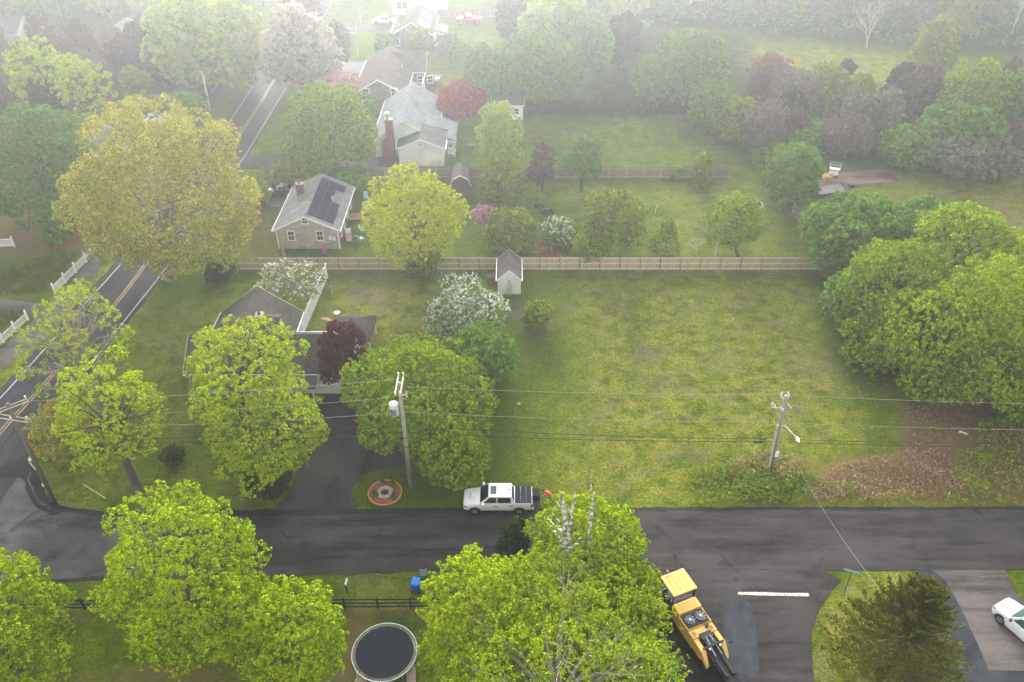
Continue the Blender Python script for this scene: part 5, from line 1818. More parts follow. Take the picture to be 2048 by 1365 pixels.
# --- far left houses in the fog
for (px, py, wid, dep, rz, ridge_, wallm, roofm, lb, axis) in (
        (272, 92, 9, 9, 0.0, 5.5, W_white, R_taupe, 'grey gabled house with white dormer trim in the fog, upper left', 'Y'),
        (345, 40, 10, 7, 0.15, 5.5, W_cream, R_taupe, 'low pinkish roofed house in the fog behind the gabled one', 'X'),
        (45, 62, 9, 6, 0.1, 4.6, W_cream, R_taupe, 'small tan roofed house in the fog at the upper left', 'X'),
        (-12, 92, 12, 7, -0.1, 5.0, W_white, R_dark, 'white house cut off by the upper left frame edge', 'X'),
        (242, 345, 6, 6, 0.7, 5.0, W_white, R_grey, 'white house mostly hidden behind the golden oak', 'Y'),
        (1905, 555, 7, 6, 0.2, 3.4, W_white, R_grey, 'white shed roof glimpsed through the big grove', 'X')):
    q = P(px, py)
    hh = thing('far_house' if py < 200 else 'hidden_house', lb, 'house', (q.x - wid / 2, q.y, 0), rz)
    mb = MB()
    gable_walls(mb, 0, wid, 0, dep, ridge_ * 0.55, ridge_, axis)
    mb.build('wall', wallm, hh)
    gable_roof(hh, roofm, 0, wid, 0, dep, ridge_ * 0.55, ridge_, axis, 0.35)
    window(hh, wid * 0.3, 0, 0.9, 0.9, 1.2)
    window(hh, wid * 0.7, 0, 0.9, 0.9, 1.2)
    if px == 272:
        mb = MB()
        mb.box(wid * 0.62, wid * 0.92, 1.5, 4.0, ridge_ * 0.55 + 0.4, ridge_ * 0.9)
        d_ = mb.build('dormer', W_white, hh)
        window(hh, wid * 0.77, 1.5, ridge_ * 0.68, 0.9, 0.7)
        MB().box(wid * 0.60, wid * 0.94, 1.35, 4.2, ridge_ * 0.9 + 0.002, ridge_ * 0.9 + 0.14).build('dormer_roof', R_dark[1], hh)

# --- white shed beyond the birch
s0 = P(1010, 240)
sh = thing('white_shed', 'white shed with grey-brown roof and one dark window beyond the birch', 'shed', (s0.x - 2.0, s0.y, 0))
sw = P(1046, 240).x - s0.x + 2.0
mb = MB()
gable_walls(mb, 0, sw, 0, 4.5, 2.5, 3.7, 'X')
mb.build('wall', W_mint, sh)
gable_roof(sh, R_taupe, 0, sw, 0, 4.5, 2.5, 3.7, 'X', 0.2)
window(sh, sw * 0.78, 0, 1.0, 0.7, 0.9)
window(sh, sw * 0.35, 0, 1.0, 0.7, 0.9)

# --- gambrel roofed brown barn shed
b0 = P(903, 395)
b1 = P(942, 395)
bs = thing('barn_shed', 'brown barn shed with rounded gambrel roof between yellow maple and back fence', 'shed', (b0.x, b0.y, 0))
w_ = b1.x - b0.x
prof = [(0, 0), (w_, 0), (w_, 1.9), (w_ * 0.86, 2.75), (w_ / 2, 3.25), (w_ * 0.14, 2.75), (0, 1.9)]
mb = MB()
mb.loft([[(x, 0, z) for x, z in prof], [(x, 4.2, z) for x, z in prof]])
mb.build('wall', W_wood, bs, fix=True)
mb = MB()
tp = [(-0.15, 1.75), (w_ * 0.12, 2.85), (w_ / 2, 3.40), (w_ * 0.88, 2.85), (w_ + 0.15, 1.75)]
for i in range(4):
    (xa, za), (xb, zb) = tp[i], tp[i + 1]
    mb.slab([(xa, -0.2, za), (xb, -0.2, zb), (xb, 4.4, zb), (xa, 4.4, za)], 0.08)
rf_ = mb.build('roof', R_taupe[0], bs)
mb = MB()
for i in range(4):
    (xa, za), (xb, zb) = tp[i], tp[i + 1]
    mb.raw([(xa, -0.235, za - 0.14), (xb, -0.235, zb - 0.14), (xb, -0.235, zb + 0.02), (xa, -0.235, za + 0.02), (xa, -0.205, za - 0.14), (xb, -0.205, zb - 0.14), (xb, -0.205, zb + 0.02), (xa, -0.205, za + 0.02)],
           [(0, 1, 2, 3), (7, 6, 5, 4), (3, 2, 6, 7), (0, 4, 5, 1)])
mb.build('roof_trim', M_trim, rf_)

# --- cream garden shed on the fence line, ladder on its front
s0, s1 = P(996, 589), P(1041, 589)
sw = s1.x - s0.x
gs = thing('garden_shed', 'cream clapboard garden shed with brown gable roof set into the wooden fence', 'shed', (s0.x, s0.y, 0))
sa = PY(1019, 542, s0.y)
sr, se = sa.z + 0.05, 2.05
mb = MB()
gable_walls(mb, 0, sw, 0, 4.4, se, sr, 'Y')
mb.build('wall', W_cream, gs)
gable_roof(gs, R_taupe, 0, sw, 0, 4.4, se, sr, 'Y', 0.14, 0.1)
corner_boards(gs, 0, sw, 0, 4.4, se - 0.12, 0.1)
lt = thing('ladder', 'dark ladder leaning on the front of the cream garden shed', 'ladder', (s0.x + sw * 0.5, s0.y - 0.5, 0))
ladder_parts(lt, 1.95, 0.5, 0.2, 0.42, M_cap, 7, False)
bx = thing('wooden_crate', 'grey wooden crate beside the garden shed', 'crate', (s0.x - 1.3, s0.y + 2.6, 0))
MB().box(0, 1.0, 0, 0.8, 0, 0.6).build('box', M_oldwood, bx)
MB().box(-0.04, 1.04, -0.04, 0.84, 0.602, 0.66).build('lid', M_oldwood, bx)

# --- the brown roofed house in front: rear block with its ridge away from us, long front wing along the street
rz_ = 6.3
A1 = P(512, 577, rz_)             # far end of the rear ridge
A0 = P(487, 645, rz_)
re_ = 3.0
eL = P(443, 622, re_)
eR = P(604, 630, re_)
hx = (A1.x + A0.x) / 2
y_back = (eL.y + eR.y) / 2 + 0.3
wing_r = P(655, 668, 5.0)
y_ridge = wing_r.y
fx0, fx1 = P(384, 668, 4.9).x, P(702, 672, 4.9).x
hs = thing('brown_roof_house', 'brown shingle roofed house with dormer and brick chimney behind the lime maple', 'house', (hx, y_ridge, 0))
hl, hr = eL.x - hx, eR.x - hx
hh_ = (hr - hl) / 2
cxm = (hl + hr) / 2
yb = y_back - y_ridge
mb = MB()
gable_walls(mb, cxm - hh_ + 0.3, cxm + hh_ - 0.3, -1.0, yb - 0.3, re_, rz_ - 0.25, 'Y')
mb.build('rear_wall', W_white, hs)
gable_roof(hs, R_brown, cxm - hh_ + 0.3, cxm + hh_ - 0.3, -1.0, yb - 0.3, re_, rz_ - 0.25, 'Y', 0.3, name='rear_roof')
# dormer on the right slope, window looks right
dq = P(558, 652, 4.9)
dx, dy = dq.x - hx, dq.y - y_ridge
mb = MB().box(cxm + 0.8, dx, dy - 1.1, dy + 1.1, 3.6, 5.35)
mb.build('dormer_wall', W_white, hs)
mb = MB().slab([(cxm + 0.3, dy - 1.35, 5.35), (dx + 0.3, dy - 1.35, 5.35), (dx + 0.3, dy, 6.0), (cxm + 0.1, dy, 6.0)], 0.12)
mb.slab([(dx + 0.3, dy + 1.35, 5.35), (cxm + 0.3, dy + 1.35, 5.35), (cxm + 0.1, dy, 6.0), (dx + 0.3, dy, 6.0)], 0.12)
mb.raw([(dx + 0.001, dy - 1.1, 5.3), (dx + 0.001, dy + 1.1, 5.3), (dx + 0.001, dy, 5.86), (dx - 0.1, dy - 1.1, 5.3), (dx - 0.1, dy + 1.1, 5.3), (dx - 0.1, dy, 5.86)], [(0, 1, 2), (5, 4, 3)])
mb.build('dormer_roof', R_brown[1], hs)
window(hs, dx, dy, 4.1, 0.8, 1.0, 'E', 0.14)
cq = P(517, 632, 7.2)
chimney(hs, cq.x - hx - 0.3, cq.x - hx + 0.4, cq.y - y_ridge - 0.3, cq.y - y_ridge + 0.5, 4.5, 7.2, M_brick_old, 1)
# white wall piece at the right end of the rear block
window(hs, cxm + hh_ - 0.3, 3.4, 1.0, 0.9, 1.3, 'E')
# front wing
wz, we = 5.0, 2.75
fy = P(640, 748, we)
fdp = y_ridge - fy.y
mb = MB()
gable_walls(mb, fx0 - hx, fx1 - hx, -fdp + 0.3, fdp - 0.3, we, wz - 0.2, 'X')
mb.build('front_wall', W_white, hs)
gable_roof(hs, R_brown, fx0 - hx, fx1 - hx, -fdp + 0.3, fdp - 0.3, we, wz - 0.2, 'X', 0.3, name='front_roof')
# covered front walk with white posts
MB().slab([(fx0 - hx + 0.5, -fdp - 1.7, 2.35), (fx1 - hx - 3, -fdp - 1.7, 2.35), (fx1 - hx - 3, -fdp + 0.15, 2.72), (fx0 - hx + 0.5, -fdp + 0.15, 2.72)], 0.12).build('veranda_roof', R_brown[1], hs)
k = fx0 - hx + 0.8
while k < fx1 - hx - 3.2:
    MB().box(k, k + 0.14, -fdp - 1.55, -fdp - 1.41, 0, 2.24).build('veranda_post', M_trim, hs)
    k += 2.3
for k in range(5):
    window(hs, fx0 - hx + 2.0 + k * 2.6, -fdp + 0.3, 0.9, 0.9, 1.3)
MB().box(fx1 - hx - 4.3, fx1 - hx - 0.7, -fdp + 0.22, -fdp + 0.296, 0.05, 2.2).build('garage_door', M_trim, hs)

# pyramid roofed garden house behind the maroon maple
gz = P(703, 636, 3.6)
gb = thing('garden_pavilion', 'small pavilion with brown pyramid roof behind the maroon maple', 'pavilion', (gz.x, gz.y, 0))
hw = 2.3
mb = MB()
for k in range(4):
    a0, a1 = math.pi / 4 + k * math.pi / 2, math.pi / 4 + (k + 1) * math.pi / 2
    mb.slab([(hw * 1.41 * math.cos(a0), hw * 1.41 * math.sin(a0), 2.25), (hw * 1.41 * math.cos(a1), hw * 1.41 * math.sin(a1), 2.25), (0, 0, 3.65)], 0.1)
mb.build('roof', R_brown[1], gb)
for sx in (-1, 1):
    for sy in (-1, 1):
        MB().box(sx * 1.95 - 0.07, sx * 1.95 + 0.07, sy * 1.95 - 0.07, sy * 1.95 + 0.07, 0, 2.2).build('post', M_trim, gb)
# ------------------------------------------------------------------ fences
M_picket = course_mat('cedar_picket', (0.56, 0.44, 0.28), (0.42, 0.33, 0.215), 0.145, 'X', 'Z', 8.0, 0.9, 0.3, 3.0, (0.12, 0.09, 0.06))
M_picket_old = course_mat('old_grey_picket', (0.32, 0.27, 0.215), (0.25, 0.21, 0.17), 0.145, 'X', 'Z', 8.0, 0.9, 0.3, 3.0, (0.08, 0.065, 0.05))
M_rail = mat('pale_fence_rail', (0.74, 0.67, 0.54), (0.62, 0.55, 0.44), 2, 0.85)
M_rail_old = mat('grey_fence_rail', (0.44, 0.39, 0.32), (0.36, 0.31, 0.25), 2, 0.85)
M_post = mat('fence_post', (0.24, 0.19, 0.14), (0.33, 0.27, 0.20), 3, 0.9)
M_vinyl = mat('white_vinyl', (0.88, 0.88, 0.87), (0.83, 0.83, 0.82), 2, 0.4)
M_blackwood = mat('black_painted_wood', (0.012, 0.012, 0.012), (0.024, 0.023, 0.022), 3, 0.7)


def picket_bay(L, h, pw=0.14, gap=0.008, zb=0.06, seed=1, drop=0.0):
    """one bay of close boards, all boards of the bay in one mesh"""
    rnd = random.Random(seed)
    mb = MB()
    n = int(L / (pw + gap))
    for k in range(n):
        x = k * (pw + gap) + 0.005
        t = h - drop * (1 - x / L) + rnd.uniform(-0.02, 0.02)
        o = rnd.uniform(-0.006, 0.006)
        mb.box(x, x + pw, o, o + 0.02, zb, t)
    return mb


def board_fence(name, label, p0, p1, h, bay, m_p, m_r, rails=(0.25, 0.98, 1.68), first_drop=0.0, skip=(), post_h=0.1, group=None, gate_jog=False):
    d = p1 - p0
    n = max(1, round(d.length / bay))
    L = d.length / n
    ang = math.atan2(d.y, d.x)
    t = thing(name, label, 'fence', (p0.x, p0.y, 0), ang, group)
    variants = [picket_bay(L - 0.06, h, seed=s).mesh('picket_bay', m_p) for s in range(4)]
    rail_me = MB().box(0.05, L - 0.05, -0.045, -0.008, -0.045, 0.045).mesh('rail', m_r)
    post_me = MB().box(-0.05, 0.05, -0.10, 0.0, 0.0, h + post_h).box(-0.06, 0.06, -0.11, 0.01, h + post_h + 0.002, h + post_h + 0.03).mesh('post', M_post if m_p is M_picket else m_r)
    for k in range(n + 1):
        o = add_obj('post', post_me, t)
        o.location = (k * L, 0, 0)
        if k == n:
            break
        if k in skip:
            continue
        if k == 0 and first_drop:
            me = picket_bay(L - 0.06, h, seed=9, drop=first_drop).mesh('picket_bay', m_p)
        else:
            me = variants[k % 4]
        o = add_obj('picket_bay', me, t)
        o.location = (k * L + 0.03, 0.0, 0)
        o['kind'] = 'stuff'
        for z in rails:
            if k == 0 and first_drop and z > h - first_drop:
                continue
            o = add_obj('rail', rail_me, t)
            o.location = (k * L, 0, z)
    return t


board_fence('board_fence', 'long tan board fence with pale rails behind the lawn and the cream shed', P(480, 541), P(1640, 541), 1.83, 2.44, M_picket, M_rail, first_drop=0.75)
board_fence('board_fence', 'weathered grey board fence at the far side of the back yard', P(530, 357.5), P(1457, 357.5), 1.75, 2.44, M_picket_old, M_rail_old, rails=(0.3, 1.5))
board_fence('board_fence', 'short weathered board fence running slantwise by the trailer', P(1584, 432), P(1650, 492), 1.9, 2.44, M_picket_old, M_rail_old, rails=(0.3, 1.0, 1.6))
board_fence('board_fence', 'dark misty board fence behind the red pickup', P(876, 36), P(1000, 36), 1.8, 2.44, M_picket_old, M_rail_old, rails=(0.3, 1.5))
board_fence('board_fence', 'dark misty board fence behind the white shed', P(1010, 203), P(1040, 203), 1.8, 2.44, M_picket_old, M_rail_old, rails=(0.3, 1.5))


def vinyl_fence(label, pts, h):
    t = thing('privacy_fence', label, 'fence', (pts[0].x, pts[0].y, 0))
    n = len(pts) - 1
    for k in range(n + 1):
        q = pts[k] - pts[0]
        MB().box(q.x - 0.07, q.x + 0.07, q.y - 0.07, q.y + 0.07, 0, h + 0.1).box(q.x - 0.09, q.x + 0.09, q.y - 0.09, q.y + 0.09, h + 0.102, h + 0.14).build('post', M_vinyl, t)
        if k < n:
            r = pts[k + 1] - pts[0]
            d = (r - q)
            L = d.length
            a = math.atan2(d.y, d.x)
            mb = MB()
            for z0, z1, w in ((0.08, 0.2, 0.04), (h - 0.14, h, 0.04)):
                mb.box(0.07, L - 0.07, -w, w, z0, z1)
            m = int(L / 0.15)
            for j in range(m):
                x = 0.08 + j * (L - 0.16) / m
                mb.box(x, x + (L - 0.16) / m - 0.006, -0.012, 0.012, 0.2, h - 0.14)
            o = mb.build('fence_panel', M_vinyl, t)
            o.location = (q.x, q.y, 0)
            o.rotation_euler = (0, 0, a)
    return t


vp0, vp1 = P(655, 556), P(606, 672)
vinyl_fence('solid white vinyl fence running from the board fence to the brown roofed house', [vp0.lerp(vp1, k / 7) for k in range(8)], 1.8)


def picket_fence(label, pts, h, group=None):
    t = thing('picket_fence', label, 'fence', (pts[0].x, pts[0].y, 0), 0, group)
    for k in range(len(pts)):
        q = pts[k] - pts[0]
        MB().box(q.x - 0.08, q.x + 0.08, q.y - 0.08, q.y + 0.08, 0, h + 0.35).build('post', M_vinyl, t)
        if k == len(pts) - 1:
            break
        d = pts[k + 1] - pts[k]
        L = d.length
        a = math.atan2(d.y, d.x)
        mb = MB()
        m = int(L / 0.17)
        for j in range(m):
            x = 0.10 + j * (L - 0.2) / m
            mb.box(x, x + 0.075, -0.012, 0.012, 0.1, h)
        o = mb.build('picket_bay', M_vinyl, t)
        o['kind'] = 'stuff'
        o.location = (q.x, q.y, 0)
        o.rotation_euler = (0, 0, a)
        for z in (0.25, h - 0.1):
            o = MB().box(0.08, L - 0.08, 0.014, 0.06, z - 0.045, z + 0.045).build('rail', M_vinyl, t)
            o.location = (q.x, q.y, 0)
            o.rotation_euler = (0, 0, a)
    return t


picket_fence('white picket fence bays between ivy slope and footpath, beside the golden oak', [P(x, y) for x, y in ((111, 588), (132, 567), (153, 546), (174, 525), (192, 503))], 1.1)
picket_fence('white picket fence below the driveway mouth at the left frame edge', [P(x, y) for x, y in ((-60, 750), (-25, 716), (8, 686), (32, 664), (57, 641))], 1.0)
picket_fence('white picket fence section with a dark bush before it, far left edge', [P(x, y) for x, y in ((-60, 496), (-12, 496), (30, 494))], 1.2)


# black three-rail fence along the bottom
def rail_fence(label, p0, p1, bay, h):
    d = p1 - p0
    n = round(d.length / bay)
    L = d.length / n
    t = thing('rail_fence', label, 'fence', (p0.x, p0.y, 0), math.atan2(d.y, d.x))
    post = MB().box(-0.065, 0.065, -0.065, 0.065, 0, h + 0.06).mesh('post', M_blackwood)
    rail = MB().box(0.0, L, -0.10, -0.066, -0.07, 0.07).mesh('rail', M_blackwood)
    for k in range(n + 1):
        o = add_obj('post', post, t)
        o.location = (k * L, 0, 0)
        if k < n:
            for z in (0.32, 0.75, h - 0.05):
                o = add_obj('rail', rail, t)
                o.location = (k * L + 0.002, 0, z)
                o.rotation_euler = (0, random.Random(k * 7 + int(z * 10)).uniform(-0.004, 0.004), 0)
    return t


rail_fence('black three-rail wooden fence along the grass verge at the bottom', P(-90, 1220), P(690, 1217), 2.44, 1.22)
rail_fence('black three-rail fence between the trampoline and the blue bin', P(690, 1217), P(1020, 1215), 2.44, 1.22)
# ------------------------------------------------------------------ utility poles and wires
M_pole = mat('weathered_pole_wood', (0.24, 0.20, 0.15), (0.38, 0.34, 0.27), 2.0, 0.9, bump=0.4, stretch=(4, 4, 0.5))
M_pole_dark = mat('dark_pole_wood', (0.11, 0.095, 0.06), (0.19, 0.165, 0.115), 2.0, 0.9, bump=0.4, stretch=(4, 4, 0.5))
M_arm = mat('pale_crossarm', (0.36, 0.34, 0.26), (0.50, 0.48, 0.38), 3, 0.8)
M_porc = mat('grey_porcelain', (0.50, 0.52, 0.54), (0.62, 0.64, 0.66), 3, 0.35)
M_tank = mat('grey_transformer', (0.52, 0.54, 0.56), (0.60, 0.62, 0.64), 2, 0.4)
M_wire = mat('bare_wire', (0.34, 0.34, 0.32), (0.44, 0.44, 0.42), 2, 0.6)
M_cable = mat('black_cable', (0.018, 0.018, 0.018), (0.03, 0.03, 0.03), 2, 0.6)
M_orange = mat('orange_plastic', (0.85, 0.13, 0.03), (0.75, 0.11, 0.03), 3, 0.5)


def pole(label, base, top_px, height, r, material, top_y=None):
    """base and top of the leaning pole as the photo shows them"""
    b = P(*base)
    # top: the point on the photo ray that is `height` above the ground
    t = P(top_px[0], top_px[1], height)
    lean = t - Vector((b.x, b.y, height))
    if lean.length > 1.2:
        lean = lean.normalized() * 1.2
    o = thing('utility_pole', label, 'utility pole', (b.x, b.y, 0), 0, 'wooden utility poles')
    top = Vector((lean.x, lean.y, height))
    MB().tube([(0, 0, -0.1), top * 0.5, top], [r * 1.25, r * 1.08, r * 0.85], 12).build('shaft', material, o, True)
    return o, b, top


def along(top, z):
    return Vector((top.x * z / top.z, top.y * z / top.z, z))


H2 = 12.0
pole2, b2, t2 = pole('pale leaning utility pole with a grey transformer can, right of the driveway', (822, 978), (798, 766), H2, 0.17, M_pole)
arms = []
for s in (-1, 1):
    a = along(t2, H2 - 0.25)
    MB().box(a.x + s * 0.20 - 0.06, a.x + s * 0.20 + 0.06, a.y - 1.25, a.y + 1.35, a.z - 0.07, a.z + 0.07).build('crossarm', M_arm, pole2)
a = along(t2, H2 - 0.25)
for dy in (-1.1, 1.2):
    for s in (-1, 1):
        MB().tube([(a.x + s * 0.20, a.y + dy, a.z + 0.07), (a.x + s * 0.20, a.y + dy, a.z + 0.28)], [0.05, 0.07], 8).build('insulator', M_porc, pole2)
tc_ = along(t2, H2 - 2.7) + Vector((-0.62, -0.05, 0))
tank = MB().tube([tc_ + Vector((0, 0, -0.55)), tc_ + Vector((0, 0, -0.5)), tc_ + Vector((0, 0, 0.5)), tc_ + Vector((0, 0, 0.58)), tc_ + Vector((0, 0, 0.68))], [0.33, 0.37, 0.37, 0.35, 0.16], 20).build('transformer', M_tank, pole2, False)
for k in range(6):
    an = math.radians(-130 + k * 14)
    c = tc_ + Vector((math.cos(an) * 0.38, math.sin(an) * 0.38, 0))
    MB().box(c.x - 0.018, c.x + 0.018, c.y - 0.03, c.y + 0.03, c.z - 0.45, c.z + 0.2).build('cooling_rib', M_black, tank)
for s in (-1, 1):
    MB().tube([tc_ + Vector((s * 0.14, -0.1, 0.6)), tc_ + Vector((s * 0.14, -0.1, 0.95))], [0.06, 0.04], 8).build('bushing', M_porc, tank)
MB().tube([along(t2, H2 - 1.2) + Vector((0.15, -0.1, 0)), along(t2, H2 - 1.1) + Vector((0.5, -0.15, 0.05))], 0.03, 6).build('bracket', M_tank, pole2)
MB().tube([along(t2, H2 - 1.3) + Vector((0.5, -0.15, 0)), along(t2, H2 - 0.8) + Vector((0.52, -0.15, 0))], [0.08, 0.05], 8).build('cutout_fuse', M_porc, pole2)
for z in (5.2, 6.2):
    q = along(t2, z)
    MB().tube([q - Vector((0, 0, 0.05)), q + Vector((0, 0, 0.05))], 0.2, 10).build('pole_band', M_black, pole2)

H1 = 11.8
pole1, b1, t1 = pole('dark utility pole with double crossarms at the street corner', (108, 1003), (20, 815), H1, 0.16, M_pole_dark)
a = along(t1, H1 - 0.35)
for s in (-1, 1):
    mb = MB()
    ang = math.radians(38)
    d = Vector((math.cos(ang), math.sin(ang), 0))
    n_ = Vector((-d.y, d.x, 0)) * 0.19 * s
    p0_, p1_ = a + n_ - d * 1.35, a + n_ + d * 1.35
    mb.tube([p0_, p1_], 0.06, 4)
    mb.build('crossarm', M_arm, pole1)
a = along(t1, H1 - 1.6)
for s in (-1, 1):
    ang = math.radians(-12)
    d = Vector((math.cos(ang), math.sin(ang), 0))
    n_ = Vector((-d.y, d.x, 0)) * 0.19 * s
    MB().tube([a + n_ - d * 1.25, a + n_ + d * 1.35], 0.055, 4).build('crossarm', M_arm, pole1)
for dx_, dy_, dz_ in ((1.0, 0.75, -0.2), (-1.0, -0.8, -0.2), (1.2, -0.3, -1.45), (-1.1, 0.2, -1.45), (0.0, -0.35, -1.45)):
    q = along(t1, H1 + dz_) + Vector((dx_, dy_, 0.1))
    MB().tube([q, q + Vector((0, 0, 0.22))], [0.05, 0.08], 8).build('insulator', M_porc, pole1)
for z in (2.3, 5.6):
    q = along(t1, z) + Vector((-0.17, -0.12, 0))
    MB().box(q.x - 0.06, q.x + 0.06, q.y - 0.03, q.y + 0.03, q.z - 0.2, q.z + 0.2).build('tag_plate', M_trim, pole1)
q = along(t1, 5.0) + Vector((-0.35, -0.1, 0))
MB().tube([q + Vector((0, 0, 0.5)), q, q + Vector((0.15, 0, -0.7))], 0.05, 6).build('cable_guard', M_trim, pole1)

H3 = 9.3
pole3, b3, t3 = pole('grey utility pole with street lamp and cut-out fuses, standing in the brambles', (1542, 938), (1566, 800), H3, 0.17, M_pole)
MB().tube([along(t3, 0.2) + Vector((-0.22, -0.08, 0)), along(t3, H3 - 3.4) + Vector((-0.22, -0.08, 0))], 0.07, 8).build('conduit', M_tank, pole3)
MB().box(along(t3, 2.3).x + 0.0, along(t3, 2.3).x + 0.28, along(t3, 2.3).y - 0.3, along(t3, 2.3).y - 0.2, 2.0, 2.6).build('notice_plate', M_trim, pole3)
q = along(t3, H3 - 0.7)
MB().tube([q + Vector((0.35, -0.75, 0.0)), q + Vector((-0.15, 0.9, 0.0))], 0.07, 4).build('crossarm', M_arm, pole3)
for dx_, dy_, dz_ in ((0.1, 0.0, 0.12), (-0.12, 0.75, -0.6), (0.28, 0.2, -0.3), (-0.35, -0.2, -1.4), (-0.1, -0.15, -1.6), (-1.05, -0.1, -1.0), (-0.85, -0.15, -1.25)):
    q = along(t3, H3 + dz_) + Vector((dx_, dy_, 0))
    MB().tube([q, q + Vector((0, 0, 0.2)), q + Vector((0, 0, 0.36))], [0.06, 0.10, 0.05], 8).build('insulator', M_porc, pole3)
q = along(t3, H3 - 1.4)
MB().tube([q, q + Vector((-1.05, -0.1, 0.15))], 0.035, 5).build('fuse_bracket', M_tank, pole3)
for dx_ in (-1.05, -0.85):
    MB().tube([q + Vector((dx_, -0.1, 0.1)), q + Vector((dx_ + 0.05, -0.2, -1.2)), q + Vector((dx_ + 0.6, -0.15, -2.3)), along(t3, H3 - 4.2)], 0.02, 5).build('jumper_lead', M_cable, pole3)
# street lamp on its arm
q = along(t3, H3 - 3.5)
e_ = q + Vector((0.75, -1.75, 0.35))
MB().tube([q, q + Vector((0.25, -0.5, 0.35)), e_], 0.035, 8).build('lamp_arm', M_tank, pole3)
lh = MB()
lh.ball(tuple(e_ + Vector((0.08, -0.35, 0))), 0.29, 12, 8, (0.52, 1.2, 0.36))
lh.build('lamp_head', M_trim, pole3, True)

poleF, bF, tF = pole('pale distant utility pole beside the main road', (426, 253), (404, 142), 9.1, 0.16, M_arm)
poleF2 = thing('utility_pole', 'thin far utility pole fading into fog by the road bend', 'utility pole', tuple(P(563, 70)), 0, 'wooden utility poles')
MB().tube([(0, 0, 0), (0, 0, 9)], [0.16, 0.12], 8).build('shaft', M_pole, poleF2)


def sag_wire(label, a, b, sag, r, material, group, n=18, name='wire'):
    pts = []
    for k in range(n + 1):
        t = k / n
        p = a.lerp(b, t)
        pts.append(p - Vector((0, 0, sag * 4 * t * (1 - t))))
    o = MB().tube(pts, r, 4, False).build(name, material)
    tag(o, label, 'wire', group)
    return o


wt2 = Vector((b2.x, b2.y, 0))
wt1 = Vector((b1.x, b1.y, 0))
wt3 = Vector((b3.x, b3.y, 0))


def at_y(px, py, Y):
    return PY(px, py, Y)


Y2, Y1, Y3 = b2.y, b1.y, b3.y
G_ = 'overhead wires along the side street'
XR = 2300
# left span, pole 1 to pole 2
sag_wire('top bare wire between corner pole and transformer pole', at_y(38, 803, Y1 + 0.6), at_y(789, 759, Y2 + 0.8), 0.35, 0.015, M_wire, G_)
sag_wire('second bare wire between corner pole and transformer pole', at_y(20, 836, Y1), at_y(775, 797, Y2), 0.3, 0.013, M_wire, G_)
sag_wire('third bare wire left of the transformer pole', at_y(30, 858, Y1), at_y(800, 826, Y2), 0.3, 0.014, M_wire, G_)
sag_wire('upper black cable left of the transformer pole', at_y(45, 881, Y1), at_y(806, 851, Y2), 0.45, 0.024, M_cable, G_)
sag_wire('lower black cable left of the transformer pole', at_y(55, 885, Y1), at_y(808, 865, Y2), 0.5, 0.028, M_cable, G_)
# middle span
sag_wire('top bare wire between the two street poles', at_y(805, 774, Y2 + 0.8), at_y(1556, 789, Y3), 0.25, 0.014, M_wire, G_)
sag_wire('thin bare wire between the two street poles', at_y(806, 824, Y2), at_y(1548, 844, Y3), 0.3, 0.013, M_wire, G_)
sag_wire('upper black cable between the two street poles', at_y(808, 851, Y2), at_y(1548, 878, Y3), 0.35, 0.024, M_cable, G_)
sag_wire('lower black cable between the two street poles', at_y(809, 865, Y2), at_y(1546, 883, Y3), 0.35, 0.028, M_cable, G_)
# right span
sag_wire('top bare wire right of the lamp pole', at_y(1563, 789, Y3), at_y(XR, 810, Y3), 0.3, 0.013, M_wire, G_)
sag_wire('thin bare wire right of the lamp pole', at_y(1552, 845, Y3), at_y(XR, 862, Y3), 0.25, 0.014, M_wire, G_)
sag_wire('upper black cable right of the lamp pole', at_y(1550, 878, Y3), at_y(XR, 888, Y3), 0.3, 0.024, M_cable, G_)
sag_wire('lower black cable right of the lamp pole', at_y(1548, 884, Y3), at_y(XR, 893, Y3), 0.3, 0.028, M_cable, G_)
# service line to the bottom right
sag_wire('pale twisted service wire running from the lamp pole towards the juniper', at_y(1552, 845, Y3), at_y(1770, 1192, 35.0), 0.9, 0.013, M_wire, 'service wires')
# wires along the main road
for k, (xa, ya, xb, yb) in enumerate(((-60, 985, 185, 545), (-60, 1000, 196, 548), (-60, 1030, 150, 690), (-60, 960, 90, 770), (-60, 945, 105, 768))):
    z0, z1 = 6.0 - k * 0.15, 6.6 - k * 0.1
    sag_wire('black cable crossing the junction, number %s from above' % ('one', 'two', 'three', 'four', 'five')[k], P(xa, ya, z0), P(xb, yb, z1), 0.5, 0.024, M_cable, 'cables along the main road')
sp = at_y(1518, 884.5, Y3)
o = MB().tube([sp + Vector((-0.5, 0, 0.02)), sp + Vector((-0.42, 0, 0.02)), sp + Vector((0.32, 0, 0)), sp + Vector((0.4, 0, 0))], [0.03, 0.11, 0.11, 0.03], 10).build('splice_case', M_cable)
tag(o, 'fat black splice case on the cable just left of the lamp pole', 'splice case')
for px in (1282, 1486):
    q = at_y(px, 874.5, Y3)
    o = MB().tube([q + Vector((-0.45, 0, 0)), q + Vector((-0.1, 0, 0.09)), q + Vector((0.2, 0, 0.12)), q + Vector((0.3, 0, 0)), q + Vector((0.2, 0, -0.12)), q + Vector((-0.1, 0, -0.09)), q + Vector((-0.45, 0, 0))], 0.025, 5).build('cable_loop', M_cable)
    tag(o, 'black cable storage loop on the wire, %s of the two' % ('left' if px < 1300 else 'right, near the splice case'), 'cable loop', 'cable storage loops')

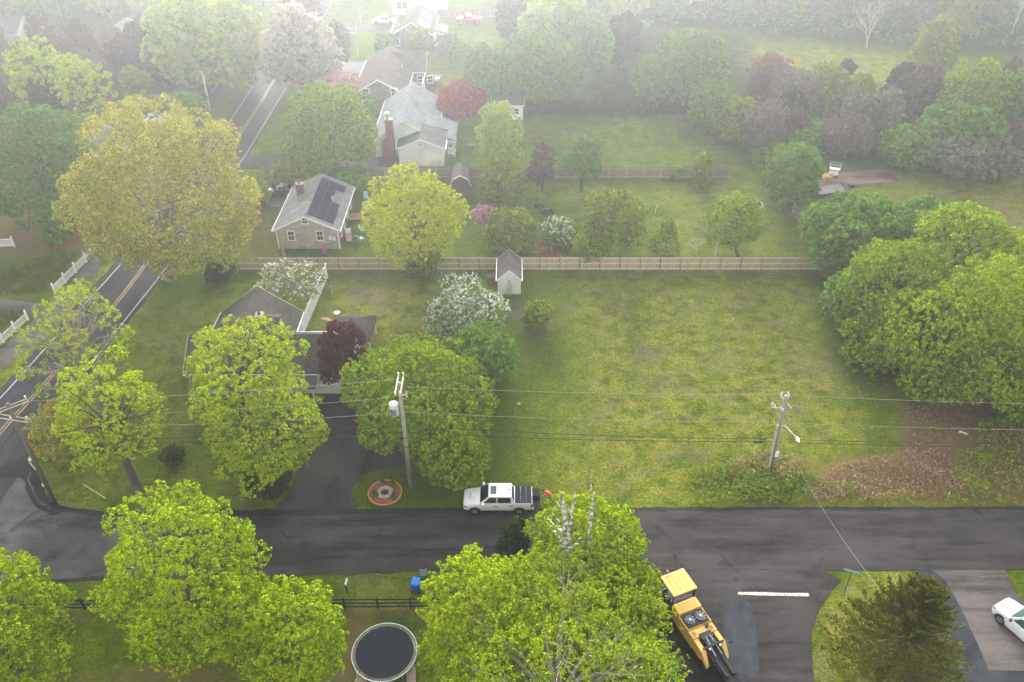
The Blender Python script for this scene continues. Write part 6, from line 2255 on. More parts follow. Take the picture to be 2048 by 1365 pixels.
# ------------------------------------------------------------------ vehicles
M_wpaint = mat('white_car_paint', (0.80, 0.80, 0.81), (0.76, 0.76, 0.77), 1, 0.22, spec=0.5)
M_carglass = mat('car_glass', (0.014, 0.016, 0.018), (0.03, 0.035, 0.04), 1, 0.06, spec=0.6)
M_greenglass = mat('green_tinted_glass', (0.04, 0.10, 0.075), (0.06, 0.13, 0.10), 1, 0.08, spec=0.6)
M_tyre = mat('tyre_rubber', (0.014, 0.014, 0.014), (0.024, 0.024, 0.024), 8, 0.85)
M_rim = mat('alloy_rim', (0.45, 0.45, 0.46), (0.35, 0.35, 0.36), 6, 0.3, metal=0.6)
M_rimdark = mat('dark_rim', (0.05, 0.05, 0.055), (0.09, 0.09, 0.09), 6, 0.4, metal=0.4)
M_cover = mat('dark_grey_bed_cover', (0.026, 0.029, 0.034), (0.038, 0.042, 0.048), 1.2, 0.8, spec=0.04)
M_lampred = mat('red_lamp', (0.45, 0.02, 0.02), (0.35, 0.02, 0.02), 3, 0.2)
M_lampclear = mat('clear_lamp', (0.30, 0.32, 0.34), (0.12, 0.12, 0.13), 8, 0.15)
M_redpaint = mat('red_truck_paint', (0.50, 0.035, 0.035), (0.44, 0.03, 0.03), 1, 0.25, spec=0.5)
M_blackpaint = mat('black_car_paint', (0.02, 0.02, 0.022), (0.03, 0.03, 0.033), 1, 0.2, spec=0.5)
M_tan = mat('tan_soft_top', (0.40, 0.35, 0.28), (0.34, 0.30, 0.24), 2, 0.9)


def ring8(x, hw, z0, z1, tw=0.90, th=0.10):
    """cross-section of a car body at x: sill z0, shoulder z1, upper edge drawn in"""
    zm = z0 + (z1 - z0) * 0.55
    return [(x, -hw * 0.94, z0), (x, hw * 0.94, z0), (x, hw, z0 + 0.18), (x, hw, zm), (x, hw * 0.97, z1 - th), (x, hw * tw, z1),
            (x, -hw * tw, z1), (x, -hw * 0.97, z1 - th), (x, -hw, zm), (x, -hw, z0 + 0.18)]


def wheel(parent, x, y, r, w, rim):
    s = 1 if y > 0 else -1
    t = MB()
    pts = []
    t.tube([(x, y - s * w, r), (x, y - s * w * 0.95, r), (x, y - s * 0.03, r), (x, y, r)], [r * 0.9, r, r, r * 0.9], 22)
    o = t.build('wheel', M_tyre, parent, True)
    m = MB()
    m.tube([(x, y - s * 0.02, r), (x, y + s * 0.012, r)], [r * 0.62, r * 0.58], 20)
    rr = m.build('rim', rim, o)
    k = MB()
    for i in range(5):
        a = i * 2 * math.pi / 5
        k.tube([(x + math.cos(a) * r * 0.12, y + s * 0.02, r + math.sin(a) * r * 0.12), (x + math.cos(a) * r * 0.55, y + s * 0.02, r + math.sin(a) * r * 0.55)], r * 0.07, 4)
    k.build('spokes', M_rim if rim is M_rimdark else M_tyre, o)


def arch(parent, x, hw, s, r):
    """dark wheel housing lip"""
    mb = MB()
    n = 14
    a0 = math.radians(-8)
    pts_o, pts_i = [], []
    for i in range(n + 1):
        a = a0 + (math.pi - 2 * a0) * i / n
        pts_o.append((x + math.cos(a) * r * 1.22, s * (hw + 0.006), r + math.sin(a) * r * 1.22))
        pts_i.append((x + math.cos(a) * r * 1.02, s * (hw + 0.008), r + math.sin(a) * r * 1.02))
    for i in range(n):
        q = [pts_o[i], pts_o[i + 1], pts_i[i + 1], pts_i[i]]
        mb.poly(q if s > 0 else q[::-1])
    mb.poly([(x + math.cos(a0 + (math.pi - 2 * a0) * i / n) * r * 1.18, s * (hw + 0.004), r + math.sin(a0 + (math.pi - 2 * a0) * i / n) * r * 1.18) for i in range(n + 1)])
    mb.build('wheel_arch', M_black, parent)


def glass_quad(parent, pts, m=None, name='window', inset=0.0, push=0.012):
    q = [Vector(p) for p in pts]
    c = sum(q, Vector()) / len(q)
    n = (q[1] - q[0]).cross(q[2] - q[0]).normalized()
    q = [p.lerp(c, inset) + n * push for p in q]
    return MB().slab(q, 0.01).build(name, m or M_carglass, parent)


def pickup(label, loc, rotz, paint, L=5.8, W=2.02, Hh=1.92, crew=True, cover=True, wheels=M_rimdark, glass=None, far=False):
    t = thing('pickup_truck', label, 'pickup', loc, rotz)
    hw = W / 2
    f, rr = L / 2, -L / 2
    hz, bz = 1.22, 1.30
    cab0 = f - 1.38                       # windshield foot
    roof0 = cab0 - 0.78
    roof1 = roof0 - (1.84 if crew else 0.95)
    cab1 = roof1 - 0.22
    body = [ring8(f, hw * 0.80, 0.55, 0.95, 0.86), ring8(f - 0.08, hw * 0.93, 0.48, 1.08, 0.86), ring8(f - 0.35, hw * 0.98, 0.45, 1.16, 0.86),
            ring8(cab0 + 0.3, hw, 0.42, hz + 0.03, 0.88), ring8(cab0, hw, 0.42, hz + 0.08, 0.93), ring8(cab1, hw, 0.42, bz, 0.95)]
    b = MB().loft(body)
    b.build('body', paint, t, True, 0.03, 2, True)
    bed = MB().loft([ring8(cab1 - 0.012, hw * 0.99, 0.45, bz, 0.95), ring8(rr + 0.12, hw * 0.985, 0.5, bz, 0.95), ring8(rr + 0.05, hw * 0.96, 0.55, bz - 0.02, 0.95)])
    bed.build('bed', paint, t, True, 0.02, 2, True)
    gw0, gw1 = hw * 0.93, hw * 0.76
    z0, z1 = bz - 0.02, Hh
    gh_ = MB().loft([[(cab0, -gw0, z0), (cab0, gw0, z0), (cab0 - 0.001, gw0, z0 + 0.01), (cab0 - 0.001, -gw0, z0 + 0.01)],
                     [(cab0 - 0.01, -gw0, z0), (cab0 - 0.01, gw0, z0), (cab0 - 0.06, gw0, z0 + 0.04), (cab0 - 0.06, -gw0, z0 + 0.04)],
                     [(roof0, -gw0, z0), (roof0, gw0, z0), (roof0, gw1, z1), (roof0, -gw1, z1)],
                     [(roof1, -gw0, z0), (roof1, gw0, z0), (roof1, gw1, z1), (roof1, -gw1, z1)],
                     [(cab1, -gw0, z0), (cab1, gw0, z0), (cab1, gw0 * 0.97, z0 + 0.1), (cab1, -gw0 * 0.97, z0 + 0.1)]])
    gh_.build('cab', paint, t, False, 0.05, 3, True)
    g = glass or M_carglass
    glass_quad(t, [(cab0 - 0.05, -gw0 * 0.93, z0 + 0.05), (cab0 - 0.05, gw0 * 0.93, z0 + 0.05), (roof0 + 0.04, gw1 * 0.93, z1 - 0.05), (roof0 + 0.04, -gw1 * 0.93, z1 - 0.05)], g, 'windshield', 0, 0.015)
    for s in (-1, 1):
        def side(xa, xb, xc, xd):
            q = [(xa, s * gw0 * 1.0, z0 + 0.07), (xb, s * gw0 * 1.0, z0 + 0.07), (xc, s * (gw1 + (gw0 - gw1) * 0.10), z1 - 0.10), (xd, s * (gw1 + (gw0 - gw1) * 0.10), z1 - 0.10)]
            glass_quad(t, q if s < 0 else q[::-1], g, 'side_window', 0.03, 0.014)
        if crew:
            xm = (cab0 - 0.25 + roof1) / 2
            side(xm + 0.04, cab0 - 0.28, roof0 - 0.05, xm + 0.04)
            side(roof1 + 0.02, xm - 0.04, xm - 0.04, roof1 + 0.05)
        else:
            side(roof1 + 0.02, cab0 - 0.28, roof0 - 0.05, roof1 + 0.05)
        if not far:
            for xh in ((roof0 - 0.55), (roof1 + 0.1)):
                MB().box(xh - 0.11, xh + 0.11, s * (hw + 0.005) - 0.02, s * (hw + 0.005) + 0.02, 1.02, 1.07).build('door_handle', M_black, t)
            for xd in (roof0 - 0.7, roof1 - 0.05):
                MB().box(xd - 0.008, xd + 0.008, s * (hw - 0.0) - 0.006, s * (hw - 0.0) + 0.006, 0.62, 1.2).build('door_seam', M_dark, t)
            MB().box(cab0 - 0.42, cab0 - 0.20, s * (hw + 0.16) - 0.13, s * (hw + 0.16) + 0.13, 1.30, 1.52).build('mirror', paint, t, False, 0.04, 2, True)
            MB().box(f - 0.34, f - 0.05, s * hw * 0.84 - 0.14, s * hw * 0.84 + 0.14, 0.88, 1.02).build('headlight', M_lampclear, t, False, 0.03, 2, True)
            MB().box(rr + 0.02, rr + 0.18, s * hw * 0.93 - 0.07, s * hw * 0.93 + 0.07, 0.85, 1.2).build('taillight', M_lampred, t, False, 0.02, 2, True)
        for xw in (f - 0.98, rr + 1.12):
            arch(t, xw, hw, s, 0.42)
            wheel(t, xw, s * (hw + 0.03), 0.42, 0.3, wheels)
    glass_quad(t, [(cab1 - 0.0, gw0 * 0.8, z0 + 0.14), (cab1 - 0.0, -gw0 * 0.8, z0 + 0.14), (roof1 - 0.02, -gw1 * 0.85, z1 - 0.12), (roof1 - 0.02, gw1 * 0.85, z1 - 0.12)], g, 'rear_window', 0, 0.02)
    if cover:
        x0_, x1_ = rr + 0.10, cab1 - 0.08
        for k in range(3):
            xa = x0_ + (x1_ - x0_) * k / 3
            xb = x0_ + (x1_ - x0_) * (k + 1) / 3 - 0.02
            MB().box(xa, xb, -hw * 0.90, hw * 0.90, bz + 0.004, bz + 0.06).build('bed_cover_panel', M_cover, t, False, 0.015, 2, True)
    else:
        MB().box(rr + 0.14, cab1 - 0.08, -hw * 0.84, hw * 0.84, bz + 0.002, bz + 0.006).build('bed_floor', M_dark, t)
    MB().box(f - 0.02, f + 0.03, -hw * 0.6, hw * 0.6, 0.68, 0.95).build('grille', M_black, t)
    MB().box(rr - 0.1, rr + 0.05, -hw * 0.93, hw * 0.93, 0.52, 0.70).build('rear_bumper', M_black if not cover else paint, t, False, 0.03, 2, True)
    return t, dict(f=f, r=rr, hw=hw, cab0=cab0, roof0=roof0, roof1=roof1, cab1=cab1, bz=bz, H=Hh)


pf = P(947, 1031)
truck, D = pickup('white crew-cab pickup with dark bed cover parked at the lawn edge', (P(996, 1031).x, pf.y + 1.05, 0.02), math.pi, M_wpaint)
MB().box(D['roof0'] - 0.62, D['roof0'] - 0.12, -0.46, 0.46, D['H'] + 0.002, D['H'] + 0.014).build('sunroof', M_carglass, truck)
MB().box(D['cab0'] + 0.55, D['cab0'] + 0.75, -0.32, 0.32, 1.235, 1.29).build('hood_scoop', M_wpaint, truck, False, 0.03, 2, True)
MB().box(D['cab0'] + 0.75, D['cab0'] + 0.765, -0.28, 0.28, 1.245, 1.28).build('scoop_opening', M_black, truck)
MB().box(D['roof1'] + 0.1, D['roof1'] + 0.25, -0.05, 0.05, D['H'] + 0.002, D['H'] + 0.05).build('roof_antenna', M_black, truck)
# open tailgate with gear on it
MB().box(D['r'] - 0.62, D['r'] - 0.02, -D['hw'] * 0.8, D['hw'] * 0.8, 0.72, 0.79).build('tailgate', M_black, truck, False, 0.02, 2, True)
gb_ = thing('gear_box', 'dark grey tool box standing on the lowered tailgate of the white pickup', 'tool box', (truck.location.x - D['r'] + 0.28, truck.location.y + 0.35, 0.82))
MB().box(-0.3, 0.32, -0.42, 0.42, 0, 0.42).build('box', M_cover, gb_, False, 0.04, 2, True)
MB().box(-0.31, 0.33, -0.43, 0.43, 0.424, 0.5).build('lid', M_cover, gb_, False, 0.03, 2, True)

q = P(939, 47)
pickup('red pickup parked on the misty lawn at the top', (q.x, q.y, 0), math.pi, M_redpaint, 5.7, 2.0, 1.85, False, False, M_rim, far=True)


def car(label, loc, rotz, paint, L=4.75, W=1.83, Hh=1.45, kind='sedan', glass=None, top=None, name='parked_car', wheels=M_rim, cat='car'):
    t = thing(name, label, cat, loc, rotz)
    hw, f, rr = W / 2, L / 2, -L / 2
    if kind == 'suv':
        hz, bz, wr = 1.12, 1.16, 0.39
        cab0, roof0, roof1, cab1 = f - 1.25, f - 1.95, rr + 0.35, rr + 0.12
    elif kind == 'vintage':
        hz, bz, wr = 0.98, 1.02, 0.36
        cab0, roof0, roof1, cab1 = f - 2.0, f - 2.35, rr + 1.0, rr + 0.6
    else:
        hz, bz, wr = 0.92, 0.97, 0.33
        cab0, roof0, roof1, cab1 = f - 1.25, f - 2.0, rr + 1.35, rr + 0.62
    MB().loft([ring8(f, hw * 0.74, 0.42, hz * 0.72, 0.85), ring8(f - 0.12, hw * 0.9, 0.30, hz * 0.86, 0.84), ring8(f - 0.5, hw * 0.97, 0.24, hz * 0.96, 0.84),
               ring8(cab0, hw, 0.22, bz, 0.90), ring8((cab0 + cab1) / 2, hw, 0.22, bz + 0.01, 0.92), ring8(cab1, hw, 0.24, bz, 0.90),
               ring8(rr + 0.25, hw * 0.96, 0.28, bz * 0.97, 0.86), ring8(rr, hw * 0.84, 0.42, bz * 0.80, 0.86)]).build('body', paint, t, True, 0.02, 2, True)
    gw0, gw1, z0, z1 = hw * 0.90, hw * 0.72, bz - 0.02, Hh
    pm = top or paint
    MB().loft([[(cab0, -gw0, z0), (cab0, gw0, z0), (cab0 - 0.02, gw0, z0 + 0.02), (cab0 - 0.02, -gw0, z0 + 0.02)],
               [(roof0, -gw0, z0), (roof0, gw0, z0), (roof0, gw1, z1 - 0.02), (roof0, -gw1, z1 - 0.02)],
               [((roof0 + roof1) / 2, -gw0, z0), ((roof0 + roof1) / 2, gw0, z0), ((roof0 + roof1) / 2, gw1, z1), ((roof0 + roof1) / 2, -gw1, z1)],
               [(roof1, -gw0, z0), (roof1, gw0, z0), (roof1, gw1, z1 - 0.03), (roof1, -gw1, z1 - 0.03)],
               [(cab1, -gw0, z0), (cab1, gw0, z0), (cab1 + 0.02, gw0 * 0.98, z0 + 0.03), (cab1 + 0.02, -gw0 * 0.98, z0 + 0.03)]]).build('cabin', pm, t, False, 0.04, 3, True)
    g = glass or M_carglass
    glass_quad(t, [(cab0 - 0.04, -gw0 * 0.93, z0 + 0.04), (cab0 - 0.04, gw0 * 0.93, z0 + 0.04), (roof0 + 0.05, gw1 * 0.93, z1 - 0.06), (roof0 + 0.05, -gw1 * 0.93, z1 - 0.06)], g, 'windshield', 0, 0.015)
    glass_quad(t, [(cab1 + 0.02, gw0 * 0.9, z0 + 0.06), (cab1 + 0.02, -gw0 * 0.9, z0 + 0.06), (roof1 - 0.04, -gw1 * 0.9, z1 - 0.07), (roof1 - 0.04, gw1 * 0.9, z1 - 0.07)], g, 'rear_window', 0, 0.02)
    for s in (-1, 1):
        xm = (roof0 + roof1) / 2 + 0.1
        for xa, xb, xc, xd in ((xm + 0.04, cab0 - 0.32, roof0 - 0.03, xm + 0.04), (roof1 - 0.12, xm - 0.04, xm - 0.04, roof1 + 0.03)):
            q = [(xa, s * gw0, z0 + 0.05), (xb, s * gw0, z0 + 0.05), (xc, s * (gw1 + 0.02), z1 - 0.09), (xd, s * (gw1 + 0.02), z1 - 0.09)]
            glass_quad(t, q if s < 0 else q[::-1], g, 'side_window', 0.03, 0.014)
        MB().box(cab0 - 0.36, cab0 - 0.18, s * (hw + 0.12) - 0.10, s * (hw + 0.12) + 0.10, z0 + 0.02, z0 + 0.18).build('mirror', paint if kind != 'suv' else M_black, t, False, 0.03, 2, True)
        for xh in (xm + 0.12, roof1 + 0.05):
            MB().box(xh, xh + 0.2, s * (hw + 0.0) - 0.02, s * (hw + 0.0) + 0.02, bz - 0.18, bz - 0.13).build('door_handle', M_black, t)
        MB().box(f - 0.35, f - 0.06, s * hw * 0.78 - 0.12, s * hw * 0.78 + 0.12, hz * 0.70, hz * 0.84).build('headlight', M_lampclear, t, False, 0.03, 2, True)
        MB().box(rr + 0.02, rr + 0.16, s * hw * 0.80 - 0.1, s * hw * 0.80 + 0.1, bz * 0.66, bz * 0.82).build('taillight', M_lampred, t, False, 0.02, 2, True)
        for xw in (f - 0.88, rr + 0.95):
            arch(t, xw, hw * 0.985, s, wr)
            wheel(t, xw, s * (hw + 0.015), wr, 0.22, wheels)
    return t


q = P(768, 47)
car('white sedan on the far driveway in the mist', (q.x, q.y, 0.02), math.pi, M_wpaint)
q = P(318, 240)
car('white car half hidden behind the golden oak top', (q.x, q.y - 1.0, 0.02), math.radians(25), M_wpaint)
q = P(562, 392)
car('black vintage convertible with tan soft top beside the grey shingled house', (q.x - 0.2, q.y + 0.4, 0.02), math.pi, M_blackpaint, 4.5, 1.8, 1.55, 'vintage', top=M_tan, name='vintage_car')
q0 = P(2008, 1252)
# white off-road car at the right edge: nose towards the upper left
car('white off-road car cut off by the right frame edge', (P(2050, 1268).x, P(2050, 1268).y, 0.03), math.radians(118), M_wpaint, 4.8, 1.95, 1.80, 'suv', M_greenglass, name='parked_car')
q = P(12, 85)
car('pale car in the fog at the upper left frame edge', (P(14, 62).x, P(14, 62).y, 0.02), 0.1, M_wpaint)

# ------------------------------------------------------------------ the yellow milling machine
M_cat = mat('machine_yellow', (0.74, 0.45, 0.10), (0.66, 0.40, 0.09), 1.0, 0.38, spec=0.5)
M_steel = mat('dark_steel', (0.012, 0.012, 0.013), (0.03, 0.03, 0.032), 3, 0.45)
M_fan = mat('pale_fan_metal', (0.40, 0.41, 0.42), (0.22, 0.22, 0.23), 4, 0.4)
mc0 = P(1357, 1168, 2.85)
mc1 = mc0 + Vector((0.87, -2.05, 0))
ax = mc1 - mc0
ma = math.atan2(ax.y, ax.x)
mill = thing('milling_machine', 'yellow road milling machine with flat canopy, twin fans and black front gear', 'road machine', (mc0.x, mc0.y, 0.03), ma)
# local x runs from the canopy to the front gear
cy_ = 0.0
MB().box(-1.05, 1.05, -1.02, 1.02, 3.05, 3.16).build('canopy', M_cat, mill, False, 0.04, 2, True)
for yy in (-0.62, -0.21, 0.21, 0.62):
    MB().box(-0.92, 0.92, yy - 0.014, yy + 0.014, 3.162, 3.18).build('canopy_rib', M_cat, mill)
for sx in (-0.9, 0.9):
    for sy in (-0.9, 0.9):
        MB().box(sx - 0.05, sx + 0.05, sy - 0.05, sy + 0.05, 1.1, 3.05).build('canopy_post', M_steel, mill)
MB().box(-1.1, 1.0, -0.95, 0.95, 0.9, 1.15).build('deck_plate', M_steel, mill)
MB().box(-0.5, 0.1, -1.0, -0.5, 1.152, 1.55).build('seat', M_black, mill, False, 0.06, 2, True)
MB().box(-0.6, -0.45, -1.0, -0.5, 1.56, 2.1).build('seat_back', M_black, mill, False, 0.05, 2, True)
MB().box(0.6, 0.95, -0.9, 0.9, 1.152, 1.95).build('console', M_black, mill, False, 0.05, 2, True)
MB().box(-1.6, 0.4, -1.75, -1.08, 0.5, 1.35).build('side_tank', M_cat, mill, False, 0.05, 2, True)
MB().tube([(0.2, -1.3, 1.35), (0.5, -1.3, 1.9), (0.9, -1.1, 1.9), (1.3, -1.1, 1.35)], 0.03, 6).build('handrail', M_steel, mill)
MB().box(1.02, 3.0, -1.0, 0.98, 0.75, 2.12).build('hood', M_cat, mill, False, 0.07, 3, True)
MB().box(3.02, 4.4, -1.05, 0.98, 0.75, 1.98).build('fan_housing', M_cat, mill, False, 0.04, 2, True)
MB().box(3.08, 4.34, -0.96, 0.88, 1.985, 2.05).build('fan_panel', M_black, mill, False, 0.03, 2, True)
for yy in (-0.47, 0.42):
    fo = MB().tube([(3.71, yy, 2.04), (3.71, yy, 2.075)], 0.47, 28).build('fan', M_dark, mill)
    mb = MB()
    for k in range(9):
        a = k * 2 * math.pi / 9
        c_, s_ = math.cos(a), math.sin(a)
        p_ = [(3.71 + c_ * 0.08 - s_ * 0.04, yy + s_ * 0.08 + c_ * 0.04, 2.082), (3.71 + c_ * 0.42 - s_ * 0.02, yy + s_ * 0.42 + c_ * 0.02, 2.082),
              (3.71 + c_ * 0.40 + s_ * 0.13, yy + s_ * 0.40 - c_ * 0.13, 2.10), (3.71 + c_ * 0.08 + s_ * 0.04, yy + s_ * 0.08 - c_ * 0.04, 2.09)]
        mb.poly(p_)
    mb.build('fan_blades', M_fan, fo)
    mb = MB()
    for rr_ in (0.16, 0.28, 0.40, 0.47):
        pts = [(3.71 + math.cos(k * 2 * math.pi / 24) * rr_, yy + math.sin(k * 2 * math.pi / 24) * rr_, 2.13) for k in range(25)]
        mb.tube(pts, 0.008, 4, False)
    for k in range(8):
        a = k * math.pi / 4
        mb.tube([(3.71, yy, 2.13), (3.71 + math.cos(a) * 0.47, yy + math.sin(a) * 0.47, 2.13)], 0.008, 4, False)
    mb.build('fan_guard', M_steel, fo)
    MB().tube([(3.71, yy, 2.09), (3.71, yy, 2.14)], 0.09, 10).build('fan_hub', M_trim, fo)
MB().box(4.42, 5.2, -1.05, 0.98, 0.75, 1.92).build('engine_cover', M_cat, mill, False, 0.06, 2, True)
MB().tube([(4.62, 0.42, 1.9), (4.62, 0.42, 2.08)], 0.15, 14).build('filler_cap', M_black, mill)
for yy in (-0.72, 0.72):
    MB().tube([(4.75, yy, 1.92), (4.8, yy, 2.12), (4.95, yy, 2.12)], [0.15, 0.14, 0.09], 10).build('lifting_eye', M_cat, mill)
for s, y0_ in ((-1, -1.05), (1, 0.62)):
    MB().box(5.21, 6.35, y0_, y0_ + 0.38, 0.9, 1.86).build('side_arm', M_cat, mill, False, 0.05, 2, True)
    MB().loft([[(6.36, y0_, 1.2), (6.36, y0_ + 0.38, 1.2), (6.36, y0_ + 0.38, 1.84), (6.36, y0_, 1.84)], [(7.1, y0_ + 0.1, 0.7), (7.1, y0_ + 0.34, 0.7), (7.1, y0_ + 0.34, 1.0), (7.1, y0_ + 0.1, 1.0)]]).build('arm_nose', M_cat, mill, False, 0.02, 2, True)
MB().box(5.0, 5.6, -0.5, 0.45, 1.87, 2.02).box(5.6, 6.3, -0.42, 0.38, 1.5, 1.95).build('mast_foot', M_steel, mill, False, 0.03, 2, True)
MB().loft([[(5.9, -0.58, 0.9), (5.9, 0.55, 0.9), (5.9, 0.55, 1.6), (5.9, -0.58, 1.6)], [(10.2, -0.52, 0.5), (10.2, 0.5, 0.5), (10.2, 0.5, 1.25), (10.2, -0.52, 1.25)]]).build('conveyor_frame', M_steel, mill, False, 0.03, 2, True)
for yy in (-0.30, 0.28):
    MB().box(7.0, 8.7, yy - 0.13, yy + 0.13, 1.42, 1.62).build('beam', M_steel, mill, False, 0.03, 2, True)
    MB().tube([(5.4, yy * 0.6, 2.05), (7.0, yy * 0.9, 1.75)], 0.06, 8).build('hydraulic_ram', M_fan, mill)
MB().box(6.15, 6.3, -0.85, 0.85, 1.9, 2.02).build('cross_beam', M_steel, mill)
for k in range(7):
    MB().tube([(8.9 + k * 0.17, -0.55, 1.22), (8.9 + k * 0.17, 0.52, 1.22)], 0.09, 8).build('roller', M_steel, mill)
MB().tube([(8.6, 0.55, 1.4), (9.0, 0.85, 1.5), (9.7, 0.95, 1.2), (10.0, 0.6, 1.1)], 0.035, 6).build('hose', M_steel, mill)
MB().tube([(6.2, -0.6, 1.9), (7.4, -0.62, 1.7), (8.4, -0.5, 1.5)], 0.03, 6).build('hose', M_steel, mill)
MB().tube([(6.0, 0.2, 2.0), (6.6, 0.05, 2.1), (7.4, 0.1, 1.8)], 0.04, 6).build('hose', M_steel, mill)
for yy in (-0.42, 0.44):
    MB().ball((6.45, yy, 1.98), 0.09, 8, 6).build('work_light', M_trim, mill)
for sx in (0.2, 6.0):
    for s in (-1, 1):
        mb = MB().box(sx - 0.8, sx + 0.8, s * 0.85 - 0.2, s * 0.85 + 0.2, 0.12, 0.62)
        mb.tube([(sx - 0.8, s * 0.85 - 0.2, 0.37), (sx - 0.8, s * 0.85 + 0.2, 0.37)], 0.3, 14)
        mb.tube([(sx + 0.8, s * 0.85 - 0.2, 0.37), (sx + 0.8, s * 0.85 + 0.2, 0.37)], 0.3, 14)
        mb.build('crawler_track', M_tyre, mill)
MB().box(1.2, 5.0, -0.9, 0.9, 0.3, 0.76).build('drum_housing', M_steel, mill)
MB().tube([(6.2, 0.9, 1.5), (6.4, 1.35, 1.7)], 0.02, 5).build('mirror_arm', M_steel, mill)
MB().ball((6.42, 1.42, 1.7), 0.14, 10, 6, (0.5, 1, 1)).build('mirror', M_steel, mill)
MB().tube([(-1.15, -0.35, 3.0), (-1.15, -0.35, 3.28)], 0.02, 6).build('beacon_stalk', M_steel, mill)
MB().tube([(-1.15, -0.35, 3.28), (-1.15, -0.35, 3.44)], [0.11, 0.09], 12).build('beacon', M_orange, mill)

# the hood is short: draw in everything in front of the canopy, then bring the machine to its real size
def draw_in(o):
    for v in o.data.vertices:
        x = v.co.x
        if x > 1.02:
            v.co.x = 1.02 + (x - 1.02) * 0.495 if x < 3.0 else x - 1.0
    for c in o.children:
        draw_in(c)


for o in mill.children:
    draw_in(o)
mill.scale = (0.90, 0.98, 0.95)

# ------------------------------------------------------------------ trampoline, bins, mailbox, sign
M_mat_ = mat('trampoline_fabric', (0.018, 0.020, 0.026), (0.026, 0.029, 0.036), 30, 0.9, spec=0.03)
M_galv = mat('galvanised_tube', (0.40, 0.41, 0.41), (0.52, 0.53, 0.53), 4, 0.35, metal=0.3)
tq = P(769, 1304, 0.9)
tr = thing('trampoline', 'round black trampoline with bright steel rim on the shaded lawn', 'trampoline', (tq.x, tq.y, 0))
TR = 65 / scale_at(tq)
ring_ = [(math.cos(k * math.pi / 32) * TR, math.sin(k * math.pi / 32) * TR, 0.9) for k in range(65)]
MB().tube(ring_, 0.035, 8, False).build('rim', M_galv, tr, True)
MB().disc((0, 0, 0.885), TR * 0.885, 64).build('jumping_mat', M_mat_, tr)
mb = MB()
edge = [(math.cos(k * math.pi / 32) * TR * 0.887, math.sin(k * math.pi / 32) * TR * 0.887, 0.888) for k in range(65)]
mb.tube(edge, 0.02, 5, False)
mb.build('mat_hem', M_black, tr)
sp_ = MB().tube([(TR * 0.885, 0, 0.885), (TR - 0.03, 0, 0.9)], 0.019, 5).mesh('spring', M_galv)
for k in range(84):
    o = add_obj('spring', sp_, tr)
    o.rotation_euler = (0, 0, k * 2 * math.pi / 84)
for k in range(4):
    a = k * math.pi / 2 + 0.4
    da = 0.28
    p_ = [(math.cos(a - da) * TR, math.sin(a - da) * TR, 0.87), (math.cos(a - da) * TR, math.sin(a - da) * TR, 0.04), (math.cos(a + da) * TR, math.sin(a + da) * TR, 0.04), (math.cos(a + da) * TR, math.sin(a + da) * TR, 0.87)]
    MB().tube(p_, 0.03, 6, False).build('leg', M_galv, tr)

lg = P(822, 1350, 0.3)
bd_ = thing('plank_step', 'weathered grey plank step leaning by the trampoline rim', 'step', (lg.x, lg.y, 0), math.radians(8))
M_plank = mat('weathered_plank', (0.17, 0.14, 0.12), (0.28, 0.24, 0.21), 3, 0.9, stretch=(5, 0.6, 1))
for k in range(4):
    MB().box(-0.32 + k * 0.16, -0.17 + k * 0.16, -0.9, 0.55, 0.42, 0.47).build('plank', M_plank, bd_)
for yy in (-0.75, 0.4):
    MB().box(-0.3, 0.3, yy, yy + 0.08, 0.0, 0.418).build('bearer', M_plank, bd_)
wq = P(722, 1358, 0.2)
st_ = thing('tree_stump', 'cut tree stump with pale splintered top at the trampoline edge', 'stump', (wq.x, wq.y, 0))
mb = MB()
n = 16
rs_ = [0.34 + 0.05 * math.sin(k * 2.3) + 0.04 * math.sin(k * 5.1) for k in range(n)]
mb.loft([[(rs_[k] * 1.25 * math.cos(k * 2 * math.pi / n), rs_[k] * 1.25 * math.sin(k * 2 * math.pi / n), 0) for k in range(n)], [(rs_[k] * math.cos(k * 2 * math.pi / n), rs_[k] * math.sin(k * 2 * math.pi / n), 0.35 + 0.05 * math.sin(k * 1.9)) for k in range(n)]])
mb.build('wood', mat('cut_wood', (0.50, 0.38, 0.24), (0.30, 0.21, 0.13), 9, 0.9, contrast=2), st_)

M_blue = mat('blue_plastic', (0.015, 0.13, 0.50), (0.02, 0.16, 0.58), 3, 0.4)
M_dkbin = mat('dark_grey_plastic', (0.045, 0.055, 0.058), (0.07, 0.08, 0.085), 3, 0.5)


def wheelie(label, px, py, m, rot):
    q = P(px, py)
    t = thing('wheeled_bin', label, 'bin', (q.x, q.y, 0), rot, 'wheeled bins at the street edge')
    MB().loft([[(-0.25, -0.26, 0.08), (0.25, -0.26, 0.08), (0.25, 0.26, 0.08), (-0.25, 0.26, 0.08)], [(-0.31, -0.36, 1.02), (0.31, -0.36, 1.02), (0.31, 0.36, 1.02), (-0.31, 0.36, 1.02)]]).build('body', m, t, False, 0.03, 2, True)
    MB().loft([[(-0.34, -0.40, 1.025), (0.34, -0.40, 1.025), (0.34, 0.40, 1.025), (-0.34, 0.40, 1.025)], [(-0.27, -0.30, 1.12), (0.27, -0.30, 1.12), (0.27, 0.34, 1.12), (-0.27, 0.34, 1.12)]]).build('lid', m, t, False, 0.03, 2, True)
    MB().tube([(-0.24, 0.42, 1.04), (0.24, 0.42, 1.04)], 0.025, 6).build('handle', m, t)
    for s in (-1, 1):
        MB().tube([(s * 0.25, 0.30, 0.12), (s * 0.32, 0.30, 0.12)], 0.12, 12).build('wheel', M_tyre, t)
    return t


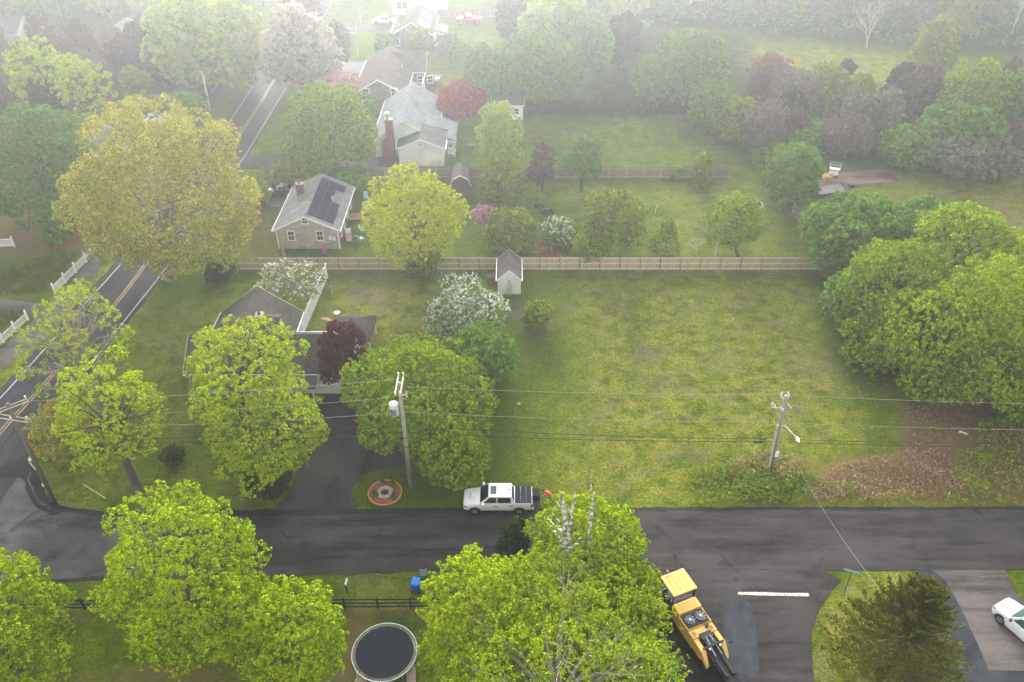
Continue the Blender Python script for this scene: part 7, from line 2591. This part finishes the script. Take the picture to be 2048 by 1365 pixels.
wheelie('blue wheeled bin on the grass verge', 833, 1180, M_blue, math.radians(168))
wheelie('dark grey wheeled bin right behind the blue one', 848, 1163, M_dkbin, math.radians(184))
q = P(695, 1187)
mbx = thing('mailbox', 'mailbox with rounded pale top on a black post at the verge', 'mailbox', (q.x, q.y, 0), math.radians(-4))
MB().box(-0.05, 0.05, -0.05, 0.05, 0, 1.05).build('post', M_blackwood, mbx)
mb = MB()
pr_ = [(-0.09, 0), (0.09, 0), (0.09, 0.13)] + [(0.09 * math.cos(a), 0.13 + 0.09 * math.sin(a)) for a in (math.pi / 6, math.pi / 3, math.pi / 2, 2 * math.pi / 3, 5 * math.pi / 6)] + [(-0.09, 0.13)]
mb.loft([[(x, -0.15, 1.06 + z) for x, z in pr_], [(x, 0.42, 1.06 + z) for x, z in pr_]])
mb.build('box', M_galv, mbx, fix=True)
MB().box(-0.06, 0.06, -0.162, -0.152, 1.08, 1.22).build('door', M_black, mbx)

# street name sign
M_sgn = mat('green_street_sign', (0.10, 0.42, 0.34), (0.12, 0.46, 0.38), 3, 0.35)
M_sgnl = mat('sign_lettering', (0.85, 0.88, 0.86), (0.80, 0.84, 0.82), 3, 0.4)
sq = P(1688, 1187)
sg = thing('street_sign', 'green street name sign on a thin black post beside the juniper', 'street sign', (sq.x, sq.y, 0))
stop_ = P(1702, 1140, 2.6)
sx_, sy_ = stop_.x - sq.x, stop_.y - sq.y
MB().tube([(0, 0, -0.05), (sx_ * 0.3, sy_ * 0.3, 2.5)], 0.03, 8).build('post', M_black, sg)
bl = add_obj('blade', MB().box(-0.60, 0.60, -0.008, 0.008, -0.085, 0.085).mesh('blade', M_sgn), sg)
bl.location = (sx_ * 0.3, sy_ * 0.3, 2.6)
bl.rotation_euler = (math.radians(-22), math.radians(0), math.radians(-20))
cu = bpy.data.curves.new('lettering_curve', 'FONT')
cu.body = 'Meadow View Ct'
cu.size = 0.155
cu.align_x, cu.align_y = 'CENTER', 'CENTER'
cu.extrude = 0.002
cu.materials.append(M_sgnl)
lc_ = bpy.data.objects.new('lettering_source', cu)
C.objects.link(lc_)
lm_ = bpy.data.meshes.new_from_object(lc_.evaluated_get(bpy.context.evaluated_depsgraph_get()))
bpy.data.objects.remove(lc_)
lm_.materials.clear()
lm_.materials.append(M_sgnl)
lt_ = add_obj('lettering', lm_, bl)
lt_.location = (0, -0.011, 0)
lt_.rotation_euler = (math.pi / 2, 0, 0)

# small blue yard sign
q = P(1893, 1000)
ys = thing('yard_sign', 'small pale blue yard sign in the brambles by the road', 'yard sign', (q.x, q.y, 0), math.radians(55))
MB().box(-0.02, 0.02, -0.02, 0.02, 0, 0.7).build('stake', M_galv, ys)
MB().box(-0.22, 0.22, -0.012, 0.012, 0.45, 0.85).build('plate', mat('pale_blue_board', (0.35, 0.50, 0.62), (0.5, 0.62, 0.7), 8), ys)

# brick ringed flower bed with stone ring and dark plate
q = P(770, 986)
fb = thing('flower_bed', 'round brick edged flower bed with pale stone ring by the transformer pole', 'flower bed', (q.x, q.y, 0))
FR = 33.0 / scale_at(q)
M_brickchip = mat('red_mulch', (0.33, 0.10, 0.055), (0.20, 0.065, 0.04), 10, 0.95, bump=0.5, contrast=2)
M_edging = mat('brick_edging', (0.46, 0.22, 0.13), (0.58, 0.30, 0.19), 5, 0.9)
M_stone = mat('pale_stone', (0.50, 0.46, 0.38), (0.32, 0.30, 0.26), 8, 0.9, contrast=2)
MB().disc((0, 0, 0.05), FR - 0.06, 48).build('mulch', M_brickchip, fb)
brk = MB().box(-0.10, 0.10, -0.05, 0.05, 0, 0.10).mesh('brick', M_edging)
for k in range(42):
    a = k * 2 * math.pi / 42
    o = add_obj('brick', brk, fb)
    o.location = (math.cos(a) * FR, math.sin(a) * FR, 0)
    o.rotation_euler = (0, 0, a + math.pi / 2)
stn = []
rnd = random.Random(4)
for v_ in range(3):
    mb = MB()
    mb.ball((0, 0, 0.06), 0.11, 7, 4, (1, 0.8, 0.6))
    stn.append(mb.mesh('stone', M_stone))
for rr_, nn_ in ((0.30 * FR, 16), (0.38 * FR, 20), (0.46 * FR, 24)):
    for k in range(nn_):
        a = k * 2 * math.pi / nn_ + rr_ * 3
        o = add_obj('stone', stn[k % 3], fb)
        o.location = (math.cos(a) * rr_ * rnd.uniform(0.96, 1.04), math.sin(a) * rr_ * rnd.uniform(0.96, 1.04), 0.03)
        o.rotation_euler = (0, 0, rnd.uniform(0, 6))
MB().box(-0.22, 0.22, -0.2, 0.2, 0.05, 0.10, 0.3).build('centre_plate', M_black, fb)
for k, (dx_, dy_) in enumerate(((-0.95, -0.35), (0.75, 0.8), (0.85, -0.65), (-0.2, 1.05))):
    tree('green', 770 + dx_ * 21, 984 - dy_ * 16, 9, 8, 'leafy plant in the round flower bed, %s' % ('at its left', 'at its upper right', 'at its lower right', 'at its top')[k], zc=0.12, name='plant', cat='plant', fine=0.4, group='plants in the flower bed')

# yellow pole lying on the corner lawn
o = MB().tube([P(167, 970, 0.05), P(211, 997, 0.05)], 0.045, 6).build('wooden_pole', mat('bare_yellow_wood', (0.62, 0.50, 0.24), (0.55, 0.44, 0.2), 4))
tag(o, 'long pale yellow pole lying on the corner lawn', 'pole')
for k, (px, py) in enumerate(((70, 919), (97, 897))):
    q = P(px, py)
    fl = thing('marker_flag', 'orange marker flag %s' % ('beside the corner pole', 'in the shrub right of the corner pole'), 'flag', (q.x, q.y, 0), 0.4, 'orange marker flags') if False else thing('marker_flag', ('orange marker flag right beside the corner pole', 'orange marker flag in the bushes further right')[k], 'flag', (q.x, q.y, 0), 0.4, 'orange marker flags')
    MB().tube([(0, 0, 0), (0, 0, 0.75)], 0.012, 5).build('stake', M_orange, fl)
    MB().loft([[(0, 0, 0.45), (0, 0.02, 0.45), (0, 0.02, 0.75), (0, 0, 0.75)], [(0.2, 0.05, 0.42), (0.2, 0.07, 0.42), (0.2, 0.07, 0.72), (0.2, 0.05, 0.72)], [(0.42, -0.02, 0.44), (0.42, 0.0, 0.44), (0.42, 0.0, 0.72), (0.42, -0.02, 0.72)]]).build('flag_cloth', M_orange, fl)

# bird bath, bird house, stepping stones
q = P(676, 638)
bbh = thing('bird_bath', 'white pedestal bird bath on the garden lawn', 'bird bath', (q.x, q.y, 0))
MB().tube([(0, 0, 0), (0, 0, 0.1), (0, 0, 0.16), (0, 0, 0.65), (0, 0, 0.75)], [0.24, 0.24, 0.12, 0.09, 0.2], 14).build('pedestal', M_vinyl, bbh, True)
MB().tube([(0, 0, 0.75), (0, 0, 0.86), (0, 0, 0.90)], [0.2, 0.42, 0.42], 20, False).build('bowl', M_vinyl, bbh, True)
MB().disc((0, 0, 0.86), 0.36, 20).build('water', mat('still_water', (0.10, 0.11, 0.12), (0.16, 0.17, 0.17), 2, 0.05, spec=0.6), bbh)
q = P(665, 595)
bhs = thing('bird_house', 'teal bird house on a pale post beside the white vinyl fence', 'bird house', (q.x, q.y, 0))
MB().box(-0.05, 0.05, -0.05, 0.05, 0, 1.25).build('post', M_arm, bhs)
MB().box(-0.2, 0.2, -0.15, 0.15, 1.252, 1.5).build('house', mat('teal_paint', (0.05, 0.20, 0.19), (0.07, 0.25, 0.23), 4), bhs)
MB().slab([(-0.26, -0.22, 1.5), (0.26, -0.22, 1.5), (0.26, 0, 1.68), (-0.26, 0, 1.68)], 0.03).slab([(0.26, 0.22, 1.5), (-0.26, 0.22, 1.5), (-0.26, 0, 1.68), (0.26, 0, 1.68)], 0.03).build('roof', mat('teal_roof', (0.10, 0.33, 0.30), None, 4), bhs)
q0 = P(645, 640)
sp0 = thing('stone_path', 'curved row of reddish stepping stones in the garden lawn', 'path', (q0.x, q0.y, 0))
stm = MB().prism([(-0.26, -0.2), (0.24, -0.22), (0.28, 0.16), (-0.22, 0.22)], 0, 0.05).mesh('stepping_stone', mat('red_paving_stone', (0.36, 0.20, 0.14), (0.46, 0.28, 0.2), 4))
for k, (px, py) in enumerate(((646, 638), (651, 639), (656, 640), (661, 643), (665, 646), (667, 650), (667, 655), (666, 660))):
    q = P(px, py)
    o = add_obj('stepping_stone', stm, sp0)
    o.location = (q.x - q0.x, q.y - q0.y, 0.01)
    o.rotation_euler = (0, 0, k * 0.5)

# tyres and block in the back yard
for k, (px, py, lb) in enumerate(((1091, 427, 'black tyre lying on the back lawn, left of the pair'), (1101, 425, 'black tyre lying on the back lawn, right of the pair'))):
    q = P(px, py)
    t = thing('old_tyre', lb, 'tyre', (q.x, q.y, 0.02), 0, 'old tyres on the back lawn')
    pts = [(math.cos(a * math.pi / 10) * 0.36, math.sin(a * math.pi / 10) * 0.36, 0.15) for a in range(21)]
    MB().tube(pts, 0.16, 8, False).build('tyre', M_tyre, t, True)
q = P(1076, 418)
t = thing('wheelbarrow', 'dark upturned wheelbarrow on the back lawn beside the tyres', 'wheelbarrow', (q.x, q.y, 0), 0.5)
MB().loft([[(-0.45, -0.4, 0.35), (0.45, -0.3, 0.35), (0.45, 0.3, 0.35), (-0.45, 0.4, 0.35)], [(-0.25, -0.2, 0.75), (0.3, -0.15, 0.75), (0.3, 0.15, 0.75), (-0.25, 0.2, 0.75)]]).build('tray', M_black, t, False, 0.03, 2, True)
for s in (-1, 1):
    MB().tube([(0.5, s * 0.2, 0.36), (-1.0, s * 0.3, 0.3)], 0.025, 5).build('handle', M_oldwood, t)
MB().tube([(0.7, -0.04, 0.2), (0.7, 0.04, 0.2)], 0.2, 12).build('wheel', M_tyre, t)

# toys and chairs by the grey shingled house
M_teal = mat('turquoise_plastic', (0.30, 0.56, 0.56), (0.38, 0.62, 0.62), 3, 0.5)
M_redc = mat('red_cushion', (0.62, 0.10, 0.08), (0.5, 0.08, 0.07), 3, 0.8)
q = P(735, 417)
t = thing('garden_table', 'round white ring table with red seats near the yellow maple', 'garden table', (q.x, q.y, 0))
pts = [(math.cos(a * math.pi / 14) * 0.62, math.sin(a * math.pi / 14) * 0.62, 0.7) for a in range(29)]
MB().tube(pts, 0.06, 6, False).build('ring_top', M_vinyl, t, True)
for k in range(3):
    a = k * 2.1
    MB().tube([(math.cos(a) * 0.55, math.sin(a) * 0.55, 0), (math.cos(a) * 0.6, math.sin(a) * 0.6, 0.68)], 0.03, 6).build('leg', M_vinyl, t)
for k, (dx_, dy_) in enumerate(((0.0, 1.0), (0.1, -1.1))):
    s_ = thing('garden_stool', ('red cushioned stool behind the ring table', 'red cushioned stool in front of the ring table')[k], 'stool', (q.x + dx_, q.y + dy_, 0), 0, 'red garden stools')
    MB().tube([(0, 0, 0), (0, 0, 0.4)], [0.2, 0.16], 10).build('leg', M_vinyl, s_)
    MB().tube([(0, 0, 0.4), (0, 0, 0.5)], 0.26, 14).build('seat', M_redc, s_)
for k, (px, py, rz_a, lb) in enumerate(((733, 400, 0.3, 'turquoise folding chair behind the ring table'), (727, 465, 1.6, 'turquoise lounge chair by the slide toy'), (722, 482, 2.4, 'turquoise chair lying by the yard lamp'))):
    q = P(px, py)
    t = thing('garden_chair', lb, 'chair', (q.x, q.y, 0), rz_a, 'turquoise garden chairs')
    MB().box(-0.3, 0.3, -0.3, 0.3, 0.38, 0.42).build('seat', M_teal, t)
    MB().slab([(-0.3, 0.3, 0.42), (0.3, 0.3, 0.42), (0.3, 0.5, 1.05), (-0.3, 0.5, 1.05)], 0.03).build('backrest', M_teal, t)
    for sx in (-1, 1):
        for sy in (-1, 1):
            MB().tube([(sx * 0.27, sy * 0.27, 0), (sx * 0.27, sy * 0.27, 0.38)], 0.02, 5).build('leg', M_vinyl, t)
q = P(698, 478)
t = thing('toy_slide', 'pink and white toddler slide beside the grey shingled house', 'slide', (q.x, q.y, 0), 0.2)
MB().slab([(-0.35, -0.9, 0.15), (0.35, -0.9, 0.15), (0.35, 0.3, 0.7), (-0.35, 0.3, 0.7)], 0.06).build('slide', mat('faded_pink_plastic', (0.50, 0.32, 0.32), (0.56, 0.4, 0.38), 3), t)
MB().box(-0.35, 0.35, 0.32, 0.42, 0, 1.3).build('ladder_wall', M_cream if False else M_vinyl, t)
q = P(650, 510)
t = thing('toy_stroller', 'small red and blue toy by the wall of the grey shingled house', 'toy', (q.x, q.y, 0))
MB().box(-0.3, 0.3, -0.25, 0.25, 0.0, 0.35).build('seat', M_blue, t, False, 0.06, 2, True)
MB().box(-0.28, 0.28, -0.05, 0.35, 0.352, 0.8).build('canopy', M_redc, t, False, 0.08, 2, True)
q = P(714, 505)
t = thing('yard_lamp', 'thin dark lamp post beside the grey shingled house', 'lamp post', (q.x, q.y, 0))
MB().tube([(0, 0, 0), (0, 0, 1.9)], 0.035, 6).build('post', M_black, t)
MB().tube([(0, 0, 1.9), (0, 0, 2.25)], [0.10, 0.16], 6).build('lantern', M_black, t)
q = P(568, 512)
t = thing('tree_stump', 'grey wooden stump at the left corner of the grey shingled house', 'stump', (q.x, q.y, 0))
MB().tube([(0, 0, 0), (0, 0, 1.5)], [0.28, 0.18], 9).build('wood', M_bark, t)
q = P(941, 298)
t = thing('garden_cart', 'small green cart on the lawn below the porch', 'cart', (q.x, q.y, 0), 0.3)
MB().box(-0.5, 0.5, -0.35, 0.35, 0.3, 0.65).build('tray', mat('dark_green_plastic', (0.03, 0.16, 0.10), (0.04, 0.2, 0.12), 3), t, False, 0.04, 2, True)
for s in (-1, 1):
    MB().tube([(0.2, s * 0.36, 0.2), (0.2, s * 0.42, 0.2)], 0.2, 10).build('wheel', M_tyre, t)

# ladder-like metal stair behind the cape and wooden swing frame
q = P(712, 372)
t = thing('metal_ladder', 'grey ladder lying slanted in the thicket behind the shingled cape', 'ladder', (q.x, q.y, 0.3), math.radians(-38))
ladder_parts(t, 0.8, 0.5, 0.5, 4.2, M_rail_old, 12, False)

# satellite dish hoop and small garden rows
q = P(1310, 427)
t = thing('white_stake', 'leaning white stake in the vegetable bed of the back yard', 'stake', (q.x, q.y, 0))
MB().tube([(0, 0, 0), (0.12, 0, 1.15)], 0.045, 6).build('stake', M_vinyl, t)
t = thing('white_stake', 'small white stake left of the vegetable bed', 'stake', tuple(P(1279, 420)), 0)
MB().tube([(0, 0, 0), (0.05, 0, 0.8)], 0.04, 6).build('stake', M_vinyl, t)
brush('undergrowth', [(1275, 412), (1330, 412), (1330, 435), (1280, 435)], 6, 0.4, 'green', 61, 5, 0.22, 0.25)

q = P(1516, 418)
t = thing('trampoline', 'small dark trampoline half hidden behind the round maple', 'trampoline', (q.x - 1.0, q.y, 0))
MB().tube([(math.cos(k * math.pi / 16) * 1.5, math.sin(k * math.pi / 16) * 1.5, 0.7) for k in range(33)], 0.05, 6, False).build('rim', M_galv, t, True)
MB().disc((0, 0, 0.69), 1.4, 32).build('jumping_mat', M_mat_, t)
for k in range(4):
    a = k * math.pi / 2
    MB().tube([(math.cos(a) * 1.45, math.sin(a) * 1.45, 0), (math.cos(a) * 1.45, math.sin(a) * 1.45, 0.68)], 0.03, 5).build('leg', M_galv, t)

# flatbed trailer, yellow frame and white lift by the concrete pad
q = P(1662, 389)
t = thing('flatbed_trailer', 'dark flatbed trailer with slanted ramp beside the green tree', 'trailer', (q.x, q.y, 0), math.radians(14))
MB().box(-3.6, 1.6, -1.1, 1.1, 0.72, 0.86).build('deck', mat('grey_trailer_deck', (0.13, 0.12, 0.125), (0.19, 0.18, 0.18), 2), t)
MB().box(-3.62, 1.62, -1.16, -1.105, 0.6, 0.86).box(-3.62, 1.62, 1.105, 1.16, 0.6, 0.86).build('side_rail', M_black, t)
MB().slab([(1.6, -1.1, 0.86), (3.3, -0.2, 0.75), (3.3, 0.2, 0.75), (1.6, 1.1, 0.86)], 0.08).build('drawbar', M_black, t)
MB().tube([(1.5, -0.9, 0.9), (0.6, -0.6, 2.1)], 0.05, 6).build('winch_arm', M_black, t)
MB().box(2.6, 3.3, -0.3, 0.3, 0.76, 1.2).build('winch_box', M_black, t)
for xx in (-1.6, -0.6):
    for s in (-1, 1):
        MB().tube([(xx, s * 1.18, 0.38), (xx, s * 1.36, 0.38)], 0.38, 14).build('wheel', M_tyre, t)
q = P(1634, 364)
t = thing('yellow_frame', 'stack of yellow scaffold frames behind the trailer', 'scaffold', (q.x, q.y, 0), 0.1)
for k in range(4):
    z = 0.2 + k * 0.3
    MB().tube([(-2.2, 0, z), (2.2, 0, z)], 0.05, 5).build('rail', M_cat, t)
for x in (-2.2, -1.1, 0, 1.1, 2.2):
    MB().tube([(x, 0, 0), (x, 0, 1.2)], 0.05, 5).build('upright', M_cat, t)
MB().box(-2.2, 2.2, 0.3, 1.6, 0.4, 0.5).build('platform', M_cat, t)
q = P(1666, 352)
t = thing('scissor_lift', 'white scissor lift with railed basket on the concrete pad', 'lift', (q.x, q.y, 0), -0.3)
MB().box(-0.9, 0.9, -0.6, 0.6, 0.25, 0.7).build('chassis', M_vinyl, t, False, 0.05, 2, True)
for s in (-1, 1):
    MB().tube([(-0.8, s * 0.4, 0.7), (0.8, s * 0.4, 1.5)], 0.05, 5).build('scissor_arm', M_vinyl, t)
    MB().tube([(0.8, s * 0.4, 0.7), (-0.8, s * 0.4, 1.5)], 0.05, 5).build('scissor_arm', M_vinyl, t)
    for x in (-0.6, 0.6):
        MB().tube([(x, s * 0.6, 0.22), (x, s * 0.72, 0.22)], 0.22, 10).build('wheel', M_tyre, t)
MB().box(-1.0, 1.0, -0.6, 0.6, 1.5, 1.6).build('basket_floor', M_vinyl, t)
mb = MB()
for x, y in ((-1, -0.6), (1, -0.6), (1, 0.6), (-1, 0.6)):
    mb.tube([(x, y, 1.6), (x, y, 2.6)], 0.03, 5)
for z in (2.1, 2.6):
    mb.tube([(-1, -0.6, z), (1, -0.6, z), (1, 0.6, z), (-1, 0.6, z), (-1, -0.6, z)], 0.03, 5, False)
mb.build('basket_rail', M_vinyl, t)
t.scale = (0.72, 0.72, 0.72)

# rocks, mulch heap and scraps by the leaf litter
q = P(1868, 862)
brush('undergrowth', [(1850, 856), (1880, 854), (1888, 868), (1860, 872)], 9, 0.3, 'green', 71, 6, 0.15, 0.2)
for k, (px, py, r_, lb) in enumerate(((1829, 781, 0.28, 'leftmost pale rock at the foot of the big grove'), (1842, 782, 0.34, 'squarish pale rock, second at the foot of the big grove'), (1883, 780, 0.26, 'pale rock, rightmost of three at the foot of the big grove'), (1037, 810, 0.2, 'small pale rock on the lawn left of the street pole'))):
    q = P(px, py)
    rnd = random.Random(k)
    mb = MB()
    mb.ball((0, 0, r_ * 0.4), r_, 8, 5, (1.1, 0.85, 0.6))
    mb.v = [(x * rnd.uniform(0.85, 1.15), y * rnd.uniform(0.85, 1.15), z * rnd.uniform(0.85, 1.1)) for x, y, z in mb.v]
    o = mb.build('rock', M_stone)
    o.location = (q.x, q.y, 0)
    tag(o, lb, 'rock', 'rocks at the foot of the grove' if k < 3 else None)
o = MB().box(-0.35, 0.35, -0.1, 0.1, 0.02, 0.1).build('litter_scrap', M_vinyl)
o.location = P(1926, 867)
o.rotation_euler = (0, 0, -0.6)
tag(o, 'white scrap lying in the leaf litter', 'scrap')
for k, (px, py, lb) in enumerate(((877, 131, 'white planter left of the hedge'), (922, 79, 'white bench on the misty lawn'))):
    pass


# ------------------------------------------------------------------ the snag and its neighbour
def snag(label, base, paths, seed, name='dead_tree'):
    b = P(*base)
    t = thing(name, label, 'tree', (b.x, b.y, 0), 0, None)
    mb = MB()
    rnd = random.Random(seed)
    for pts, r0, r1, dy in paths:
        P3 = []
        n = len(pts)
        for i, (px, py) in enumerate(pts):
            q = PY(px, py, b.y + dy * i / max(1, n - 1)) - b
            P3.append(q)
        P3 = [Vector(p) for p in P3]
        fine_ = []
        for i in range(n - 1):
            for k in range(4):
                f = k / 4
                p = P3[i].lerp(P3[i + 1], f)
                if k:
                    p = p + Vector((rnd.uniform(-1, 1), rnd.uniform(-1, 1), rnd.uniform(-1, 1))) * 0.07
                fine_.append(p)
        fine_.append(P3[-1])
        m = len(fine_)
        rad = [(r0 + (r1 - r0) * i / (m - 1)) * rnd.uniform(0.88, 1.15) for i in range(m)]
        mb.tube(fine_, rad, 8)
    mb.build('trunk', M_lichen, t, True)
    return t


snag('dead lichen covered snag with antler-like limbs in front of the green maple', (1131, 1222),
     [([(1131, 1222), (1132, 1118), (1131, 1090), (1131, 1050), (1126, 1010), (1123, 985)], 0.30, 0.07, 0.2),
      ([(1132, 1092), (1138, 1062), (1143, 1035), (1146, 1008), (1150, 985), (1151, 1003)], 0.14, 0.04, 0.6),
      ([(1131, 1088), (1119, 1078), (1110, 1064), (1112, 1066), (1106, 1064)], 0.12, 0.04, -0.6),
      ([(1131, 1070), (1116, 1058), (1105, 1047), (1095, 1037)], 0.10, 0.03, 0.5),
      ([(1115, 1057), (1117, 1042), (1108, 1030), (1103, 1017)], 0.08, 0.03, 0.3),
      ([(1130, 1042), (1124, 1022), (1113, 1002)], 0.09, 0.03, -0.3),
      ([(1142, 1037), (1136, 1026), (1139, 1014)], 0.07, 0.03, 0.3),
      ([(1131, 1093), (1141, 1098), (1149, 1095), (1154, 1088)], 0.12, 0.05, -0.5),
      ([(1154, 1088), (1160, 1078), (1162, 1074)], 0.05, 0.02, 0.2),
      ([(1141, 1096), (1141, 1080), (1140, 1070)], 0.05, 0.02, 0.1)], 3)
snag('thin dead grey limb rising above the right side of the snag maple', (1182, 1215),
     [([(1182, 1215), (1181, 1040), (1184, 1020), (1188, 1005), (1191, 990), (1185, 983)], 0.14, 0.03, 0.2),
      ([(1184, 1018), (1183, 995), (1182, 970), (1182, 950)], 0.07, 0.015, 0.2),
      ([(1181, 1037), (1174, 1030), (1179, 1022)], 0.05, 0.02, 0.2)], 5)


# ------------------------------------------------------------------ the worker behind the pickup
def person(label, loc, rotz):
    t = thing('person', label, 'person', loc, rotz)
    # joints in local metres: bent forward from the hips, arms reaching down in front (+x)
    J = {'pel': (0, 0, 0.92), 'spine': (0.16, 0, 1.12), 'chest': (0.36, 0, 1.27), 'neck': (0.50, 0, 1.36), 'head': (0.60, 0, 1.40), 'crown': (0.70, 0, 1.46),
         'hl': (0.0, 0.10, 0.88), 'kl': (0.08, 0.13, 0.48), 'al': (-0.02, 0.14, 0.08), 'tl': (0.18, 0.15, 0.03),
         'hr': (0.0, -0.10, 0.88), 'kr': (0.14, -0.12, 0.50), 'ar': (0.04, -0.13, 0.08), 'tr': (0.24, -0.14, 0.03),
         'sl': (0.40, 0.19, 1.26), 'el': (0.48, 0.23, 0.98), 'wl': (0.60, 0.16, 0.76), 'pl': (0.64, 0.14, 0.68),
         'sr': (0.40, -0.19, 1.26), 'er': (0.50, -0.23, 0.98), 'wr': (0.64, -0.15, 0.78), 'pr': (0.68, -0.13, 0.70)}
    R_ = {'pel': .15, 'spine': .14, 'chest': .15, 'neck': .06, 'head': .085, 'crown': .075, 'hl': .1, 'kl': .065, 'al': .045, 'tl': .04, 'hr': .1, 'kr': .065, 'ar': .045, 'tr': .04,
          'sl': .07, 'el': .05, 'wl': .035, 'pl': .04, 'sr': .07, 'er': .05, 'wr': .035, 'pr': .04}
    E_ = [('pel', 'spine'), ('spine', 'chest'), ('chest', 'neck'), ('neck', 'head'), ('head', 'crown'), ('pel', 'hl'), ('hl', 'kl'), ('kl', 'al'), ('al', 'tl'),
          ('pel', 'hr'), ('hr', 'kr'), ('kr', 'ar'), ('ar', 'tr'), ('chest', 'sl'), ('sl', 'el'), ('el', 'wl'), ('wl', 'pl'), ('chest', 'sr'), ('sr', 'er'), ('er', 'wr'), ('wr', 'pr')]
    for s, w in (('l', 1), ('r', -1)):
        for i, (dx, dy, ln) in enumerate(((0.05, 0.035, 0.075), (0.055, 0.012, 0.085), (0.05, -0.012, 0.08), (0.04, -0.032, 0.065))):
            k1, k2 = 'f%s%d' % (s, i), 'g%s%d' % (s, i)
            b_ = Vector(J['p' + s])
            J[k1] = tuple(b_ + Vector((dx * 0.6, dy, -ln * 0.6)))
            J[k2] = tuple(b_ + Vector((dx * 0.4, dy, -ln * 1.2)))
            R_[k1], R_[k2] = 0.010, 0.008
            E_ += [('p' + s, k1), (k1, k2)]
        b_ = Vector(J['p' + s])
        J['t1' + s] = tuple(b_ + Vector((0.03, w * -0.045, -0.02)))
        J['t2' + s] = tuple(b_ + Vector((0.05, w * -0.055, -0.055)))
        R_['t1' + s], R_['t2' + s] = 0.011, 0.009
        E_ += [('w' + s, 't1' + s), ('t1' + s, 't2' + s)]
    keys = list(J)
    me = bpy.data.meshes.new('body')
    me.from_pydata([J[k] for k in keys], [(keys.index(a), keys.index(b)) for a, b in E_], [])
    mats = [mat('skin', (0.50, 0.30, 0.22), (0.46, 0.27, 0.2), 5, 0.6), mat('orange_shirt', (0.80, 0.16, 0.06), (0.72, 0.14, 0.05), 5, 0.9), mat('dark_green_trousers', (0.05, 0.10, 0.05), (0.07, 0.12, 0.07), 5, 0.9), M_black]
    o = add_obj('body', me, t)
    sk = o.modifiers.new('skin', 'SKIN')
    sk.use_smooth_shade = True
    for i, k in enumerate(keys):
        v = me.skin_vertices[0].data[i]
        v.radius = (R_[k], R_[k])
        v.use_root = (k == 'pel')
    sub = o.modifiers.new('sub', 'SUBSURF')
    sub.levels = sub.render_levels = 1
    dg = bpy.context.evaluated_depsgraph_get()
    ev = o.evaluated_get(dg)
    nm = bpy.data.meshes.new_from_object(ev)
    o.modifiers.clear()
    o.data = nm
    nm.materials.clear()
    for m in mats:
        nm.materials.append(m)
    for p in nm.polygons:
        c = p.center
        if c.x > 0.50 and c.z > 1.2:
            p.material_index = 0
        elif c.z < 0.12:
            p.material_index = 3
        elif c.x > 0.52 and c.z < 0.90:
            p.material_index = 0
        elif c.z < 0.95 and c.x < 0.34:
            p.material_index = 2
        else:
            p.material_index = 1
    hr_ = MB()
    hr_.ball((0.655, 0, 1.475), 0.105, 12, 8, (1.0, 0.92, 0.8))
    hr_.build('hair', mat('dark_hair', (0.02, 0.015, 0.012), (0.03, 0.022, 0.018), 8, 0.8), t, True)
    mb = MB()
    for s in (-1, 1):
        mb.ball((0.735, s * 0.032, 1.385), 0.012, 6, 4)
    mb.build('eyes', M_black, t)
    MB().ball((0.765, 0, 1.372), 0.018, 6, 5, (1, 0.7, 1)).build('nose', mats[0], t)
    return t


q = P(1094, 1006)
person('person in an orange shirt bending over behind the white pickup', (q.x + 0.35, q.y, 0.0), math.radians(172))
# ------------------------------------------------------------------ haze
def make_haze():
    mb = MB().box(-260, 260, -40, 330, -1.0, 56.0)
    m = bpy.data.materials.new('haze')
    m.use_nodes = True
    n, l = link_nodes(m)
    n.clear()
    out = n.new('ShaderNodeOutputMaterial')
    v = n.new('ShaderNodeVolumePrincipled')
    v.inputs['Density'].default_value = FOG_DENSITY
    v.inputs['Anisotropy'].default_value = FOG_ANISO
    v.inputs['Color'].default_value = (*FOG_COLOR, 1)
    l.new(v.outputs[0], out.inputs['Volume'])
    o = mb.build('haze', m)
    o['kind'] = 'stuff'


make_haze()
print('objects', len(bpy.data.objects), 'leaf tris', TRI[0])
